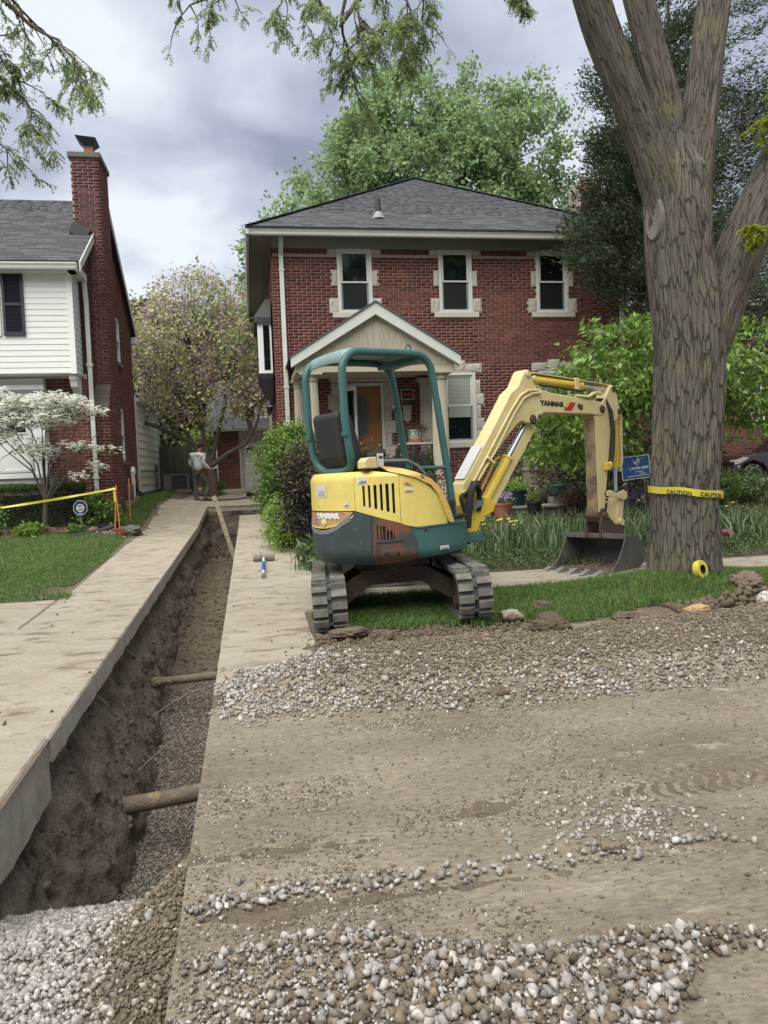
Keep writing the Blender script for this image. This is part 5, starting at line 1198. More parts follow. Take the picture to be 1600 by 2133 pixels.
mb = E_(); mb.add([L3(2.60, 2.052, .0915), L3(2.735, 2.047, .0915), L3(2.65, 1.950, .0915), L3(2.515, 1.957, .0915)], [(0, 1, 2, 3)]); lg = mb.build('boom_logo', M['red'], boom); 
mb = E_(); mb.add([L3(2.555, 2.0, .093), L3(2.60, 2.052, .093), L3(2.628, 2.051, .093), L3(2.575, 1.985, .093)], [(0, 1, 2, 3)]); mb.build('logo_flash', M['cyl_yellow'], lg)
mb = E_(); mb.prism([(2.76, 2.03), (2.80, 2.04), (2.83, 2.02), (2.86, 2.035), (2.855, 1.96), (2.80, 1.965), (2.77, 1.985)], .0885, .0905, FR); mb.build('boom_mark', M['rusty'], boom)
for f, z, q in ((1.935, 2.345, .03), (2.04, 2.30, .026), (1.99, 1.845, .042), (3.22, 1.978, .036)):
    mb = MB(TL_ @ Matrix.Translation((f, -.082, z)) @ Matrix.Rotation(R(90), 4, 'X')); mb.lathe([(q*1.3, 0), (q*1.3, .014), (q, .016), (q, .026), (q*.5, .028)], n=18); mb.build('pin', M['rusty'] if q > .03 else M['boom_yellow'], boom, True)
mb = E_(); mb.prism([(2.08, 1.90), (2.11, 1.91), (2.10, 1.86), (2.075, 1.86)], .0885, .090, FR); mb.build('lug_hole', M['ink'], boom)
mb = E_(); mb.prism([(1.515, 1.875), (1.57, 1.885), (1.625, 1.77), (1.57, 1.76)], .0885, .0905, FR); mb.build('decal', M['sticker'], boom)
mb = E_(); mb.add([(.93, .08, 1.222), (.93, -.08, 1.222), (1.20, -.08, 1.562), (1.20, .08, 1.562)], [(0, 1, 2, 3)]); 
mb.v = [tuple(Vector(v)+(TL_.to_3x3() @ Vector((-.004, 0, .004)))) for v in mb.v]; mb.build('boom_decal_sheet', M['sticker'], boom)
# hydraulic lines along the boom side
for k in range(2):
    o = k*.075
    P = [(1.02+o*.9, 1.19+o*.05), (1.30+o, 1.53-o*.2), (1.62+o*.8, 1.93-o*.25), (1.78+o*.7, 2.10-o*.35), (1.90+o, 2.16-o*.4), (2.05+o, 2.17-o*.35)] 
    mb = E_(); mb.tube([(f, -.108, z) for f, z in P], .013, 8); mb.build('steel_line', M['boom_yellow'], boom, True)
    mb = E_(); mb.tube(spath([(P[0][0], -.108, P[0][1]), (P[0][0]-.06, -.11, P[0][1]-.08), (P[0][0]-.14, -.13, P[0][1]-.12), (.80+o, -.15, 1.03-.06*k), (.86, -.16, .85)]), .022, 8); mb.build('hose', M['hose'], boom, True)
mb = E_(); mb.bar((1.22, -.115, 1.44), (1.32, -.115, 1.37), .05, .03); mb.build('line_clamp', M['boom_yellow'], boom, bevel=.006)
mb = E_(); mb.bar((2.04, -.10, 2.185), (2.06, -.10, 2.13), .05, .03); mb.build('line_clamp', M['boom_yellow'], boom, bevel=.006)
mb = E_(); mb.tube([(2.75, -.07, 2.13), (2.95, -.10, 2.12), (3.02, -.10, 2.15), (3.12, -.08, 2.175), (3.22, -.07, 2.17)], .020, 8); mb.build('tip_line', M['boom_yellow'], boom, True)
# swing post
mb = E_(); mb.prism([(.90, .66), (1.05, .66), (1.12, .80), (1.30, .86), (1.33, .95), (1.24, 1.02), (1.10, 1.04), (1.0, 1.12), (.88, 1.10), (.84, .95)], -.115, .115, FR); sp = mb.build('swing_post', M['cyl_yellow'], X, bevel=.015)
mb = E_(); mb.prism([(.55, .57), (.55, .66), (1.06, .66), (1.12, .62), (1.10, .56)], -.14, .14, FR); mb.build('swing_bracket', M['teal'], sp, bevel=.015)
mb = E_(); mb.prism([(.55, .84), (.55, .885), (.70, .885), (.72, .84)], .05, .34, FR); mb.build('front_lug', M['black_plastic'], sp, bevel=.015)
mb = E_(); mb.tube([(.98, 0, .54), (.98, 0, .70)], .05, 14); mb.build('swing_pin', M['rusty'], sp, True)
for i in range(7):
    t = i/6; mb = E_(); rr = .15+.03*random.random()
    P = spath([(.84+.05*t, -rr, .72), (.86+.06*t, -rr-.02, .95+.05*t), (.92+.05*t, -rr-.03, 1.16-.06*abs(t-.5)), (1.0+.04*t, -rr-.02, 1.14-.06*t), (1.06+.02*t, -.13, .96), (1.06+.02*t, -.12, .88)])
    mb.tube(P, .017, 8); mb.build('hose', M['hose'], sp, True)
for i in range(5): mb = E_(); mb.tube([(.98+.03*i, -.14, .90+.012*i), (.975+.03*i, -.145, .98+.01*i)], .022, 8); mb.build('hose_fitting', M['grey_rim'], sp, True)
# cylinders
def cylinder(name, a, b, k, r, rod, off=0):
    a = Vector((a[0], -off, a[1])); b = Vector((b[0], -off, b[1])); m_ = a.lerp(b, k); d = (b-a).normalized()
    mb = E_(); mb.tube([a, m_-d*.03, m_-d*.03, m_], [r, r, r*1.12, r*1.12], 18); c = mb.build(name, M['cyl_yellow'], X, True)
    mb = E_(); mb.tube([m_, b], rod, 14); mb.build('rod', M['piston'], c, True)
    for p in (a, b): mb = E_(); mb.tube([p+Vector((0, -r*1.1, 0)), p+Vector((0, r*1.1, 0))], r*.8, 14); mb.build('eye', M['rusty'], c, True)
    return c
c1 = cylinder('boom_cylinder', (1.22, .90), (1.99, 1.84), .565, .056, .030)
mb = E_(); mb.bar((1.36, -.02, .96), (2.06, -.02, 1.80), .12, .014, (0, 1, 0)); mb.build('cylinder_guard', M['boom_yellow'], c1)
mb = E_(); mb.tube([(1.22, .03, 1.04), (1.50, .03, 1.42), (1.55, .02, 1.44)], .014, 8); mb.build('cylinder_line', M['cyl_yellow'], c1, True)
c2 = cylinder('arm_cylinder', (2.04, 2.30), (3.47, 2.235), .63, .052, .028)
mb = E_(); mb.bar((2.08, 0, 2.375), (3.43, 0, 2.285), .10, .012); mb.build('cylinder_guard', M['boom_yellow'], c2)
mb = E_(); mb.tube([(2.15, -.06, 2.235), (2.5, -.062, 2.215), (2.9, -.06, 2.19)], .014, 8); mb.build('cylinder_line', M['hose'], c2, True)
mb = E_(); mb.box(2.78, 2.86, -.062, .062, 2.20, 2.345); mb.build('cylinder_band', M['boom_yellow'], c2, bevel=.01)
# arm
ap = [(3.085, 1.90), (3.17, 1.93), (3.20, 2.0), (3.24, 2.06), (3.35, 2.18), (3.40, 2.26), (3.45, 2.285), (3.50, 2.25), (3.545, 2.13), (3.585, 2.0), (3.575, 1.93), (3.50, 1.84), (3.40, 1.80), (3.345, 1.45), (3.25, .98), (3.225, .80), (3.185, .70), (3.13, .68), (3.09, .74), (3.085, 1.0), (3.09, 1.5)]
mb = E_(); mb.prism(ap, -.078, .078, FR); arm = mb.build('arm', M['boom_yellow'], X, bevel=.012)
mb = E_(); mb.box(3.072, 3.085, -.074, .074, .72, 1.88); mb.build('arm_wear_plate', M['worn_steel'], arm)
for f, z, q in ((3.22, 1.978, .04), (3.47, 2.235, .03), (3.57, 1.96, .03), (3.16, .735, .04), (3.265, .955, .034)):
    mb = MB(TL_ @ Matrix.Translation((f, -.074, z)) @ Matrix.Rotation(R(90), 4, 'X')); mb.lathe([(q*1.25, 0), (q*1.25, .016), (q*.8, .018), (q*.8, .028)], n=16); mb.build('pin', M['rusty'], arm, True)
mb = E_(); mb.tube([(3.20, -.02, 2.10), (3.32, -.06, 2.10), (3.37, -.10, 1.95), (3.40, -.10, 1.7), (3.37, -.10, 1.45), (3.33, -.10, 1.32)], [.02, .022, .028, .028, .028, .028], 10); mb.build('arm_hose', M['hose'], arm, True)
mb = E_(); mb.box(3.22, 3.30, -.13, -.08, 1.24, 1.33); mb.tube([(3.33, -.10, 1.33), (3.28, -.105, 1.28)], .03, 10); mb.build('valve_block', M['cyl_yellow'], arm, bevel=.012)
c3 = cylinder('bucket_cylinder', (3.57, 1.96), (3.54, .945), .68, .042, .022)
mb = E_(); mb.bar((3.645, 0, 1.98), (3.61, 0, 1.22), .11, .014, (1, 0, 0)); mb.build('cylinder_guard', M['boom_yellow'], c3)
mb = E_(); mb.tube([(3.64, -.05, 1.95), (3.63, -.05, 1.35), (3.60, -.05, 1.28)], .011, 8); mb.build('cylinder_line', M['boom_yellow'], c3, True)
# linkage
for s in (-1, 1):
    mb = E_(); mb.prism([(3.23, .93), (3.24, .99), (3.30, 1.0), (3.42, .95), (3.56, .99), (3.62, .96), (3.62, .89), (3.56, .86), (3.42, .90), (3.30, .92)], s*.10-.012, s*.10+.012, FR); mb.build('side_link', M['boom_yellow'], arm, bevel=.006)
mb = E_(); mb.prism([(3.50, .95), (3.60, .95), (3.60, .86), (3.53, .56), (3.47, .53), (3.43, .57), (3.44, .66)], -.085, .085, FR); mb.build('bucket_link', M['boom_yellow'], arm, bevel=.01)
mb = E_(); mb.tube([(3.48, -.13, .60), (3.48, .13, .60)], .045, 14); mb.build('link_boss', M['boom_yellow'], arm, True)
# bucket
curve = [(3.105, .455), (3.20, .47), (3.32, .44), (3.42, .36), (3.46, .26), (3.45, .17), (3.39, .10), (3.28, .06), (3.0, .035), (2.74, .03)]
inner = [(3.115, .43), (3.20, .445), (3.31, .418), (3.40, .345), (3.436, .255), (3.427, .18), (3.375, .12), (3.27, .082), (3.0, .055), (2.74, .045)]
mb = E_(); n = len(curve); HWB = .44
mb.prism(curve+inner[::-1], -HWB, HWB, FR); bk = mb.build('bucket', M['bucket_steel'], X)
for s in (-1, 1):
    mb = E_(); mb.prism([(3.105, .45)]+curve[1:-1]+[(2.80, .04), (2.83, .09), (2.93, .17), (3.02, .30), (3.08, .42)], s*HWB-.009, s*HWB+.009, FR); mb.build('bucket_side', M['bucket_steel'], bk)
mb = E_(); mb.box(3.085, 3.13, -HWB-.01, HWB+.01, .425, .485); mb.build('bucket_rim', M['bucket_steel'], bk, bevel=.008)
mb = E_(); mb.box(2.70, 2.80, -HWB, HWB, .022, .058); mb.build('cutting_edge', M['bucket_steel'], bk, bevel=.006)
for i in range(5):
    r_ = -.38+i*.19; mb = E_(); mb.prism([(2.56, .045), (2.575, .06), (2.70, .10), (2.80, .085), (2.80, .035), (2.70, .03)], r_-.035, r_+.035, FR); mb.build('tooth', M['tooth'], bk, bevel=.005)
for s in (-1, 1):
    mb = E_(); mb.prism([(3.06, .44), (3.07, .62), (3.12, .72), (3.20, .73), (3.26, .66), (3.36, .58), (3.50, .56), (3.53, .50), (3.50, .44), (3.30, .42)], s*.105-.012, s*.105+.012, FR); mb.build('bucket_ear', M['rusty'], bk, bevel=.006)
mb = E_(); mb.tube([(3.16, -.14, .70), (3.16, .14, .70)], .038, 14); mb.tube([(3.48, -.12, .535), (3.48, .12, .535)], .028, 12); mb.build('ear_pins', M['rusty'], bk, True)
mb = E_(); mb.prism([(3.03, .70), (3.05, .74), (3.20, .745), (3.22, .70), (3.16, .62), (3.08, .62)], -.09, .09, FR); mb.build('arm_end_cap', M['rusty'], arm, bevel=.01)
P = sample(0, 0, 1, 0, 1)
V_ = []; 
for i in range(260):
    f = random.uniform(2.86, 3.38); r_ = random.uniform(-.42, .42); V_.append(tuple(TL_ @ Vector((f, -r_, .068+.07*ss((f-3.05)/.35)*random.uniform(.6, 1.1)))))
o = stones('soil_in_bucket', np.array(V_), rng.uniform(.008, .03, 260), M['clod'], 1, None); meta(o, 'crumbs of soil lying in the excavator bucket', 'soil')

# undercarriage: two rubber tracks on a cross frame
UA = R(90-5.1); TU = Matrix.Translation(EO+Vector((0, 0, -.02))) @ Matrix.Rotation(R(-2.4), 4, (math.cos(UA), math.sin(UA), 0)) @ Matrix.Rotation(UA, 4, 'Z')   # local x = rearward of the view, y = left
def U_(): return MB(TU)
UF = lambda u, v, a: (u, -a, v)
def track_path(k=72):
    r0 = .205; xr = .76; zc_ = .225; L1 = 2*xr; per = 2*L1+2*math.pi*r0; out_ = []
    for i in range(k):
        s = per*i/k
        if s < L1: x, z, a = -xr+s, zc_+r0-.02*math.sin(math.pi*s/L1), 90
        elif s < L1+math.pi*r0: t = (s-L1)/r0; a = 90-math.degrees(t); x, z = xr+r0*math.cos(R(a)), zc_+r0*math.sin(R(a))
        elif s < 2*L1+math.pi*r0: x, z, a = xr-(s-L1-math.pi*r0), zc_-r0, -90
        else: t = (s-2*L1-math.pi*r0)/r0; a = -90-math.degrees(t); x, z = -xr+r0*math.cos(R(a)), zc_+r0*math.sin(R(a))
        out_.append((x, z, R(a)))
    return out_
for s in (-1, 1):
    yc_ = s*.625; tp = track_path(96); n = len(tp)
    mb = U_()
    V = []
    for x, z, a in tp:
        for q in (0, -.022):
            for w_ in (-.145, .145): V.append((x+q*math.cos(a), yc_+w_, z+q*math.sin(a)))
    F = []
    for i in range(n):
        b = ((i+1) % n)*4; c = i*4
        F += [(c, b, b+1, c+1), (c+2, c+3, b+3, b+2), (c, c+2, b+2, b), (c+1, b+1, b+3, c+3)]
    mb.add(V, F); tk = mb.build('track', M['rubber'], X, True)
    tp = track_path(46)
    lug = []
    for i, (x, z, a) in enumerate(tp):
        for cside in (-1, 1):
            x2, z2, a2 = tp[i]
            if cside > 0: x2, z2, a2 = [(tp[i][k]+tp[(i+1) % len(tp)][k])/2 for k in (0, 1, 2)]
            if abs(tp[i][2]-tp[(i+1) % len(tp)][2]) > 2: a2 = math.pi*(1 if a2 > 0 else 1)
            rot = TU.to_3x3() @ Matrix.Rotation(-a2, 3, 'Y') @ Matrix.Identity(3)
            c = TU @ Vector((x2+.016*math.cos(a2), yc_+cside*.083, z2+.016*math.sin(a2)))
            piece('tread_lug', tuple(c), (.042, .128, .064), M['rubber_dusty'], tk, rot)
    mb = U_(); 
    for i in range(40): t = i/40; x, z, a = track_path(40)[i]; mb.box(x-.02+.012*math.cos(a), x+.02+.012*math.cos(a), yc_-.018, yc_+.018, z-.012+.006*math.sin(a), z+.012+.006*math.sin(a))
    o = mb.build('tread_core', M['rubber'], tk); o['kind'] = 'stuff'
    mb = U_(); mb.prism([(-.72, .10), (-.72, .30), (-.5, .36), (.5, .36), (.72, .30), (.72, .10)], yc_-.09, yc_+.09, lambda u, v, a: (u, a, v)); mb.build('track_frame', M['rusty'], X, bevel=.015)
    for x in (-.76, .76):
        mb = MB(TU @ Matrix.Translation((x, yc_, .225)) @ Matrix.Rotation(R(90), 4, 'X')); mb.lathe([(.05, -.11), (.16, -.10), (.178, -.06), (.178, .06), (.16, .10), (.05, .11)], n=24); mb.build('idler', M['rusty'], X, True)
    for x in (-.42, -.14, .14, .42):
        mb = MB(TU @ Matrix.Translation((x, yc_, .10)) @ Matrix.Rotation(R(90), 4, 'X')); mb.lathe([(.05, -.11), (.068, -.10), (.068, .10), (.05, .11)], n=16); mb.build('roller', M['rusty'], X, True)
arch_ = [(-.55, .13), (-.55, .30), (-.28, .46), (.28, .46), (.55, .30), (.55, .13), (.49, .13), (.24, .315), (-.24, .315), (-.49, .13)]
for x in (-.34, .30): mb = U_(); mb.prism(arch_, x, x+.05, lambda u, v, a: (a, u, v)); mb.build('cross_frame', M['rusty'], X, bevel=.012)
mb = U_(); mb.box(-.33, .33, -.30, .30, .40, .455); mb.build('frame_plate', M['rusty'], X, bevel=.01)
mb = MB(TU @ Matrix.Translation((0, 0, .44))); mb.lathe([(.34, 0), (.36, .03), (.36, .09), (.32, .11)], n=36); mb.build('swing_ring', M['rusty'], X, True)
mb = U_(); mb.prism([(1.14, .05), (1.20, .12), (1.21, .25), (1.16, .36), (1.14, .36), (1.17, .24), (1.16, .13), (1.12, .06)], -.74, .74, lambda u, v, a: (u, a, v)); bl = mb.build('dozer_blade', M['bucket_steel'], X)
for s in (-.28, .28): mb = U_(); mb.bar((.45, s, .26), (1.15, s, .2), .08, .09); mb.build('blade_arm', M['rusty'], bl)
# ================================================================== PLANTS
def blades(name, P, h, w_, lean, mt, parent=None, kind='stuff', curl=.5, rnd=None):
    P = np.asarray(P, float); n = len(P); a = rng.uniform(0, 2*np.pi, n); h = np.broadcast_to(h, (n,)); w_ = np.broadcast_to(w_, (n,))
    ld = np.stack([np.cos(a), np.sin(a), np.zeros(n)], 1)*(np.abs(rng.normal(0, 1, n))*lean)[:, None]; b = a+rng.uniform(.8, 2.2, n)
    s = np.stack([np.cos(b), np.sin(b), np.zeros(n)], 1)*w_[:, None]/2; up = np.array([0, 0, 1.0])
    m1 = P+(up+ld*.35)*h[:, None]*.55; tp = P+(up*(1-.25*np.minimum(np.linalg.norm(ld, axis=1), 1.2)[:, None])+ld*(1+curl*.3))*h[:, None]
    V = np.stack([P-s, P+s, m1-s*.8, m1+s*.8, tp], 1).reshape(-1, 3); i = np.arange(n)*5
    T = np.stack([np.stack([i, i+1, i+3], 1), np.stack([i, i+3, i+2], 1), np.stack([i+2, i+3, i+4], 1)], 1).reshape(-1, 3)
    return np_mesh(name, V, T, mt, parent, rnd=np.repeat(rng.random(n) if rnd is None else rnd, 3), kind=kind)
# ------------------------------------------------------------------ lawns
def m_right(x, y):
    e = (fbm(x*2.3, y*2.3, 0, 3, 33)-.5)
    lo = 6.02+.1*np.maximum(x-.3, 0)+.55*e+.28*ss((2.0-x)/.6)
    return ss((y-lo)/.18)*ss((7.97-y)/.05)*ss((x-.58-.2*e)/.12)
def m_left(x, y):
    e = (fbm(x*2.1, y*2.1, 3, 3, 35)-.5); xe = -2.13-.02*(y-9)
    m_ = ss((xe-x+.12*e)/.1)*ss((y-8.97)/.05)*ss((28-y)/.5)
    bare = .75*np.exp(-((x+2.35)/.45)**2-((y-9.6)/.9)**2)
    bed = ss((y-15.0-.15*np.sin(x*3)+.1*e)/.12)*ss((-2.55-x-.25*ss((y-15.8)/.5))/.12)
    return np.clip(m_-bare*(.6+.8*fbm(x*5, y*5, 0, 2, 3))-bed, 0, 1)
for nm_, mk, xs, ys in (('lawn', m_right, np.arange(.4, 14, .06), np.arange(5.7, 8.05, .06)), ('lawn', m_left, np.concatenate([np.arange(-16, -6, .4), np.arange(-6, -2, .07)]), np.arange(8.9, 28.2, .08))):
    V, F = grid(xs, ys, lambda x, y: gz(x, y)+.002, lambda x, y: mk(x, y) < .42)
    meta(np_mesh(nm_, V, F, M['lawn'], smooth=True), kind='structure')
P = sample(120000, .5, 8.5, 5.75, 7.97, lambda x, y: m_right(x, y)*np.interp(x, [.5, 5.5, 8.5], [1, .9, .35]))
tall = .6+.75*fbm(P[:, 0]*2, P[:, 1]*2, 0, 3, 77)+.5*np.exp(-((P[:, 0]-4.4)**2+(P[:, 1]-7.2)**2)/.5)
meta(blades('verge_grass', on(gz, P), .055*tall*rng.uniform(.7, 1.4, len(P)), rng.uniform(.004, .007, len(P)), .75, M['grass']), 'green grass on the strip between street and sidewalk', 'grass')
P = sample(150000, -6.6, -2.05, 8.95, 17.5, lambda x, y: m_left(x, y)*np.interp(y, [9, 12, 17.5], [1, .8, .45]))
meta(blades('left_grass', on(gz, P), .040*rng.uniform(.7, 1.5, len(P)), rng.uniform(.005, .009, len(P)), .7, M['grass']), 'short green grass on the left front lawn', 'grass')
P = sample(26000, -3.2, -2.1, 15, 28, m_left); meta(blades('side_grass', on(gz, P), .05*rng.uniform(.7, 1.5, len(P)), rng.uniform(.007, .012, len(P)), .7, M['grass']), 'short grass between the left house and driveway', 'grass')
P = np.vstack([sample(160, -2.2, -2.05, 8.9, 9.2), sample(300, .5, .75, 6.9, 7.2), sample(220, .62, .8, 7.2, 8.0)]); meta(blades('edge_tufts', on(gz, P), .06*rng.uniform(.6, 1.5, len(P)), .006, .8, M['grass']), 'grass tufts along the driveway edges', 'grass')

# ------------------------------------------------------------------ trees
def bark_mat(name, c1, c2, moss=None, sc=9):
    mt = bpy.data.materials.new(name); mt.use_nodes = True; nt = mt.node_tree; N = nt.nodes; L = nt.links; b = N['Principled BSDF']
    at = N.new('ShaderNodeAttribute'); at.attribute_name = 'buv'
    mp = N.new('ShaderNodeMapping'); mp.inputs['Scale'].default_value = (sc, sc*.15, sc); L.new(at.outputs['Vector'], mp.inputs[0])
    n1 = N.new('ShaderNodeTexNoise'); n1.inputs['Scale'].default_value = 3; n1.inputs['Detail'].default_value = 8; n1.inputs['Roughness'].default_value = .65; n1.inputs['Distortion'].default_value = .6; L.new(mp.outputs[0], n1.inputs['Vector'])
    v = N.new('ShaderNodeTexVoronoi'); v.feature = 'DISTANCE_TO_EDGE'; v.inputs['Scale'].default_value = 2.1; mv = N.new('ShaderNodeMix'); mv.data_type = 'RGBA'; mv.inputs[0].default_value = .30
    L.new(mp.outputs[0], mv.inputs[6]); L.new(n1.outputs['Color'], mv.inputs[7]); L.new(mv.outputs[2], v.inputs['Vector'])
    r_ = N.new('ShaderNodeMapRange'); r_.inputs[1].default_value = .0; r_.inputs[2].default_value = .06; L.new(v.outputs['Distance'], r_.inputs[0])
    cr = N.new('ShaderNodeValToRGB'); cr.color_ramp.elements[0].color = (*c2, 1); cr.color_ramp.elements[1].color = (*c1, 1); cr.color_ramp.elements[0].position = .3; cr.color_ramp.elements[1].position = .72; L.new(n1.outputs[0], cr.inputs[0])
    mk = N.new('ShaderNodeMix'); mk.data_type = 'RGBA'; mk.inputs[6].default_value = (*[c*.72 for c in c2], 1); L.new(r_.outputs[0], mk.inputs[0]); L.new(cr.outputs[0], mk.inputs[7]); col = mk.outputs[2]
    if moss:
        n2 = N.new('ShaderNodeTexNoise'); n2.inputs['Scale'].default_value = 2.2; n2.inputs['Detail'].default_value = 6; g = N.new('ShaderNodeNewGeometry'); L.new(g.outputs['Position'], n2.inputs['Vector'])
        m2 = N.new('ShaderNodeMapRange'); m2.inputs[1].default_value = .56; m2.inputs[2].default_value = .72; L.new(n2.outputs[0], m2.inputs[0])
        mm = N.new('ShaderNodeMix'); mm.data_type = 'RGBA'; L.new(m2.outputs[0], mm.inputs[0]); L.new(col, mm.inputs[6]); mm.inputs[7].default_value = (*moss, 1); col = mm.outputs[2]
    L.new(col, b.inputs['Base Color']); b.inputs['Roughness'].default_value = .95
    ad = N.new('ShaderNodeMath'); ad.operation = 'MULTIPLY_ADD'; ad.inputs[1].default_value = 1.1; L.new(n1.outputs[0], ad.inputs[0]); L.new(r_.outputs[0], ad.inputs[2])
    bp = N.new('ShaderNodeBump'); bp.inputs['Strength'].default_value = 1; bp.inputs['Distance'].default_value = .03; L.new(ad.outputs[0], bp.inputs['Height']); L.new(bp.outputs[0], b.inputs['Normal'])
    return mt
M['bark'] = bark_mat('bark', (.170, .154, .132), (.102, .091, .077), (.165, .152, .09), 14)
M['twig_bark'] = mat('twig_bark', (.085, .070, .055), (.055, .045, .037), 8, .95, bump=.4)
M['grey_bark'] = mat('grey_bark', (.14, .12, .095), (.095, .08, .065), 8, .95, bump=.5)
def limb(name, path, radii, mt, parent, n=56, step=.03, amp=.02, seed=0, flare=0):
    P = np.array(path, float); rr = np.array(radii, float); d = np.concatenate([[0], np.cumsum(np.linalg.norm(np.diff(P, axis=0), axis=1))])
    k = max(4, int(d[-1]/step)); s = np.linspace(0, d[-1], k)
    def sm(a): 
        c = np.interp(s, d, a); w_ = max(3, int(.35/step)) | 1; pad = np.pad(c, w_//2, mode='edge'); pad = np.concatenate([2*c[0]-c[1:w_//2+1][::-1], c, 2*c[-1]-c[-w_//2:-1][::-1]]) if k > w_ else np.pad(c, w_//2, mode='edge')
        return np.convolve(pad, np.ones(w_)/w_, 'valid')[:k] if len(pad) >= k+w_-1 else c
    C_ = np.stack([sm(P[:, i]) for i in range(3)], 1); q = np.interp(s, d, rr)
    T_ = np.gradient(C_, axis=0); T_ /= np.linalg.norm(T_, axis=1, keepdims=True)
    a0 = np.cross(T_, [0, 1.0, 0]); a0 /= np.linalg.norm(a0, axis=1, keepdims=True); b0 = np.cross(T_, a0)
    th = np.linspace(0, 2*np.pi, n, endpoint=False); TH, S_ = np.meshgrid(th, s)
    cx, sx_ = np.cos(TH), np.sin(TH)
    f1 = fbm(cx*3+seed, sx_*3, S_*.9, 3, seed); rid = np.abs(fbm(cx*6.5+seed, sx_*6.5, S_*.8, 4, seed+3)-.5)*2
    D = amp*(2.4*(f1-.5)*1.3 - 1.5*np.clip(.24-rid, 0, 1)*3) 
    Q = q[:, None]*(1+.06*np.cos(TH*2+seed)+.04*np.cos(TH*3+2*seed)) + D
    if flare: Q = Q+flare*np.exp(-S_/.22)*(.6+.5*np.cos(TH*5+1)+.3*np.cos(TH*3))
    V = C_[:, None]+a0[:, None]*(Q*cx)[..., None]+b0[:, None]*(Q*sx_)[..., None]
    i, j = np.meshgrid(np.arange(k-1), np.arange(n)); a = i*n+j; b = i*n+(j+1) % n
    o = np_mesh(name, V.reshape(-1, 3), np.stack([a, b, b+n, a+n], -1).reshape(-1, 4), mt, parent, smooth=True)
    at = o.data.attributes.new('buv', 'FLOAT_VECTOR', 'POINT')
    at.data.foreach_set('vector', np.stack([np.cos(TH)*.38, S_*1.0, np.sin(TH)*.38], -1).astype(np.float32).ravel())
    return o
ST = thing('street_tree', 'big rough-barked tree with caution tape round its trunk on the right', 'tree', (4.58, 7.6, .3))
limb('trunk', [(4.55, 7.6, .05), (4.56, 7.6, .5), (4.59, 7.6, 1.2), (4.63, 7.6, 1.9), (4.66, 7.6, 2.6), (4.62, 7.6, 3.2), (4.56, 7.6, 3.7), (4.53, 7.6, 4.2), (4.54, 7.6, 4.6), (4.55, 7.6, 5.0)], [.375, .362, .355, .355, .36, .362, .345, .335, .28, .06], M['bark'], ST, 150, .02, .022, 3, .14)
limb('limb', [(4.50, 7.6, 4.0), (4.40, 7.58, 4.4), (4.19, 7.55, 4.87), (3.95, 7.5, 5.32), (3.73, 7.45, 5.76), (3.54, 7.4, 6.2), (3.1, 7.2, 7.2), (2.7, 7.0, 8.2)], [.26, .235, .205, .19, .182, .178, .17, .15], M['bark'], ST, 72, .03, .018, 11)
limb('limb', [(4.58, 7.7, 4.1), (4.62, 7.72, 4.75), (4.53, 7.78, 5.44), (4.42, 7.85, 5.95), (4.31, 7.88, 6.47), (4.1, 8.0, 7.4)], [.21, .185, .162, .152, .148, .13], M['bark'], ST, 64, .03, .016, 12)
limb('limb', [(4.66, 7.6, 4.1), (4.73, 7.6, 4.5), (4.84, 7.62, 5.14), (4.96, 7.65, 5.78), (5.08, 7.7, 6.37), (5.3, 7.8, 7.5)], [.24, .21, .178, .168, .165, .14], M['bark'], ST, 64, .03, .018, 13)
limb('limb', [(4.72, 7.55, 2.55), (4.90, 7.52, 2.98), (5.13, 7.5, 3.6), (5.39, 7.5, 4.15), (5.74, 7.5, 4.77), (6.09, 7.5, 5.44), (6.8, 7.4, 6.4)], [.22, .235, .235, .225, .215, .20, .15], M['bark'], ST, 64, .03, .016, 14)
M['scar'] = mat('scar', (.20, .185, .165), (.12, .11, .10), 10, .95, bump=.7, bscale=30, stretch=(4, 4, 1))
mb = MB(Matrix.Translation((4.235, 7.50, 4.08)) @ Vector((-.995, -.10, .02)).to_track_quat('Z', 'Y').to_matrix().to_4x4()); mb.lathe([(.0, -.15), (.11, -.15), (.135, -.01), (.125, .02), (.10, .012), (.05, .004), (.0, .0)], n=24)
mb.v = [tuple(Vector((v[0], v[1], 4.08+(v[2]-4.08)*1.75))) for v in mb.v]; mb.build('branch_scar', M['scar'], ST, True)

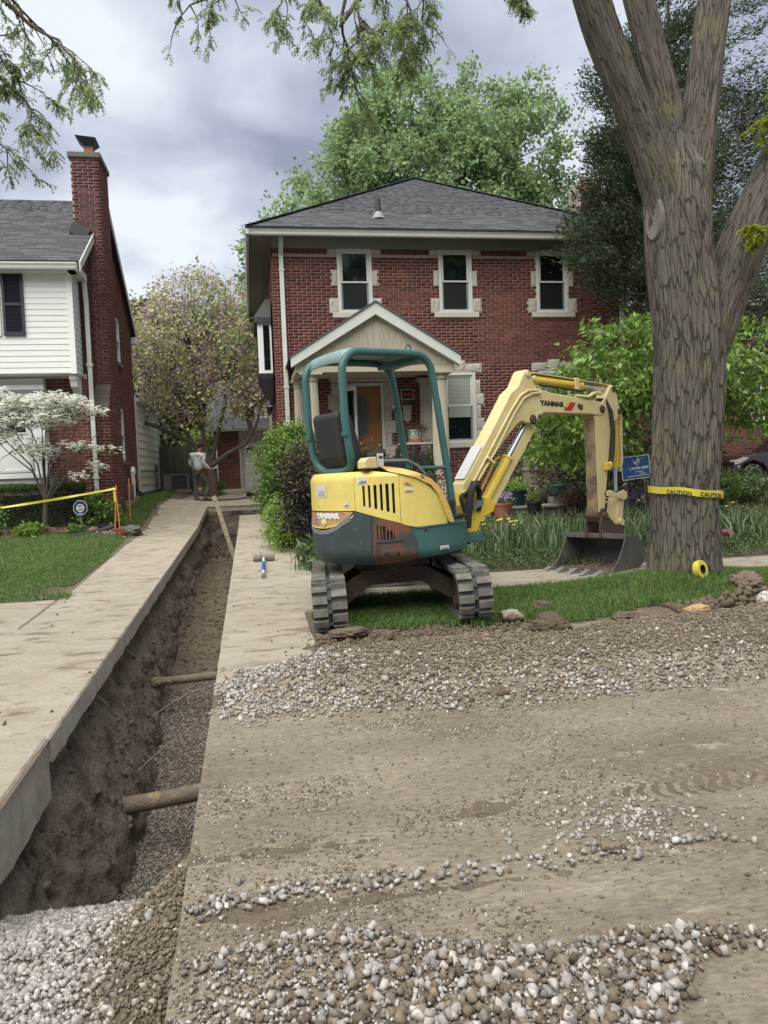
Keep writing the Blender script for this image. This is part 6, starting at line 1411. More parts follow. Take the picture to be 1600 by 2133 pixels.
# honey locust sprays: drooping twigs with feathered leaves
M['locust_leaf'] = mat('locust_leaf', (.20, .275, .115), (.27, .335, .15), 2, .55, bump=0, rnd=.35, hue=.02, fine=0, trans=.62)
M['fresh_leaf'] = mat('fresh_leaf', (.32, .38, .045), (.38, .42, .06), 2, .55, bump=0, rnd=.3, hue=.015, fine=0, trans=.4)
def sprays(parent, roots, mtL, nm, seed, tw=7, leaf=.021, fr=.105, lift=0):
    """roots: [(start, direction, length, radius)]; returns nothing, adds twigs and leaves"""
    g = random.Random(seed); mb = MB(); LP = []; LD = []; LN = []
    def frond(p, d):
        d = d.normalized(); s = d.cross(Vector((0, 0, 1))); s = s.normalized() if s.length > .05 else Vector((1, 0, 0)); n = 8; L_ = fr*g.uniform(.55, 1.0)
        q = p.copy(); dd = d.copy()
        for i in range(n):
            q = q+dd*L_/n; dd = (dd+Vector((0, 0, -.09))).normalized()
            for sg in (-1, 1): LP.append(q[:]); LD.append((s*sg+dd*.45+Vector((g.uniform(-.5, .5), g.uniform(-.5, .5), g.uniform(-.6, .3))))[:]); LN.append((Vector((0, 0, 1))+s*g.uniform(-.5, .5)+dd*g.uniform(-.4, .4))[:])
    def twig(p, d, L_, r_, lvl):
        P = [p.copy()]; n = 6
        for i in range(n):
            d = (d+Vector((g.uniform(-.35, .35), g.uniform(-.35, .35), g.uniform(-.38, .22)))).normalized(); p = p+d*L_/n; P.append(p.copy())
            if lvl < 2 and i > 0 and (lvl == 0 or g.random() < .42):
                for _ in range(g.choice((1, 2)) if lvl == 0 else 1):
                    sd_ = Vector((g.uniform(-1, 1), g.uniform(-1, 1), g.uniform(-.9, .3))); twig(p.copy(), (d*.5+sd_).normalized(), L_*g.uniform(.3, .55), r_*.5, lvl+1)
            if (lvl >= 1 or i > 3) and g.random() < (.6 if lvl == 2 else .45):
                for _ in range(g.choice((1, 2))): frond(p.copy(), Vector((g.uniform(-1, 1), g.uniform(-1, 1), g.uniform(-.7, .35)))+d*.5)
        mb.tube(P, [r_*1.25*(1-.7*i/n) for i in range(n+1)], 5)
        for _ in range(2): frond(P[-1], d+Vector((g.uniform(-.8, .8), g.uniform(-.8, .8), g.uniform(-.7, .2))))
    for p, d, L_, r_ in roots: twig(Vector(p)+Vector((0, 0, lift)), Vector(d), L_, r_, 0)
    mb.build('twigs', M['twig_bark'], parent, True, 'stuff')
    LP = np.array(LP); leaves('leaves', LP, np.array(LD), np.array(LN), leaf*rng.uniform(.8, 1.3, len(LP)), leaf*.55, mtL, parent, 'stuff', .1)
# boughs of the big tree hanging into the top of the picture
mb = MB(); mb.tube([(3.1, 7.1, 7.6), (2.4, 6.9, 7.2), (1.8, 6.8, 6.5), (1.35, 6.7, 5.9), (1.05, 6.6, 5.5), (.9, 6.5, 5.25)], [.09, .07, .05, .034, .022, .014], 8); mb.tube([(1.8, 6.8, 6.5), (1.2, 6.6, 6.1), (.6, 6.5, 5.75), (.25, 6.5, 5.5)], [.045, .03, .02, .012], 7); mb.tube([(2.4, 6.9, 7.2), (1.9, 6.6, 6.4), (1.6, 6.5, 5.8), (1.4, 6.5, 5.5)], [.05, .035, .022, .012], 7); mb.build('bough', M['twig_bark'], ST, True)
sprays(ST, [((.95, 6.5, 5.35), (-.3, 0, -.9), .75, .012), ((1.05, 6.6, 5.5), (.3, 0, -.9), .6, .012), ((.25, 6.5, 5.5), (-.7, 0, -.35), .75, .012), ((.5, 6.5, 5.65), (-.2, 0, -.9), .5, .010), ((.8, 6.55, 5.7), (-.2, -.1, -1), .7, .010), ((1.4, 6.5, 5.5), (.2, 0, -.9), .5, .010), ((1.5, 6.5, 5.7), (.9, 0, -.3), .6, .010), ((1.3, 6.7, 5.9), (-.2, .1, -1), .6, .010), ((.0, 6.5, 5.6), (-.8, 0, -.1), .5, .010), ((2.6, 6.6, 5.75), (-.2, 0, -.8), .3, .008)], M['locust_leaf'], 'a', 5, lift=.12)
sprays(ST, [((5.3, 7.1, 4.35), (.3, -.3, -.2), .35, .008), ((5.05, 7.2, 3.75), (-.3, -.3, .3), .3, .008), ((5.55, 7.2, 4.9), (.3, -.2, .4), .5, .008), ((5.2, 7.4, 5.0), (.4, .2, .5), .6, .008), ((5.5, 7.5, 5.6), (.2, 0, .3), .6, .008), ((5.8, 7.4, 5.2), (.2, .1, .4), .6, .008)], M['fresh_leaf'], 'b', 6, leaf=.03)
LT = thing('left_street_tree', 'locust tree out of view whose feathery boughs hang at the top left', 'tree', (-5.2, 6.2, .2))
limb('trunk', [(-5.2, 6.2, .1), (-5.15, 6.25, 2.5), (-5.0, 6.3, 4.5), (-4.6, 6.4, 6.5)], [.3, .26, .22, .16], M['bark'], LT, 40, .08, .015, 21, .1)
mb = MB(); mb.tube([(-4.8, 6.35, 5.6), (-3.6, 6.4, 6.0), (-2.6, 6.5, 5.9), (-1.9, 6.5, 5.5), (-1.5, 6.5, 5.1)], [.1, .07, .045, .028, .014], 8); mb.tube([(-3.6, 6.4, 6.0), (-2.6, 6.5, 5.5), (-2.0, 6.5, 4.95), (-1.65, 6.5, 4.6)], [.06, .04, .024, .012], 7); mb.build('bough', M['twig_bark'], LT, True)
sprays(LT, [((-1.55, 6.5, 5.15), (.9, 0, -.4), .75, .011), ((-1.8, 6.5, 5.4), (.8, 0, -.1), .8, .011), ((-1.7, 6.5, 4.65), (.5, 0, -.9), .55, .010), ((-1.9, 6.5, 4.9), (.4, 0, -.8), .55, .010), ((-1.85, 6.45, 5.2), (.4, 0, -.7), .6, .010), ((-2.0, 6.5, 4.5), (.5, 0, -.6), .5, .010), ((-2.2, 6.5, 5.6), (.5, .2, .1), .7, .01)], M['locust_leaf'], 'c', 9)

def ell_pts(ells, n, shell=.55):
    w_ = np.array([e[2] if len(e) > 2 else np.prod(e[1]) for e in ells], float); w_ /= w_.sum(); idx = rng.choice(len(ells), n, p=w_)
    d = rng.normal(size=(n, 3)); d /= np.linalg.norm(d, axis=1, keepdims=True); u = np.where(rng.random(n) < shell, rng.uniform(.78, 1.06, n), rng.random(n)**(1/3))
    return np.array([e[0] for e in ells])[idx]+d*u[:, None]*np.array([e[1] for e in ells])[idx]
def foliage(name, C_, per, cr, Ln, Wd, mt, parent, droop=0, flat=1, fold=.2, kind='stuff', tip=.55, dirs=None):
    n = len(C_); k = rng.poisson(per, n); idx = np.repeat(np.arange(n), k); m_ = len(idx); crr = cr*rng.uniform(.6, 1.35, n)
    off = rng.normal(size=(m_, 3))*crr[idx][:, None]*np.array([.55, .55, .55*flat]); P = np.asarray(C_)[idx]+off
    D = rdir(m_)+off/(cr+1e-6)*.7; D[:, 2] -= droop; Nn = rdir(m_, 1.2)
    return leaves(name, P, D, Nn, Ln*rng.uniform(.65, 1.25, m_), Wd*rng.uniform(.7, 1.2, m_), mt, parent, kind, fold, tip=tip)
def branches(name, anchors, C_, mt, parent, r0=.06, k=1.0, sag=.1):
    mb = MB(); A = np.array([a[0] for a in anchors])
    for c in C_:
        i = np.argmin(np.linalg.norm(A-c, axis=1)+np.maximum(0, A[:, 2]-c[2])*1.5); a = Vector(A[i]); c = Vector(c); L_ = (c-a).length; mid = a.lerp(c, .5)+Vector((random.uniform(-.1, .1)*L_, random.uniform(-.1, .1)*L_, sag*L_)); q = min(r0, .012*L_+.006)*k
        mb.tube([a, a.lerp(mid, .6)+Vector((0, 0, .04*L_)), mid, c], [q, q*.75, q*.5, q*.2], 5, False)
    return mb.build(name, mt, parent, True, 'stuff')
# maple behind the house
M['maple_leaf'] = mat('maple_leaf', (.225, .335, .155), (.30, .42, .205), .8, .6, bump=0, rnd=.4, hue=.015, fine=0, trans=.5)
Mp = thing('maple_tree', 'tall bright green maple behind the brick house', 'tree', (8, 31, 1))
mb = MB(); trk = [(8, 31, .8), (8, 31, 5), (7.9, 31, 8), (7.9, 31, 12), (8.2, 31, 16)]; mb.tube(trk, [.5, .4, .34, .22, .06], 14)
for e in ((5.5, 31, 13), (10.5, 31, 14.5), (11.8, 31.5, 12.5), (4.2, 30.5, 11), (7, 31, 16.5), (9.3, 30.5, 16.3)): mb.tube([(7.9, 31, 6.5), (7.9+(e[0]-7.9)*.35, 31, 8.8), (7.9+(e[0]-7.9)*.7, e[1], (e[2]+8)/2+.8), e], [.2, .15, .10, .03], 8)
mb.build('trunk', M['twig_bark'], Mp, True)
ells = [((7.6, 31, 12.8), (4.2, 3, 3.2)), ((6.9, 31, 15.6), (1.5, 1.6, 2.1)), ((9.7, 31, 15.2), (1.7, 1.6, 1.9)), ((12.0, 31, 14.4), (1.6, 1.6, 2.6)), ((3.8, 31, 12.2), (1.7, 1.6, 2.2)), ((2.5, 30.5, 10.6), (1.2, 1.5, 1.5)), ((12.4, 31, 11), (1.8, 1.8, 2)), ((5.2, 31, 14.4), (1.4, 1.4, 1.6)), ((8, 32, 9.5), (5, 2.5, 2)), ((7.0, 31, 17.2), (.7, .7, 1.3)), ((9.3, 31, 16.8), (.6, .6, 1.2)), ((10.8, 31, 16.5), (.6, .6, 1.2)), ((12.5, 31, 16.6), (.6, .6, 1.4)), ((5.6, 31, 15.8), (.6, .6, 1.1))]
C_ = ell_pts(ells, 760, .6); branches('branches', [((7.9, 31, 8), 0), ((7.9, 31, 11), 0), ((5.5, 31, 12.5), 0), ((10.5, 31, 13.5), 0), ((4.2, 30.5, 10.5), 0), ((8.1, 31, 15), 0), ((11.8, 31.5, 12), 0)], C_[::3], M['twig_bark'], Mp, .08)
C2 = C_+np.array([0, 0, .0]); sp_ = C_[rng.integers(0, len(C_), 260)]+rng.normal(size=(260, 3))*np.array([.35, .35, .2])+np.array([0, 0, .45])
foliage('crown', np.vstack([C2, sp_]), 66, .42, .20, .15, M['maple_leaf'], Mp, .25, .9)
Ml = thing('young_maple', 'small leafy treetop showing left of the brick house roof', 'tree', (.6, 30, 1))
mb = MB(); mb.tube([(.9, 30, .8), (.8, 30, 5), (.6, 30, 9), (.5, 30, 10.5)], [.16, .12, .06, .02], 8); mb.build('trunk', M['twig_bark'], Ml, True)
foliage('crown', ell_pts([((.75, 30, 9.2), (.65, 1, 1.6)), ((.4, 30, 10.3), (.4, .6, .9)), ((.9, 30, 7), (.9, 1, 1.6))], 60, .7), 46, .30, .24, .18, M['maple_leaf'], Ml, .25)
# redbud by the garage
M['redbud_leaf'] = mat('redbud_leaf', (.38, .43, .18), (.46, .50, .23), 1, .6, bump=0, rnd=.4, hue=.02, fine=0, trans=.5)
M['redbud_flower'] = mat('redbud_flower', (.42, .27, .35), (.50, .36, .44), 1, .7, bump=0, rnd=.4, hue=.015, fine=0, trans=.2)
Rb = thing('redbud_tree', 'redbud with mauve blossom and new leaves beside the garage', 'tree', (-1.25, 25.5, .85))
def stem(P, r_): mb.tube(P, r_, 9)
mb = MB(); stem([(-1.2, 25.5, .7), (-1.22, 25.5, 1.5), (-1.3, 25.5, 2.1)], [.17, .15, .14])
for P in ([(-1.3, 25.5, 1.9), (-1.75, 25.5, 2.6), (-2.3, 25.5, 3.5), (-3.0, 25.4, 4.4), (-3.4, 25.3, 5.4)], [(-1.3, 25.5, 2.0), (-1.45, 25.5, 3.0), (-1.6, 25.6, 4.2), (-1.7, 25.6, 6.6)], [(-1.25, 25.5, 1.95), (-.95, 25.5, 3.0), (-.7, 25.5, 3.9), (-.6, 25.4, 5.8)], [(-1.2, 25.4, 1.9), (-.7, 25.2, 2.25), (-.1, 25.1, 2.55), (.25, 25.0, 3.1), (.5, 25, 3.9), (.75, 25, 4.8)], [(.1, 25.1, 2.8), (.0, 25.2, 3.5), (-.1, 25.3, 4.4)], [(-1.5, 25.5, 3.2), (-2.1, 25.4, 4.2), (-2.3, 25.4, 5.6)], [(-1.75, 25.5, 2.6), (-2.6, 25.3, 3.1), (-3.5, 25.2, 3.4)]): stem(P, [.085, .07, .055, .04, .025, .015][:len(P)])
mb.build('trunk', M['grey_bark'], Rb, True)
ells = [((-1.6, 25.6, 6.1), (2.0, 1.8, 2.0)), ((-2.7, 25.4, 5.2), (1.3, 1.4, 1.6)), ((-.3, 25.4, 5.6), (1.3, 1.3, 1.7)), ((.2, 25.2, 4.2), (.8, 1, .9)), ((-1.2, 25.2, 4.0), (1.6, 1.2, .7)), ((-2.9, 25.2, 3.9), (.7, .8, .7))]
C_ = ell_pts(ells, 620, .45); anc = [((-1.7, 25.6, 4.4), 0), ((-1.7, 25.6, 5.6), 0), ((-.65, 25.5, 4.6), 0), ((-3.0, 25.4, 4.4), 0), ((-2.2, 25.4, 4.6), 0), ((.4, 25, 3.8), 0), ((-1.5, 25.6, 3.4), 0)]
branches('branches', anc, C_[::2], M['grey_bark'], Rb, .04, .8)
foliage('crown', C_[:430], 15, .32, .14, .11, M['redbud_leaf'], Rb, .3); foliage('blossom', C_[60:], 24, .26, .075, .06, M['redbud_flower'], Rb, .1)
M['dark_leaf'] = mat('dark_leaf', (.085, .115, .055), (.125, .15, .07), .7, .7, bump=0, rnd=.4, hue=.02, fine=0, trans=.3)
M['lime_leaf'] = mat('lime_leaf', (.21, .28, .085), (.27, .34, .115), .7, .7, bump=0, rnd=.35, hue=.02, fine=0, trans=.35)
def bgtree(name, label, base, ells, n, per, L_, mt, r_=.25, shell=.5):
    t = thing(name, label, 'tree', base); top = max(e[0][2] for e in ells); mb = MB(); mb.tube([base, (base[0], base[1], base[2]+(top-base[2])*.5), (ells[0][0][0], ells[0][0][1], top)], [r_, r_*.7, .03], 8); mb.build('trunk', M['twig_bark'], t, True)
    foliage('crown', ell_pts(ells, n, shell), per, .42, L_, L_*.75, mt, t, .2); return t
bgtree('backyard_tree', 'dark leafy tree behind the redbud and far house', (-5, 37, 1), [((-5.2, 37, 6.0), (3.2, 2, 3.4)), ((-2.2, 37, 4.6), (2.2, 2, 2.4))], 330, 60, .24, M['dark_leaf'])
bgtree('backyard_tree', 'light green tree top rising behind the redbud', (0, 38, 1), [((-.2, 38, 6.3), (2.6, 2, 3.0)), ((-3.4, 38, 8.2), (2.2, 2, 1.6))], 250, 60, .24, M['lime_leaf'])
bgtree('backyard_tree', 'dark tree behind the garage roof', (2.4, 40, 1), [((2.2, 40, 5.4), (3.0, 2, 3.2)), ((-1.0, 41, 3.6), (3, 1.5, 1.8))], 260, 60, .24, M['dark_leaf'])
bgtree('backyard_bush', 'yellow-green bush between the redbud and the garage corner', (-1.55, 29.6, 1), [((-1.6, 29.7, 2.5), (.55, .5, .75))], 40, 50, .14, M['lime_leaf'], .06)
# dark cedar at the right corner of the house
M['cedar'] = mat('cedar', (.040, .064, .030), (.062, .088, .042), 1.2, .8, bump=0, rnd=.45, hue=.02, fine=0, trans=.15)
def cedar(label, base, ells, n, per, seed):
    t = thing('cedar_tree', label, 'tree', base); mb = MB(); top = max(e[0][2]+e[1][2]*.8 for e in ells); P = [base, (base[0], base[1], (base[2]+top)/2), (base[0]-.1, base[1], top)]; mb.tube(P, [.2, .13, .02], 9); mb.build('trunk', M['twig_bark'], t, True)
    C_ = ell_pts(ells, n, .5); anc = [((base[0], base[1], z), 0) for z in np.arange(base[2]+1.5, top-.3, .5)]
    branches('branches', anc, C_[::3], M['twig_bark'], t, .04, .7, -.05)
    k = rng.poisson(per, n); idx = np.repeat(np.arange(n), k); m_ = len(idx); out_ = C_-np.array([base[0], base[1], 0]); out_[:, 2] = .35; out_ /= np.linalg.norm(out_, axis=1, keepdims=True)
    tt = rng.uniform(-.35, .4, m_); P = C_[idx]+out_[idx]*tt[:, None]+rng.normal(size=(m_, 3))*.11*np.array([1, 1, .7]); D = out_[idx]+rdir(m_)*.8+np.array([0, 0, .2])
    leaves('crown', P, D, rdir(m_, .5), rng.uniform(.06, .13, m_), rng.uniform(.018, .035, m_), M['cedar'], t, 'stuff', .2); return t
cedar('dark cedar reaching over the right eave of the brick house', (8.4, 14.9, .5), [((7.9, 14.8, 6.4), (1.1, 1.1, 1.7)), ((7.0, 14.4, 5.75), (.75, .6, .55)), ((6.9, 14.3, 6.6), (.5, .5, .4)), ((7.9, 14.5, 8.4), (.95, .8, 1.5)), ((7.4, 14.4, 7.3), (.6, .6, .9)), ((8.6, 14.9, 7.8), (1.1, 1, 2.6)), ((7.5, 14.2, 5.0), (.55, .5, .28)), ((8.8, 15, 10), (.7, .8, 1.6)), ((9.0, 15, 5.2), (1.0, .9, 1.8))], 760, 120, 1)
cedar('dark cedar behind the right-hand limb of the big tree', (9.3, 15.6, .5), [((10.7, 15.6, 6.8), (1.3, 1.2, 3.0)), ((10.5, 15.6, 10.2), (.8, .8, 1.8)), ((10.4, 15.2, 4.3), (1.2, 1, 1.2)), ((11.6, 15.4, 7.5), (.9, .9, 2.6))], 360, 120, 2)
bgtree('backyard_tree', 'pale green tree seen through gaps beside the cedars', (12.5, 33, 1), [((12, 33, 7.5), (4, 2, 4.5)), ((17, 33, 8.5), (4, 2, 5))], 420, 60, .28, M['maple_leaf'])
# small tree with hanging bright leaves in the front garden
M['bright_leaf'] = mat('bright_leaf', (.145, .255, .042), (.21, .33, .07), 1.3, .4, bump=0, rnd=.35, hue=.015, fine=0, trans=.35)
Sh = thing('garden_tree', 'small tree with hanging bright green leaves behind the big trunk', 'tree', (6.75, 12.1, .6))
mb = MB()
for P in ([(6.75, 12.1, .5), (6.5, 12.0, 1.3), (6.1, 11.8, 2.2), (5.6, 11.6, 2.9)], [(6.8, 12.1, .5), (6.75, 12.0, 1.5), (6.8, 11.8, 2.6), (7.0, 11.7, 3.4)], [(6.8, 12.1, .9), (7.1, 11.9, 1.9), (7.9, 11.8, 2.7)], [(6.55, 12.0, 1.2), (5.8, 11.8, 1.75), (5.0, 11.5, 2.1)]): mb.tube(P, [.06, .05, .035, .015][:len(P)] if len(P) == 4 else [.05, .035, .015], 8)
mb.build('stems', M['grey_bark'], Sh, True)
ells = [((6.1, 11.6, 3.2), (.95, .8, .75)), ((5.35, 11.4, 2.65), (.75, .6, .55)), ((4.75, 11.3, 2.2), (.55, .5, .35)), ((7.0, 11.7, 3.1), (.9, .8, .8)), ((8.2, 11.7, 3.0), (.8, .7, .85)), ((5.6, 11.9, 2.0), (.9, .6, .45)), ((8.3, 11.6, 2.3), (.55, .5, .5)), ((4.8, 11.6, 1.75), (.5, .5, .3))]
C_ = ell_pts(ells, 420, .6); branches('branches', [((6.1, 11.8, 2.2), 0), ((6.7, 11.9, 2.2), 0), ((5.4, 11.6, 2.2), 0), ((7.5, 11.85, 2.4), 0)], C_[::3], M['grey_bark'], Sh, .02, .8)
foliage('crown', C_, 26, .20, .13, .058, M['bright_leaf'], Sh, .75, .7, .15, tip=.6)
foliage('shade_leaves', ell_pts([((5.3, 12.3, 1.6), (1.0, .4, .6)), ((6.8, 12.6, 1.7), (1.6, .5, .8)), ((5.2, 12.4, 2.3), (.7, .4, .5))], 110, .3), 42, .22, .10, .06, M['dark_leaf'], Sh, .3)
# trees across the street, mirrored in the windows
for i, (x_, y_) in enumerate(((-9, -13), (3, -16), (14, -14))):
    bgtree('opposite_tree', ('tree across the street, out of view at the left', 'tree across the street, out of view behind the camera', 'tree across the street, out of view at the right')[i], (x_, y_, 0), [((x_, y_, 11), (6, 3, 6)), ((x_+4, y_, 8), (4, 2, 4))], 330, 40, .6, M['maple_leaf'], .3)
# ================================================================== FRONT GARDEN
def shrub(name, label, base, ells, n, per, L_, W_, mt, cat='shrub', cr=.14, droop=0, shell=.7, stems=True, mt2=None, group=None):
    t = thing(name, label, cat, base, group)
    C_ = ell_pts(ells, n, shell); C_ = C_[C_[:, 2] > gz(C_[:, 0], C_[:, 1])+.02]
    if stems:
        br_ = branches('stems', [((base[0]+random.uniform(-.1, .1), base[1]+random.uniform(-.1, .1), base[2]), 0) for _ in range(6)], C_[::max(1, len(C_)//40)], M['twig_bark'], t, .02, .8); br_['kind'] = 'stuff'
    foliage('leaves', C_, per, cr, L_, W_, mt, t, droop)
    if mt2: top = C_[C_[:, 2] > np.quantile(C_[:, 2], .6)]; foliage('new_growth', top+np.array([0, 0, .04]), per*.6, cr*.9, L_, W_, mt2, t, -.2)
    return t
M['euonymus'] = mat('euonymus', (.085, .16, .03), (.135, .225, .05), 2, .4, bump=0, rnd=.4, hue=.015, fine=0, trans=.3)
M['bright_new'] = mat('bright_new', (.18, .30, .05), (.24, .36, .07), 2, .45, bump=0, rnd=.3, hue=.015, fine=0, trans=.35)
M['purple_leaf'] = mat('purple_leaf', (.022, .018, .020), (.038, .030, .030), 2, .45, bump=0, rnd=.4, hue=.02, fine=0, trans=.15)
M['bronze_leaf'] = mat('bronze_leaf', (.075, .070, .025), (.11, .085, .04), 2, .5, bump=0, rnd=.4, hue=.025, fine=0, trans=.3)
M['red_leaf'] = mat('red_leaf', (.10, .020, .025), (.15, .045, .045), 2, .5, bump=0, rnd=.35, hue=.02, fine=0, trans=.25)
M['cover_leaf'] = mat('cover_leaf', (.07, .125, .04), (.11, .17, .06), 2, .4, bump=0, rnd=.45, hue=.015, fine=0, trans=.25)
M['iris_leaf'] = mat('iris_leaf', (.105, .165, .07), (.155, .215, .10), 2, .5, bump=0, rnd=.4, hue=.015, fine=0, trans=.3)
M['yew'] = mat('yew', (.032, .052, .022), (.05, .075, .03), 2, .6, bump=0, rnd=.4, hue=.015, fine=0, trans=.15)
M['yew_new'] = mat('yew_new', (.075, .125, .025), (.10, .155, .035), 2, .55, bump=0, rnd=.3, hue=.015, fine=0, trans=.3)
M['petal_white'] = mat('petal_white', (.84, .85, .80), (.78, .80, .72), 3, .6, bump=0, rnd=.1, fine=0, trans=.35)
M['petal_yellow'] = mat('petal_yellow', (.70, .52, .04), (.75, .60, .10), 3, .6, bump=0, rnd=.2, fine=0, trans=.25)
M['petal_purple'] = mat('petal_purple', (.10, .05, .24), (.16, .08, .30), 3, .6, bump=0, rnd=.3, fine=0, trans=.25)
M['petal_lilac'] = mat('petal_lilac', (.34, .27, .52), (.42, .36, .60), 3, .6, bump=0, rnd=.3, fine=0, trans=.25)
shrub('rounded_shrub', 'bright green clipped shrub beside the driveway, under the downspout', (.85, 14.2, .5), [((.75, 14.2, 1.75), (.62, .6, .62)), ((.65, 14.1, 1.15), (.60, .6, .5))], 260, 46, .055, .036, M['euonymus'], cr=.12, mt2=M['bright_new'])
shrub('low_shrub', 'low light green shrub at the edge of the right slab', (.55, 12.6, .4), [((.50, 12.6, .80), (.33, .5, .36)), ((.55, 12.3, .55), (.30, .45, .3))], 130, 40, .045, .030, M['bright_new'], cr=.10)
shrub('purple_shrub', 'dark purple-leaved shrub behind the excavator counterweight', (1.25, 11.9, .4), [((1.15, 11.8, 1.0), (.62, .6, .68)), ((.95, 12.0, 1.45), (.45, .5, .45)), ((1.8, 12, 1.2), (.5, .4, .5))], 270, 34, .085, .034, M['purple_leaf'], cr=.15, droop=.2, mt2=M['bronze_leaf'])
shrub('bronze_shrub', 'bronze-green shrub in front of the porch door', (2.2, 13.4, .6), [((2.0, 13.4, 1.45), (.45, .4, .55)), ((2.6, 13.5, 1.25), (.4, .4, .5))], 110, 30, .085, .035, M['bronze_leaf'], cr=.14)
shrub('red_shrub', 'small dark red shrub beside the porch column', (3.4, 13.0, .6), [((3.3, 13.0, 1.15), (.5, .35, .32)), ((4.1, 13.2, 1.0), (.35, .3, .28))], 90, 34, .06, .028, M['red_leaf'], cr=.12)
shrub('broadleaf_clump', 'broad-leaved clump at the foot of the purple shrub', (.85, 10.15, .3), [((.86, 10.2, .42), (.22, .3, .18))], 40, 14, .14, .055, M['cover_leaf'], 'plant', .10, .3, stems=False)
P = np.column_stack([rng.normal(.78, .12, 160), rng.normal(10.3, .22, 160)]); meta(blades('strap_leaves', on(gz, P), rng.uniform(.15, .35, 160), .014, .9, M['iris_leaf']), 'drooping strap leaves beside the right slab', 'plant')
shrub('right_shrub', 'leafy green shrub in front of the parked car', (10.75, 13.2, .6), [((10.75, 13.2, 1.3), (.5, .5, .55))], 90, 36, .09, .05, M['euonymus'], cr=.15)
shrub('right_shrub', 'low leafy shrub just right of the big trunk', (8.5, 13.3, .6), [((8.5, 13.3, .95), (.6, .4, .32))], 80, 34, .08, .045, M['euonymus'], cr=.13)
shrub('right_shrub', 'low spreading shrub below the parked car wheel', (9.8, 13.9, .6), [((9.8, 13.9, .92), (.75, .4, .26))], 90, 34, .07, .04, M['cover_leaf'], cr=.13)
shrub('right_shrub', 'dark evergreen bush behind the yard sign', (7.4, 14.6, .7), [((7.4, 14.6, 1.5), (.6, .5, .6)), ((5.9, 15.6, 1.4), (.9, .4, .6))], 150, 40, .06, .03, M['yew'], cr=.14, mt2=M['cover_leaf'])
# ground cover and strap-leaved bed
def bed_mask(x, y): return ss((x-1.55)/.4)*ss((y-9.02)/.05)
P = sample(52000, 1.2, 11, 9.0, 10.6, lambda x, y: bed_mask(x, y)*ss((10.5-y)/.5)*np.interp(x, [1, 6, 11], [1, .9, .5])); Z = on(gz, P); hh = .04+.14*fbm(P[:, 0]*2.2, P[:, 1]*2.2, 0, 3, 88)*ss((P[:, 1]-9.0)/.12); Z[:, 2] += hh*np.sqrt(rng.random(len(P)))
meta(leaves('ground_cover', Z, rdir(len(P), -.1), rdir(len(P), 1.6), rng.uniform(.022, .045, len(P)), rng.uniform(.014, .024, len(P)), M['cover_leaf']), 'dense low vinca along the sidewalk', 'ground cover', kind='stuff')
P = sample(30000, 1.4, 11, 10.0, 13.2, lambda x, y: .5*bed_mask(x, y)); Z = on(gz, P); Z[:, 2] += rng.random(len(P))*.12
meta(leaves('bed_undergrowth', Z, rdir(len(P), .1), rdir(len(P), 1.4), rng.uniform(.03, .07, len(P)), rng.uniform(.018, .034, len(P)), M['cover_leaf']), 'low leafy undergrowth in the garden bed', 'ground cover', kind='stuff')
P = sample(4200, 1.9, 10.5, 9.75, 11.4, lambda x, y: bed_mask(x, y)*np.clip(ss((fbm(x*1.1, y*1.1, 0, 3, 90)-.36)/.15), 0, 1)*(1-.85*np.exp(-((x-6.35)/.35)**2-((y-9.8)/.3)**2)))
meta(blades('iris_bed', on(gz, P), rng.uniform(.28, .60, len(P))*np.interp(P[:, 1], [9.7, 10.6, 12.7], [.7, 1.0, .5]), rng.uniform(.016, .036, len(P)), .42, M['iris_leaf'], curl=1.6), 'tall strap-leaved irises and daffodils in the front bed', 'plants')
def blooms(name, label, P, size, mt, cat='flowers', petals=5, tilt=.6):
    P = np.repeat(np.asarray(P), petals, 0); n = len(P); a = rng.uniform(0, 6.28, n//petals).repeat(petals)+np.tile(np.arange(petals)*2*np.pi/petals, n//petals)
    D = np.stack([np.cos(a), np.sin(a)*.9, rng.uniform(-.1, tilt, n)], 1); return leaves(name, P, D, np.tile([0, -.7, 1.0], (n, 1)), size, size*.85, mt, None, 'stuff', .1) if label is None else meta(leaves(name, P, D, np.tile([0, -.7, 1.0], (n, 1)), size, size*.85, mt, None, 'stuff', .1), label, cat)
pts = np.array([(2.9, 10.3), (3.2, 10.4), (3.35, 10.2), (3.05, 10.0), (3.6, 10.5), (2.75, 10.1), (3.5, 10.0), (6.3, 10.8), (6.9, 10.9), (7.6, 11.2), (5.2, 10.6)]); Z = on(gz, pts, 0); Z[:, 2] += rng.uniform(.35, .5, len(pts))
blooms('daffodil_blooms', 'yellow daffodil blooms above the strap leaves', np.vstack([Z, Z+rng.normal(0, .05, Z.shape)]), .035, M['petal_yellow'])
Z = np.column_stack([rng.normal(6.32, .13, 60), rng.normal(9.75, .10, 60), np.zeros(60)]); Z[:, 2] = gz(Z[:, 0], Z[:, 1])+rng.uniform(.08, .30, 60)
M['heuchera'] = mat('heuchera', (.15, .055, .06), (.20, .09, .09), 3, .6, bump=0, rnd=.3, hue=.02, fine=0, trans=.2)
t = thing('heuchera_plant', 'dusky pink-leaved plant just right of the big trunk', 'plant', (6.32, 9.75, .3)); leaves('leaves', Z, rdir(60, -.2), rdir(60, 1.5), rng.uniform(.07, .12, 60), rng.uniform(.07, .1, 60), M['heuchera'], t, 'stuff', .1)

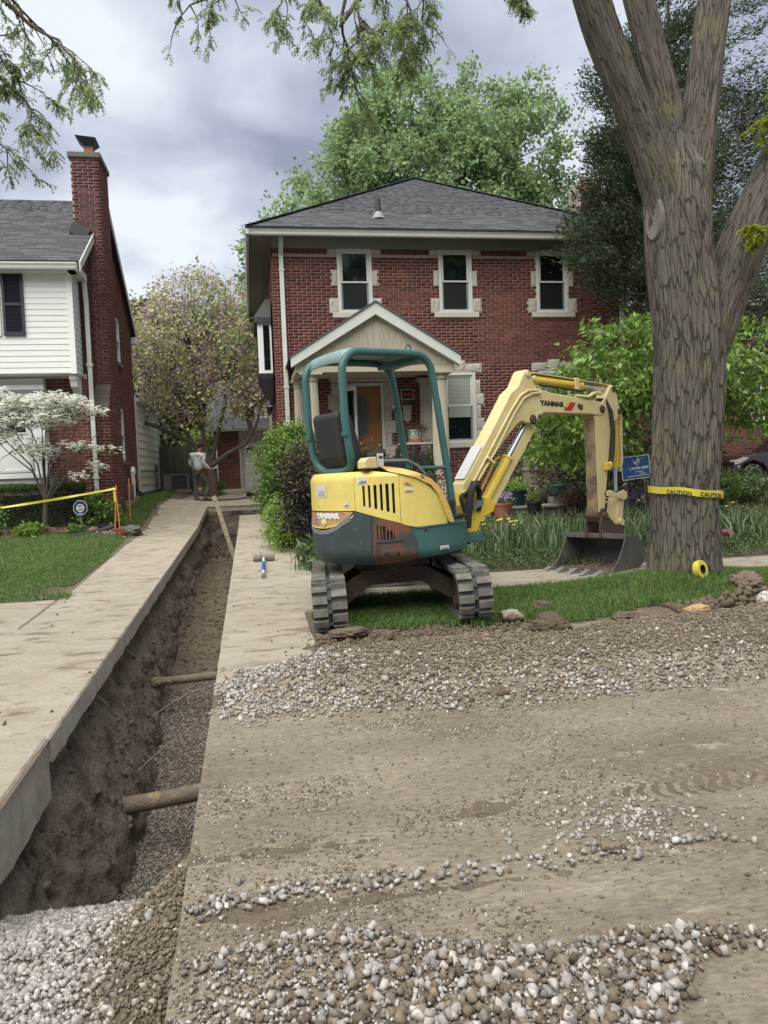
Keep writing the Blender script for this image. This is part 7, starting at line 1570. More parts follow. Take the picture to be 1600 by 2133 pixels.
# low stone wall with pots
M['block'] = mat('block', (.20, .185, .155), (.145, .135, .115), 8, .95, bump=.5, rnd=.15); M['cap_stone'] = mat('cap_stone', (.42, .40, .35), (.33, .31, .27), 6, .9, bump=.3)
Gw = thing('garden_wall', 'low block wall with pale cap behind the iris bed', 'wall', (6, 13.5, .6))
for j in range(3):
    bx_ = []; x = 4.2+(.15 if j % 2 else 0)
    while x < 8.6: bx_.append(((x+.15, 13.6, .60+j*.075), (.292, .2, .069))); x += .3
    pieces('block', bx_, M['block'], Gw)
x = 4.15
while x < 8.7: piece('cap_slab', (x+.3, 13.6, .80), (.594, .26, .045), M['cap_stone'], Gw); x += .6
def pot(name, label, x, y, z, prof, mt, cat='pot', plant=None, flute=None, group=None):
    t = thing(name, label, cat, (x, y, z), group); mb = MB(); mb.lathe(prof, (x, y, z), 28, flute); mb.build('pot', mt, t, flute is None)
    top = max(p[1] for p in prof); rr = prof[-1][0]*.85; mb = MB(); mb.lathe([(rr, -.03), (rr, -.02)], (x, y, z+top), 18); mb.build('soil', M['soil'], t); return t, z+top
def rim(r0, r1, h): return [(r0, 0), (r1, h*.86), (r1*1.07, h*.87), (r1*1.08, h*.97), (r1*1.02, h), (r1*.94, h*.98)]
M['blue_pot'] = mat('blue_pot', (.085, .125, .15), (.06, .095, .12), 6, .55); M['black_pot'] = mat('black_pot', (.015, .015, .016), None, 6, .6); M['green_pot'] = mat('green_pot', (.012, .035, .035), None, 6, .5); M['brown_pot'] = mat('brown_pot', (.035, .025, .02), None, 6, .7); M['white_pot'] = mat('white_pot', (.55, .57, .54), None, 6, .4)
t, z = pot('flower_bowl', 'fluted blue-grey bowl of yellow and purple pansies on the wall', 5.69, 13.62, .955, [(.12, 0), (.17, .05), (.22, .13), (.235, .19), (.262, .195), (.265, .225), (.24, .23)], M['blue_pot'], flute=.965)
C_ = np.column_stack([rng.uniform(-.2, .2, 60)+5.69, rng.uniform(-.18, .18, 60)+13.62, rng.uniform(0, .10, 60)+z]); foliage('leaves', C_, 6, .05, .05, .025, M['cover_leaf'], t)
mb = MB(); mb.box(5.5, 5.9, 13.5, 13.75, .824, .955); mb.build('plinth', M['block'], t)
def tufts(t, nm, C_, size, mt, petals=5):
    n = len(C_)*petals; a = np.repeat(rng.uniform(0, 6, len(C_)), petals)+np.tile(np.arange(petals)*2*np.pi/petals, len(C_)); D = np.stack([np.cos(a), rng.uniform(-.4, 0, n), np.sin(a)], 1)
    leaves(nm, np.repeat(C_, petals, 0), D, np.tile([0, -1.0, .3], (n, 1)), size, size*.9, mt, t, 'stuff', .05)
tufts(t, 'purple_blooms', np.column_stack([rng.uniform(5.52, 5.75, 26), rng.uniform(13.42, 13.7, 26), z+rng.uniform(.08, .20, 26)]), .032, M['petal_purple']); tufts(t, 'yellow_blooms', np.array([(5.83, 13.45, z+.08), (5.84, 13.45, z+.16), (5.80, 13.44, z+.11), (5.86, 13.46, z+.06), (5.74, 13.45, z+.2)]), .042, M['petal_yellow']); tufts(t, 'red_blooms', np.column_stack([rng.uniform(5.45, 5.55, 8), rng.uniform(13.42, 13.6, 8), z+rng.uniform(.04, .12, 8)]), .028, M['red_leaf'])
t, z = pot('black_pot', 'black pot with a small green sprout in front of the wall', 4.98, 13.1, .64, rim(.10, .135, .27), M['black_pot']); foliage('sprout', np.column_stack([rng.normal(4.98, .05, 16), rng.normal(13.1, .05, 16), z+rng.uniform(0, .16, 16)]), 9, .05, .07, .02, M['bright_new'], t)
t, z = pot('brown_planter', 'dark square planter with a withered brown plant', 5.68, 13.05, .62, rim(.14, .17, .24), M['brown_pot']); M['withered'] = mat('withered', (.13, .10, .05), (.17, .14, .08), 3, .8, bump=0, rnd=.4, hue=.02, fine=0, trans=.2); foliage('withered_leaves', ell_pts([((5.7, 13.0, z+.06), (.27, .22, .17))], 70, .6), 16, .07, .09, .02, M['withered'], t, .8)
t, z = pot('green_pot', 'dark green pot with ferny leaves beside the urn', 4.86, 13.62, .83, rim(.14, .18, .28), M['green_pot']); foliage('fern', ell_pts([((4.83, 13.6, z+.06), (.22, .18, .10))], 40, .5), 14, .06, .07, .02, M['bright_new'], t)
t, z = pot('terracotta_pot', 'terracotta pot of lilac flowers left of the black pot', 4.30, 12.85, .66, rim(.13, .17, .26), M['terracotta']); foliage('leaves', ell_pts([((4.3, 12.85, z+.05), (.2, .18, .08))], 30, .5), 12, .06, .06, .02, M['cover_leaf'], t); tufts(t, 'lilac_blooms', np.column_stack([rng.uniform(4.12, 4.48, 60), rng.uniform(12.65, 12.95, 60), z+rng.uniform(.06, .18, 60)]), .026, M['petal_lilac'])
t, z = pot('lilac_pot', 'grey pot of lilac flowers between the arm and the trunk', 6.72, 13.0, .66, rim(.12, .16, .24), M['block']); foliage('leaves', ell_pts([((6.72, 13, z+.05), (.22, .2, .10))], 30, .5), 12, .06, .06, .02, M['cover_leaf'], t); tufts(t, 'lilac_blooms', np.column_stack([rng.uniform(6.5, 6.95, 80), rng.uniform(12.78, 13.1, 80), z+rng.uniform(.02, .20, 80)]), .028, M['petal_lilac'])
t, z = pot('terracotta_pot', 'plain terracotta pot beside the stone urn, behind the boom cylinder', 4.75, 14.4, .95, rim(.13, .17, .28), M['terracotta'])
# stone fountain urn
M['urn_stone'] = mat('urn_stone', (.16, .15, .115), (.115, .11, .085), 8, .95, bump=.5)
t = thing('stone_fountain', 'mossy stone fountain with basin and pillar behind the pots', 'fountain', (5.43, 14.2, .7)); mb = MB(); mb.lathe([(.22, 0), (.30, .08), (.33, .22), (.34, .30), (.30, .31), (.28, .28)], (5.5, 14.2, .85), 24); mb.build('basin', M['urn_stone'], t, True)
mb = MB(); mb.lathe([(.16, 0), (.15, .28), (.17, .30), (.17, .34), (.13, .36), (.15, .46), (.11, .56), (.0, .60)], (5.36, 14.25, 1.15), 18); mb.build('pillar', M['urn_stone'], t, True)
mb = MB(); mb.bar((5.4, 14.0, 1.28), (5.68, 13.98, 1.20), .12, .05); mb.build('spill_stone', M['urn_stone'], t, bevel=.015)
mb = MB(); mb.lathe([(.24, 0), (.22, .2)], (5.45, 14.2, .65), 16); mb.build('plinth', M['block'], t)
# garden chair
M['chair_grey'] = mat('chair_grey', (.075, .08, .085), (.06, .065, .07), 4, .7)
t = thing('garden_chair', 'grey slatted garden chair behind the excavator arm', 'chair', (6.6, 14.3, .75))
for i in range(5): mb = MB(); mb.bar((6.36+i*.13, 14.62+.02*abs(i-2), 1.08), (6.34+i*.135, 14.80, 1.62-.02*abs(i-2)), .115, .02, (0, 1, 0)); mb.build('back_slat', M['chair_grey'], t)
for i in range(4): mb = MB(); mb.bar((6.32, 14.15+i*.13, 1.12-.02*i), (6.95, 14.15+i*.13, 1.12-.02*i), .11, .02); mb.build('seat_slat', M['chair_grey'], t)
for x in (6.26, 7.0):
    mb = MB(); mb.bar((x, 13.95, 1.30), (x, 14.75, 1.30), .12, .025); mb.build('armrest', M['chair_grey'], t)
    for y in (14.0, 14.6): mb = MB(); mb.bar((x, y, .72), (x, y, 1.29), .06, .06, (0, 1, 0)); mb.build('leg', M['chair_grey'], t)
t, z = pot('white_basin', 'shallow pale basin left of the excavator arm', 6.05, 13.2, .62, [(.10, 0), (.07, .05), (.07, .26), (.16, .30), (.20, .34), (.19, .35)], M['cap_stone'], 'basin')
# yard sign
M['sign_blue'] = mat('sign_blue', (.010, .062, .185), None, 3, .45, bump=0); Yb = thing('yard_sign', 'blue yard sign with flag heart beside the big trunk', 'sign', (6.10, 11.5, .5))
TS = Matrix.Translation((6.10, 11.5, 1.466)) @ Matrix.Rotation(R(-5), 4, 'Y'); mb = MB(TS); mb.box(-.245, .245, -.004, .004, -.185, .185); sg = mb.build('panel', M['white'], Yb); mb = MB(TS); mb.box(-.236, .236, -.0065, -.0045, -.176, .176); mb.build('panel_face', M['sign_blue'], Yb)
hp = [(.055*(16*math.sin(t)**3)/16*1.15, .055*(13*math.cos(t)-5*math.cos(2*t)-2*math.cos(3*t)-math.cos(4*t))/14) for t in np.linspace(0, 2*math.pi, 40, endpoint=False)]
mb = MB(TS); mb.prism([(u+.02, v+.085) for u, v in hp], -.008, -.0068, P3); he = mb.build('heart', M['sticker'], sg)
for i in range(3): mb = MB(TS); d = -.02+i*.026; mb.bar((.0+d, -.0086, .04+d*.2), (.062+d*.5, -.0086, .105+d*.2), .008, .0004, (0, 1, 0)); mb.build('heart_stripe', M['sign_blue'], he)
mb = MB(TS); mb.prism([(-.032, .13), (.012, .125), (.012, .085), (-.03, .09)], -.0088, -.0081, P3); mb.build('heart_field', M['sign_blue'], he)
text_mesh('sign_text', 'L HOME HERE.', .052, lambda x, y, z: TS @ Vector((.225+x, -.008-z, -.03+y)), M['sticker'], sg, .0006, .0018, align='RIGHT')
for i, (a, b) in enumerate(((-.02, .13), (.05, .16), (-.16, .22))): mb = MB(TS); mb.box(a, b, -.0082, -.0067, -.075-.032*i, -.067-.032*i); mb.build('sign_line', M['sticker'], sg)
for x in (-.15, .15): mb = MB(); mb.tube([(6.10+x, 11.5, .45), (6.10+x, 11.5, 1.32)], .004, 6); mb.build('wire_leg', M['grey_rim'], Yb)
# pot on the porch ledge
t = thing('porch_ledge', 'stone ledge with metal shelf beside the right porch column', 'shelf', (3.6, 16.1, 1)); mb = MB(); mb.box(3.15, 4.0, 15.95, 16.4, 2.08, 2.12); mb.build('shelf_top', M['sill_stone'], t, bevel=.008)
for x in (3.2, 3.9): mb = MB(); mb.box(x, x+.05, 16.0, 16.35, .99, 2.08); mb.build('leg', M['black_metal'], t)
t, z = pot('porch_pot', 'white pot with terracotta saucer on the porch shelf', 3.52, 16.15, 2.16, [(.10, 0), (.15, .06), (.165, .14), (.165, .20), (.18, .205), (.18, .23), (.165, .235)], M['white_pot']); mb = MB(); mb.lathe([(.13, -.038), (.165, -.03), (.17, .012), (.15, .012)], (3.52, 16.15, 2.16), 22); mb.build('saucer', M['terracotta'], t, True)
foliage('trailing_plant', ell_pts([((3.55, 16.1, z), (.25, .2, .12)), ((3.78, 16.1, z-.12), (.06, .1, .16))], 40, .5), 12, .06, .06, .025, M['bronze_leaf'], t, .6)
shrub('porch_fern', 'dark fern in the shade under the porch shelf', (3.75, 15.75, .98), [((3.8, 15.75, 1.6), (.25, .2, .3))], 40, 24, .09, .03, M['yew'], 'plant', .12)

# ================================================================== LEFT YARD
M['mulch'] = mat('mulch', (.17, .105, .065), (.11, .068, .045), 9, .95, bump=.8, bscale=50)
V, F = grid(np.arange(-8, -2.5, .12), np.arange(14.9, 16.75, .1), lambda x, y: gz(x, y)+.012+.02*fbm(x*6, y*6, 0, 2, 9), lambda x, y: (m_left(x, y) > .42) | (x > -2.6-.25*ss((y-15.8)/.5)))
meta(np_mesh('mulch_bed', V, F, M['mulch'], smooth=True), kind='structure')
P = sample(3000, -6, -2.6, 14.95, 16.0, lambda x, y: 1-m_left(x, y)); M['chip'] = mat('chip', (.30, .20, .13), (.19, .12, .08), 9, .95, bump=.2, rnd=.4)
meta(leaves('mulch_chips', on(gz, P, .03), rdir(len(P))*np.array([1, 1, .25]), rdir(len(P), 2), rng.uniform(.03, .07, len(P)), rng.uniform(.012, .025, len(P)), M['chip'], None, 'stuff', .05), 'loose wood chips on the mulch bed', 'mulch')
def boxhedge(label, x0, x1, y0, y1, z0, z1):
    t = thing('clipped_hedge', label, 'hedge', ((x0+x1)/2, (y0+y1)/2, z0)); n = 60000; P = np.column_stack([rng.uniform(x0, x1, n), rng.uniform(y0, y1, n), rng.uniform(z0, z1, n)])
    k = rng.integers(0, 3, n); P[k == 0, 2] = z1-np.abs(rng.normal(0, .05, (k == 0).sum())); P[k == 1, 1] = y0+np.abs(rng.normal(0, .07, (k == 1).sum())); P[k == 2, 0] = np.where(rng.random((k == 2).sum()) < .6, x1-np.abs(rng.normal(0, .07, (k == 2).sum())), P[k == 2, 0])
    P += (fbm(P[:, 0]*4, P[:, 1]*4, P[:, 2]*4, 2, 5)[:, None]-.5)*.12
    top = P[:, 2] > z1-.09; a = P[~top]; leaves('leaves', a, rdir(len(a), .3), rdir(len(a), .5), rng.uniform(.025, .055, len(a)), .013, M['yew'], t, 'stuff', .1)
    b = P[top]; leaves('new_growth', b, rdir(len(b), .8), rdir(len(b), .5), rng.uniform(.025, .055, len(b)), .014, M['yew_new'], t, 'stuff', .1)
    mb = MB()
    for i in range(26): x = random.uniform(x0+.1, x1-.1); y = random.uniform(y0+.1, y1-.1); mb.tube([(x, y, z0-.1), (x+random.uniform(-.1, .1), y, z0+.35), (x+random.uniform(-.25, .25), y+random.uniform(-.1, .1), z1-.1)], [.014, .01, .004], 5)
    mb.build('stems', M['twig_bark'], t, kind='stuff'); mb = MB(); mb.box(x0+.15, x1-.18, y0+.2, y1, z0, z1-.2); mb.build('inner_mass', M['yew'], t)
boxhedge('dark clipped yew hedge under the left house window', -6.5, -3.30, 15.92, 16.42, .66, 1.52)
# dogwood
Dg = thing('dogwood_tree', 'small dogwood covered in white blossom before the left house', 'tree', (-3.84, 15.3, .58)); mb = MB(); mb.tube([(-3.84, 15.3, .5), (-3.83, 15.3, .9), (-3.80, 15.3, 1.28)], [.05, .046, .042], 9)
tips = []
for a, L_, h in ((170, .9, 1.5), (200, .55, 1.55), (150, .35, 1.8), (80, .3, 1.7), (20, .6, 1.3), (350, .9, 1.15), (330, .6, 1.5), (10, 1.25, .95), (190, .8, 1.2), (100, .4, 1.2), (355, 1.1, 1.35), (280, .4, 1.5)):
    p0 = Vector((-3.80, 15.3, 1.2)); e = p0+Vector((L_*math.cos(R(a)), .6*L_*math.sin(R(a)), h)); m1 = p0.lerp(e, .4)+Vector((-.12*math.cos(R(a)), 0, .1)); mb.tube([p0, m1, p0.lerp(e, .75)+Vector((0, 0, .05)), e], [.024, .016, .010, .004], 6); tips += [e, p0.lerp(e, .75), p0.lerp(e, .88)]
mb.build('trunk', M['twig_bark'], Dg, True)
lay_ = [((-4.35, 15.3, 3.0), (.45, .4, .10)), ((-3.6, 15.3, 3.05), (.75, .5, .10)), ((-4.4, 15.3, 2.7), (.5, .4, .09)), ((-3.75, 15.2, 2.72), (.65, .45, .10)), ((-2.95, 15.2, 2.86), (.4, .3, .07)), ((-4.5, 15.3, 2.42), (.35, .35, .07)), ((-3.1, 15.2, 2.22), (.42, .3, .05)), ((-2.45, 15.2, 2.18), (.18, .15, .04)), ((-2.85, 15.2, 1.86), (.22, .2, .06)), ((-3.15, 15.2, 1.66), (.22, .2, .05)), ((-4.6, 15.2, 1.85), (.15, .2, .04)), ((-4.45, 15.3, 3.25), (.15, .2, .05)), ((-3.75, 15.3, 2.1), (.3, .3, .10)), ((-4.0, 15.25, 2.25), (.4, .3, .08))]
lay_ = [(c, (r[0], r[1], r[2]*1.7)) for c, r in lay_]; C_ = ell_pts(lay_, 4200, .1); C_[:, 2] += .10*(fbm(C_[:, 0]*5, C_[:, 1]*5, 0, 2, 4)-.5)*2; C_ = C_[fbm(C_[:, 0]*7, C_[:, 1]*7, C_[:, 2]*9, 2, 14) > .40]; n4 = np.repeat(C_, 4, 0); a = np.repeat(rng.uniform(0, 6.28, len(C_)), 4)+np.tile(np.arange(4)*np.pi/2, len(C_)); n4 = n4+rng.normal(0, .004, n4.shape)
D = np.stack([np.cos(a), np.sin(a), rng.uniform(.0, .5, len(a))], 1); til = np.repeat(rng.normal(0, .35, (len(C_), 3)), 4, 0); leaves('blossom', n4, D+til*.5, np.array([0, -.15, 1.0])+til*.3, rng.uniform(.04, .058, len(a)), rng.uniform(.036, .05, len(a)), M['petal_white'], Dg, 'stuff', .05, tip=.4)
foliage('leaves', C_[::40]-np.array([0, 0, .04]), 5, .07, .07, .035, M['bright_new'], Dg, .4); branches('branches', [(tuple(p), 0) for p in tips], C_[::12], M['twig_bark'], Dg, .006, .8)
# small plants
shrub('leafy_shrub', 'leafy light green shrub behind the blue security sign', (-2.92, 15.6, .6), [((-2.92, 15.65, .92), (.33, .28, .30)), ((-2.7, 15.6, .78), (.22, .2, .15))], 80, 26, .075, .045, M['euonymus'], cr=.09, mt2=M['bright_new'])
shrub('leafy_plant', 'low bright green plant beside the dogwood trunk', (-4.05, 15.05, .55), [((-4.05, 15.05, .66), (.20, .18, .12))], 40, 18, .08, .05, M['bright_new'], 'plant', .08, stems=False)
shrub('leafy_plant', 'small green plant at the foot of the security sign', (-3.25, 15.1, .58), [((-3.25, 15.1, .68), (.14, .12, .07))], 24, 14, .06, .03, M['euonymus'], 'plant', .05, stems=False)
shrub('twiggy_shrub', 'twiggy green shrub at the left edge under the tape', (-4.75, 15.15, .55), [((-4.75, 15.15, .85), (.28, .25, .32))], 60, 16, .07, .03, M['euonymus'], cr=.09, mt2=M['bright_new'])
# security sign
Ss = thing('security_sign', 'blue octagonal security sign on a thin post', 'sign', (-3.21, 15.38, .6)); oc = lambda r_: [(-3.21+r_*math.cos(R(22.5+45*i)), 1.06+r_*1.12*math.sin(R(22.5+45*i))) for i in range(8)]
mb = MB(); mb.prism(oc(.135), 15.375, 15.381, P3); sg = mb.build('panel_rim', M['white'], Ss); M['sec_blue'] = mat('sec_blue', (.008, .028, .16), None, 3, .4, bump=0); mb = MB(); mb.prism(oc(.125), 15.371, 15.3745, P3); mb.build('panel', M['sec_blue'], Ss)
mb = MB(); mb.prism(oval(-3.21, 1.06, .072, .078, 0, 0), 15.367, 15.3705, P3); em = mb.build('emblem', M['sticker'], sg); mb = MB(); mb.prism(oval(-3.21, 1.06, .05, .054, 0, 0), 15.364, 15.3668, P3); mb.build('emblem_disc', M['grey_rim'], em); mb = MB(); mb.bar((-3.285, 15.362, 1.045), (-3.135, 15.362, 1.075), .0006, .03); mb.build('emblem_band', M['sticker'], em)
mb = MB(); mb.box(-3.25, -3.17, 15.367, 15.3705, .945, .96); mb.build('sign_line', M['sticker'], sg); mb = MB(); mb.tube([(-3.21, 15.39, .5), (-3.21, 15.39, 1.05)], .008, 8); mb.build('post', M['grey_rim'], Ss)
# stakes and tape
M['stake_orange'] = mat('stake_orange', (.62, .17, .04), (.54, .14, .035), 6, .6); M['tape'] = mat('tape', (.68, .60, .075), (.60, .54, .08), 5, .35, bump=.1, trans=.2)
Sk = thing('orange_stakes', 'pair of crossed orange stakes holding up the caution tape', 'stake', (-2.52, 15.2, .55))
for a, b in (((-2.57, 15.15, .52), (-2.51, 15.22, 1.47)), ((-2.46, 15.12, .52), (-2.525, 15.2, 1.40))): mb = MB(); mb.tube([a, b], .011, 8); mb.build('stake', M['stake_orange'], Sk)
mb = MB(); mb.box(-2.56, -2.525, 15.17, 15.19, 1.15, 1.36); mb.build('yellow_flag', M['tape'], Sk)
Sk = thing('orange_stake', 'single orange stake near the house corner pipes', 'stake', (-2.5, 16.6, .6)); mb = MB(); mb.tube([(-2.5, 16.6, .55), (-2.485, 16.6, 1.30)], .010, 8); mb.build('stake', M['stake_orange'], Sk); mb = MB(); mb.tube([(-2.485, 16.6, 1.30), (-2.48, 16.6, 1.58)], .011, 8); mb.build('stake_top', M['stake_orange'], Sk)
tp_ = thing('caution_tape', 'yellow caution tape stretched from the stakes across the left yard', 'tape', (-3.5, 15.2, 1.3)); V = []; F = []; n = 60
for i in range(n):
    t = i/(n-1); x = -2.52-4.2*t; z = 1.405-.47*t/1.0*.98-.10*4*t*(1-t)*.5; tw_ = .5*math.sin(t*16)+.3; dz = .022*math.cos(tw_); dy = .022*math.sin(tw_); V += [(x, 15.19-dy, z-dz), (x, 15.19+dy, z+dz)]
for i in range(n-1): F.append((2*i, 2*i+2, 2*i+3, 2*i+1))
mb = MB(); mb.add(V, F); mb.build('tape_strip', M['tape'], tp_, True); mb = MB(); mb.tube([(-6.72, 15.19, .5), (-6.72, 15.19, 1.1)], .011, 8); mb.build('far_stake', M['stake_orange'], tp_)
# corrugated pipe, boulder, bricks
M['black_pipe'] = mat('black_pipe', (.012, .013, .015), None, 10, .5)
def corr(label, P, r_):
    P = [Vector(p) for p in P]; Q = []; 
    for a, b in zip(P, P[1:]):
        k = max(2, int((b-a).length/.012)); Q += [a.lerp(b, i/k) for i in range(k)]
    Q.append(P[-1]); mb = MB(); mb.tube(Q, [r_*(1+.07*(1 if (i//1) % 2 else -1)) for i in range(len(Q))], 14); t = thing('drain_pipe', label, 'pipe', tuple(P[0])); mb.build('corrugated_tube', M['black_pipe'], t)
    mb = MB(); d = (P[0]-P[1]).normalized(); mb.tube([P[0]-d*.01, P[0]+d*.004], r_*.86, 14); mb.build('pipe_mouth', M['dark_room'], t)
corr('black corrugated drain pipe ending on the lawn edge', [(-3.28, 14.86, .56), (-3.05, 14.95, .585), (-2.8, 15.1, .62), (-2.62, 15.3, .67)], .058)
corr('black corrugated drain pipe curving behind the sign plant', [(-3.35, 15.55, .68), (-3.0, 15.45, .68), (-2.72, 15.42, .69), (-2.58, 15.36, .68)], .05)
lump('boulder', 'grey flat boulder at the corner of the mulch bed', 'rock', -2.36, 15.55, .19, M['old_stone'], .5, 0, 15, 1.3)
for i, (x, y, z, a) in enumerate(((-2.62, 14.95, .56, 10), (-2.42, 15.05, .56, 60), (-2.5, 15.12, .62, 25))): mb = MB(Matrix.Translation((x, y, z)) @ Matrix.Rotation(R(a), 4, 'Z')); mb.box(-.11, .11, -.05, .05, -.03, .03); meta(mb.build('loose_brick', M['garage_brick'], None, bevel=.006), ('loose brick nearest the lawn beside the orange stakes', 'loose brick at the right beside the orange stakes', 'loose brick on top beside the orange stakes')[i], 'brick', 'loose bricks by the stakes')
M['log'] = mat('log', (.30, .24, .16), (.22, .17, .11), 9, .9, bump=.4)
for i, (x, y, r_, h) in enumerate(((-2.66, 15.75, .09, .14), (-2.98, 15.32, .085, .07))): mb = MB(); mb.lathe([(r_, -.05), (r_*1.03, h*.5), (r_*.97, h)], (x, y, g1(x, y)), 16); meta(mb.build('log_round', M['log'], None), ('taller cut log round beside the leafy shrub', 'flat cut log round between the drain pipes')[i], 'log')
P = np.column_stack([rng.normal(-2.6, .18, 130), rng.normal(15.0, .10, 130)]); meta(stones('bed_pebbles', on(gz, P, .01), rng.uniform(.01, .03, 130), M['limestone'], 1), 'white pebbles around the loose bricks', 'gravel')
# hand tool, trench post
M['tool_blue'] = mat('tool_blue', (.02, .10, .42), None, 5, .4); zt = lambda y: g1(.1, y)
t = thing('hand_tool', 'blue-handled tamping tool lying on the right slab', 'tool', (.12, 10.2, .3)); a = Vector((.10, 9.55, zt(9.55)+.03)); b = Vector((.13, 11.0, zt(11)+.05))
for nm_, u, v, r_, mt in (('handle_grip', 0, .12, .024, M['grey_rim']), ('handle_band', .12, .28, .021, M['sticker']), ('handle', .28, .78, .021, M['tool_blue']), ('handle_neck', .78, 1.05, .019, M['sticker'])): mb = MB(); mb.tube([a.lerp(b, u), a.lerp(b, v)], r_, 12); mb.build(nm_, mt, t, True)
M['dusty_steel'] = mat('dusty_steel', (.30, .275, .235), (.20, .18, .15), 9, .8, bump=.5)
mb = MB(); mb.tube([(-.02, 11.12, zt(11.1)+.072), (.0, 11.12, zt(11.1)+.072), (.09, 11.12, zt(11.1)+.072), (.11, 11.12, zt(11.1)+.072), (.16, 11.12, zt(11.1)+.072), (.18, 11.12, zt(11.1)+.072), (.27, 11.12, zt(11.1)+.072), (.29, 11.12, zt(11.1)+.072)], [.055, .07, .07, .05, .05, .07, .07, .055], 10); mb.build('tool_head', M['dusty_steel'], t)
M['rail_wood'] = mat('rail_wood', (.33, .28, .19), (.26, .215, .14), 4, .85, bump=.3, stretch=(3, 3, 1)); t = thing('notched_post', 'tan post with a row of holes standing in the trench', 'post', (-.4, 17.5, -.5)); a = Vector((-.36, 17.45, -.55)); b = Vector((-.83, 17.7, 1.12)); mb = MB(); mb.bar(a, b, .095, .05, (0, 1, 0)); mb.build('post_body', M['rail_wood'], t, bevel=.006)
up = (b-a).normalized(); sx_ = up.cross(Vector((0, 1, 0))).normalized(); nf = sx_.cross(up).normalized(); nf = nf if nf.y < 0 else -nf
for i in range(9): c = a.lerp(b, .16+i*.095); mb = MB(Matrix.Translation(c+nf*.026) @ nf.to_track_quat('Z', 'Y').to_matrix().to_4x4()); mb.lathe([(.014, 0), (.014, .002)], n=10); mb.build('post_hole', M['dark_room'], t)
# tape round the big trunk, roll of tape, sign on the tree
Tt = thing('trunk_tape', 'yellow caution tape tied round the big trunk', 'tape', (4.59, 7.6, 1.2)); V = []; F = []; n = 72
def tr(th): return .357*(1+.06*math.cos(2*th+3)-.04*math.cos(3*th+6))+.024
for i in range(n):
    th = 2*math.pi*i/n; r_ = tr(th)+.003*math.sin(9*th); zc_ = 1.225-.045*math.cos(th)*-1*-1+.006*math.sin(5*th); V += [(4.585+r_*math.cos(th), 7.6+r_*math.sin(th), zc_-.036), (4.585+(r_+.005*math.sin(7*th))*math.cos(th), 7.6+(r_+.005*math.sin(7*th))*math.sin(th), zc_+.036)]
for i in range(n): j = (i+1) % n; F.append((2*i, 2*j, 2*j+1, 2*i+1))
mb = MB(); mb.add(V, F); tb = mb.build('tape_band', M['tape'], Tt, True)
for th0 in (212, 262): text_mesh('tape_word', 'CAUTION', .058, lambda x, y, z: (4.585+(tr(R(th0)+x/.375)+.006+z)*math.cos(R(th0)+x/.375), 7.6+(tr(R(th0)+x/.375)+.006+z)*math.sin(R(th0)+x/.375), 1.225-.045*math.cos(R(th0)+x/.375)-.033+y), M['ink'], tb, .0004, .0012, sx=.95)
t = thing('tape_roll', 'roll of yellow tape leaning on the foot of the big trunk', 'tape roll', (4.44, 7.12, .3)); T = Matrix.Translation((4.45, 7.10, g1(4.45, 7.1)+.105)) @ Matrix.Rotation(R(28), 4, 'Z') @ Matrix.Rotation(R(78), 4, 'X')
mb = MB(T); mb.lathe([(.048, -.03), (.092, -.03), (.094, -.02), (.094, .02), (.092, .03), (.048, .03), (.046, 0), (.048, -.03)], n=36); mb.f = [f for f in mb.f if len(f) == 4]; mb.build('roll', M['tape'], t, True); mb = MB(T); mb.lathe([(.040, -.032), (.049, -.032), (.049, .032), (.040, .032), (.040, -.032)], n=28); mb.f = [f for f in mb.f if len(f) == 4]; mb.build('core', M['dark_room'], t)
t = thing('tree_sign', 'dark sign with white edge fixed behind the big trunk, seen edge-on', 'sign', (5.02, 7.85, 2)); mb = MB(); mb.box(5.012, 5.018, 7.60, 7.90, 2.0, 2.63); mb.build('sign_back', M['black_metal'], t); mb = MB()
for q in ((7.590, 7.602, 1.99, 2.64), (7.898, 7.91, 1.99, 2.64), (7.602, 7.898, 1.99, 2.0), (7.602, 7.898, 2.63, 2.64)): mb.box(5.010, 5.022, q[0], q[1], q[2], q[3])
mb.build('sign_edge', M['white'], t)

# ================================================================== WORKER
def skin_mesh(name, J, E, mt, parent, sub=2):
    """J {name:(x,y,z,r)}, E [(a,b)]; first joint is the root"""
    ks = list(J); me = bpy.data.meshes.new(name); me.from_pydata([J[k][:3] for k in ks], [(ks.index(a), ks.index(b)) for a, b in E], [])
    o = bpy.data.objects.new(name, me); COL.objects.link(o); o.modifiers.new('k', 'SKIN'); sv = me.skin_vertices[0].data
    for i, k in enumerate(ks): sv[i].radius = (J[k][3], J[k][4] if len(J[k]) > 4 else J[k][3]); sv[i].use_root = i == 0
    md = o.modifiers.new('s', 'SUBSURF'); md.levels = md.render_levels = sub; dg = bpy.context.evaluated_depsgraph_get(); m2 = bpy.data.meshes.new_from_object(o.evaluated_get(dg)); bpy.data.objects.remove(o)
    m2.name = name; m2.materials.clear(); m2.materials.append(mt); m2.polygons.foreach_set('use_smooth', np.ones(len(m2.polygons), bool)); o = bpy.data.objects.new(name, m2); COL.objects.link(o); setparent(o, parent); return o
WX, WY = -1.52, 23.55; WZ = g1(WX, WY)+.004
Wk = thing('person', 'worker in grey hoodie, dark trousers and cap walking away on the left slab', 'person', (WX, WY, WZ))
def jw(d): return {k: (WX+v[0], WY+v[1], WZ+v[2], *v[3:]) for k, v in d.items()}
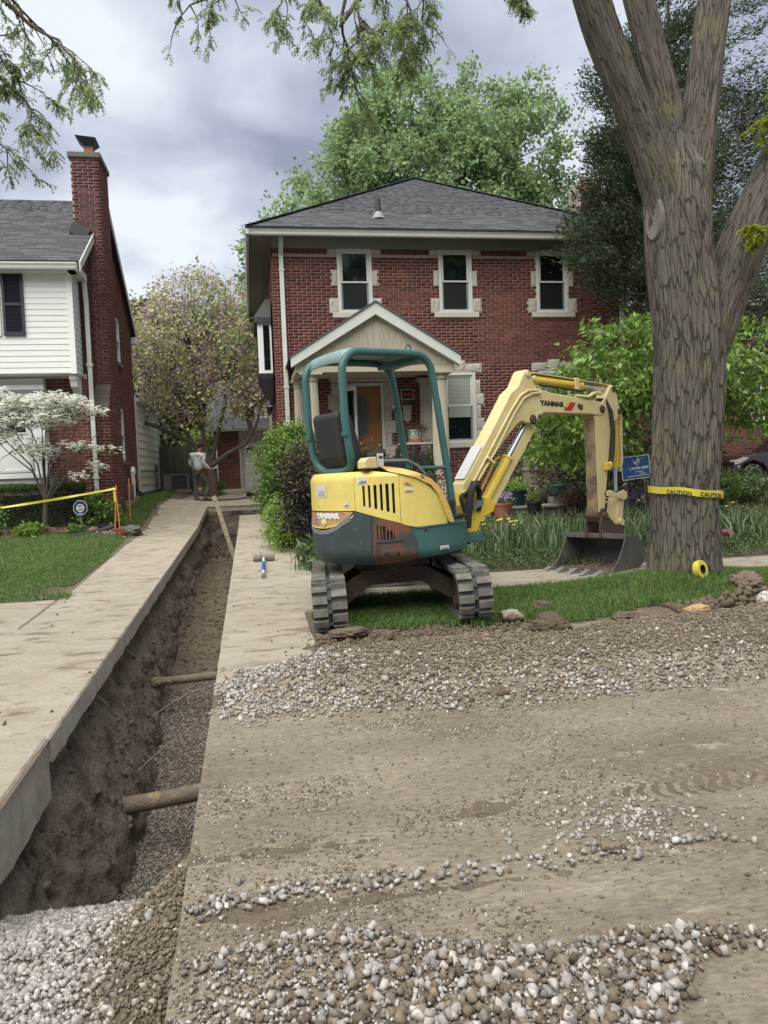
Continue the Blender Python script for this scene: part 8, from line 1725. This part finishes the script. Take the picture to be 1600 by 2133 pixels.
M['skin'] = mat('skin', (.36, .20, .14), None, 6, .6, bump=0); M['hoodie'] = mat('hoodie', (.58, .59, .64), (.50, .51, .56), 9, .9, bump=.4, bscale=40); M['trousers'] = mat('trousers', (.085, .095, .095), (.065, .073, .073), 9, .9, bump=.4, bscale=40); M['boot'] = mat('boot', (.10, .075, .05), None, 9, .8); M['cap'] = mat('cap', (.012, .013, .02), None, 6, .8)
B = {'pel': (-.02, 0, .95, .045, .04), 'sp': (0, 0, 1.15, .05, .04), 'ch': (.02, .01, 1.36, .06, .05), 'nk': (.05, .03, 1.50, .05), 'hd0': (.07, .05, 1.58, .065), 'hd': (.09, .07, 1.68, .095, .085), 'hdt': (.085, .06, 1.76, .06),
 'ls': (-.16, .07, 1.41, .04), 'le': (-.235, .10, 1.16, .036), 'lw': (-.13, .30, 1.02, .03), 'lp': (-.09, .37, 1.0, .032), 'rs': (.19, -.07, 1.41, .04), 're': (.15, -.10, 1.16, .036), 'rw': (.34, .0, .985, .03), 'rp': (.40, .04, .975, .03),
 'lh': (-.08, .04, .86, .04), 'lk': (-.10, .07, .50, .05), 'la': (-.085, .0, .10, .03), 'lt': (-.05, .08, .05, .02), 'rh': (.06, -.03, .86, .04), 'rk': (.27, .06, .53, .05), 'ra': (.17, -.10, .15, .03), 'rt': (.25, -.05, .07, .02)}
E = [('pel', 'sp'), ('sp', 'ch'), ('ch', 'nk'), ('nk', 'hd0'), ('hd0', 'hd'), ('hd', 'hdt'), ('ch', 'ls'), ('ls', 'le'), ('le', 'lw'), ('lw', 'lp'), ('ch', 'rs'), ('rs', 're'), ('re', 'rw'), ('rw', 'rp'), ('pel', 'lh'), ('lh', 'lk'), ('lk', 'la'), ('la', 'lt'), ('pel', 'rh'), ('rh', 'rk'), ('rk', 'ra'), ('ra', 'rt')]
for s, p in (('l', (-.09, .37, 1.0)), ('r', (.40, .04, .975))):
    for i in range(4): dx = .012*(i-1.5); B[f'{s}f{i}'] = (p[0]+.04, p[1]+.035+dx, p[2]+.012, .009); B[f'{s}g{i}'] = (p[0]+.062, p[1]+.05+dx, p[2]-.006*(i % 2), .008); E += [(f'{s}p', f'{s}f{i}'), (f'{s}f{i}', f'{s}g{i}')]
    B[f'{s}t0'] = (p[0]+.01, p[1]-.03, p[2]+.02, .010); B[f'{s}t1'] = (p[0]+.045, p[1]-.02, p[2]+.028, .009); E += [(f'{s}p', f'{s}t0'), (f'{s}t0', f'{s}t1')]
bd = skin_mesh('body', jw(B), E, M['skin'], Wk)
hj = {k: B[k] for k in ('sp', 'ch', 'ls', 'le', 'lw', 'rs', 're', 'rw')}; hj = {'ch': (.02, .01, 1.34, .165, .125), 'sp': (0, 0, 1.14, .155, .12), 'pl': (-.02, 0, .90, .165, .13), 'nk': (.045, .02, 1.47, .085, .075), 'ls': (-.165, .07, 1.41, .085), 'le': (-.24, .10, 1.16, .066), 'lw': (-.14, .29, 1.03, .046), 'rs': (.19, -.07, 1.41, .085), 're': (.155, -.10, 1.16, .066), 'rw': (.33, -.01, .99, .046)}
skin_mesh('hoodie', jw(hj), [('ch', 'sp'), ('sp', 'pl'), ('ch', 'nk'), ('ch', 'ls'), ('ls', 'le'), ('le', 'lw'), ('ch', 'rs'), ('rs', 're'), ('re', 'rw')], M['hoodie'], Wk)
skin_mesh('hood', jw({'a': (.03, -.06, 1.49, .07, .05), 'b': (.03, -.11, 1.42, .08, .045), 'c': (.03, -.13, 1.36, .05, .03)}), [('a', 'b'), ('b', 'c')], M['hoodie'], Wk)
skin_mesh('trousers', jw({'pel': (-.02, 0, .97, .14, .11), 'lh': (-.10, .04, .80, .105), 'lk': (-.10, .07, .50, .083), 'la': (-.087, .0, .11, .072), 'rh': (.08, -.03, .80, .105), 'rk': (.27, .06, .53, .083), 'ra': (.175, -.09, .17, .072)}), [('pel', 'lh'), ('lh', 'lk'), ('lk', 'la'), ('pel', 'rh'), ('rh', 'rk'), ('rk', 'ra')], M['trousers'], Wk)
for a, b, c in (((-.085, -.02, .16, .072), (-.085, -.02, .07, .07), (-.03, .15, .055, .06)), ((.17, -.11, .21, .072), (.165, -.11, .10, .07), (.31, .01, .06, .058))): skin_mesh('boot', jw({'a': a, 'b': b, 'c': c}), [('a', 'b'), ('b', 'c')], M['boot'], Wk)
V, F = ICO[3]; V = V.copy(); V[:, 2] = np.maximum(V[:, 2], -.15); np_mesh('cap', V*np.array([.108, .112, .11])+np.array([WX+.09, WY+.065, WZ+1.70]), F, M['cap'], Wk, smooth=True)
mb = MB(Matrix.Translation((WX+.15, WY+.13, WZ+1.69)) @ Matrix.Rotation(R(40), 4, 'Z')); mb.lathe([(.085, 0), (.09, .006)], n=18); mb.build('cap_peak', M['cap'], Wk)
V, F = ICO[2]; 
for s in (-1, 1): np_mesh('ear', V*np.array([.014, .022, .032])+np.array([WX+.09+s*.085, WY+.06-s*.03, WZ+1.66]), F, M['skin'], bd, smooth=True)
M['hair'] = mat('hair', (.03, .02, .014), None, 9, .8); V, F = ICO[3]; np_mesh('hair', V*np.array([.092, .085, .06])+np.array([WX+.078, WY+.04, WZ+1.675]), F, M['hair'], Wk, smooth=True)
for u, z_, q in ((.035, 1.672, .012), (-.025, 1.672, .012), (.006, 1.64, .016)): np_mesh('nose' if q > .013 else 'eye', ICO[2][0]*q+np.array([WX+.09+.055+u*.6, WY+.07+.075-u*.6, WZ+z_]), F if False else ICO[2][1], M['skin'] if q > .013 else M['ink'], bd, smooth=True)
mb = MB(); mb.bar((WX+.43, WY+.06, WZ+.985), (WX+.56, WY+.12, WZ+1.06), .075, .012); meta(mb.build('phone', M['sticker'], None, bevel=.004), 'pale flat device held in the hand of the worker', 'device')
# small things by the garage
t, z = pot('terracotta_urn', 'tall terracotta planter beside the garage corner', -1.45, 28.2, 1.3, rim(.16, .22, .55), M['terracotta']); mb = MB(); mb.lathe([(.24, 0), (.24, .12)], (-1.45, 28.2, z), 18); mb.build('white_top', M['white_pot'], t); mb = MB(); mb.box(-1.65, -1.25, 28.0, 28.4, 1.0, 1.3); mb.build('plinth', M['old_stone'], t)
shrub('low_hedge', 'low green shrub behind the worker by the garage', (-1.3, 26.6, .95), [((-1.25, 26.6, 1.2), (.35, .3, .25))], 50, 30, .07, .04, M['bright_new'], cr=.1)
lump('boulder', 'low dark boulder edging behind the worker', 'rock', -1.3, 26.0, .22, M['old_stone'], .45, 0, 17, 1.8)
mb = MB(); mb.tube([(-1.75, 24.2, g1(-1.7, 24.2)+.03), (-1.0, 24.0, g1(-1, 24)+.03), (-.4, 24.1, g1(-.4, 24.1)+.03), (.0, 24.6, g1(0, 24.6)+.03)], .022, 8); meta(mb.build('garden_hose', M['rusty'], None, True), 'dark hose lying across the paving behind the worker', 'hose')
mb = MB(); mb.tube([(-.15, 25.2, g1(0, 25.2)+.07), (.5, 25.3, g1(.5, 25.3)+.07)], .07, 12); meta(mb.build('pipe_length', M['black_pipe'], None, True), 'short dark pipe length on the paving before the garage', 'pipe')
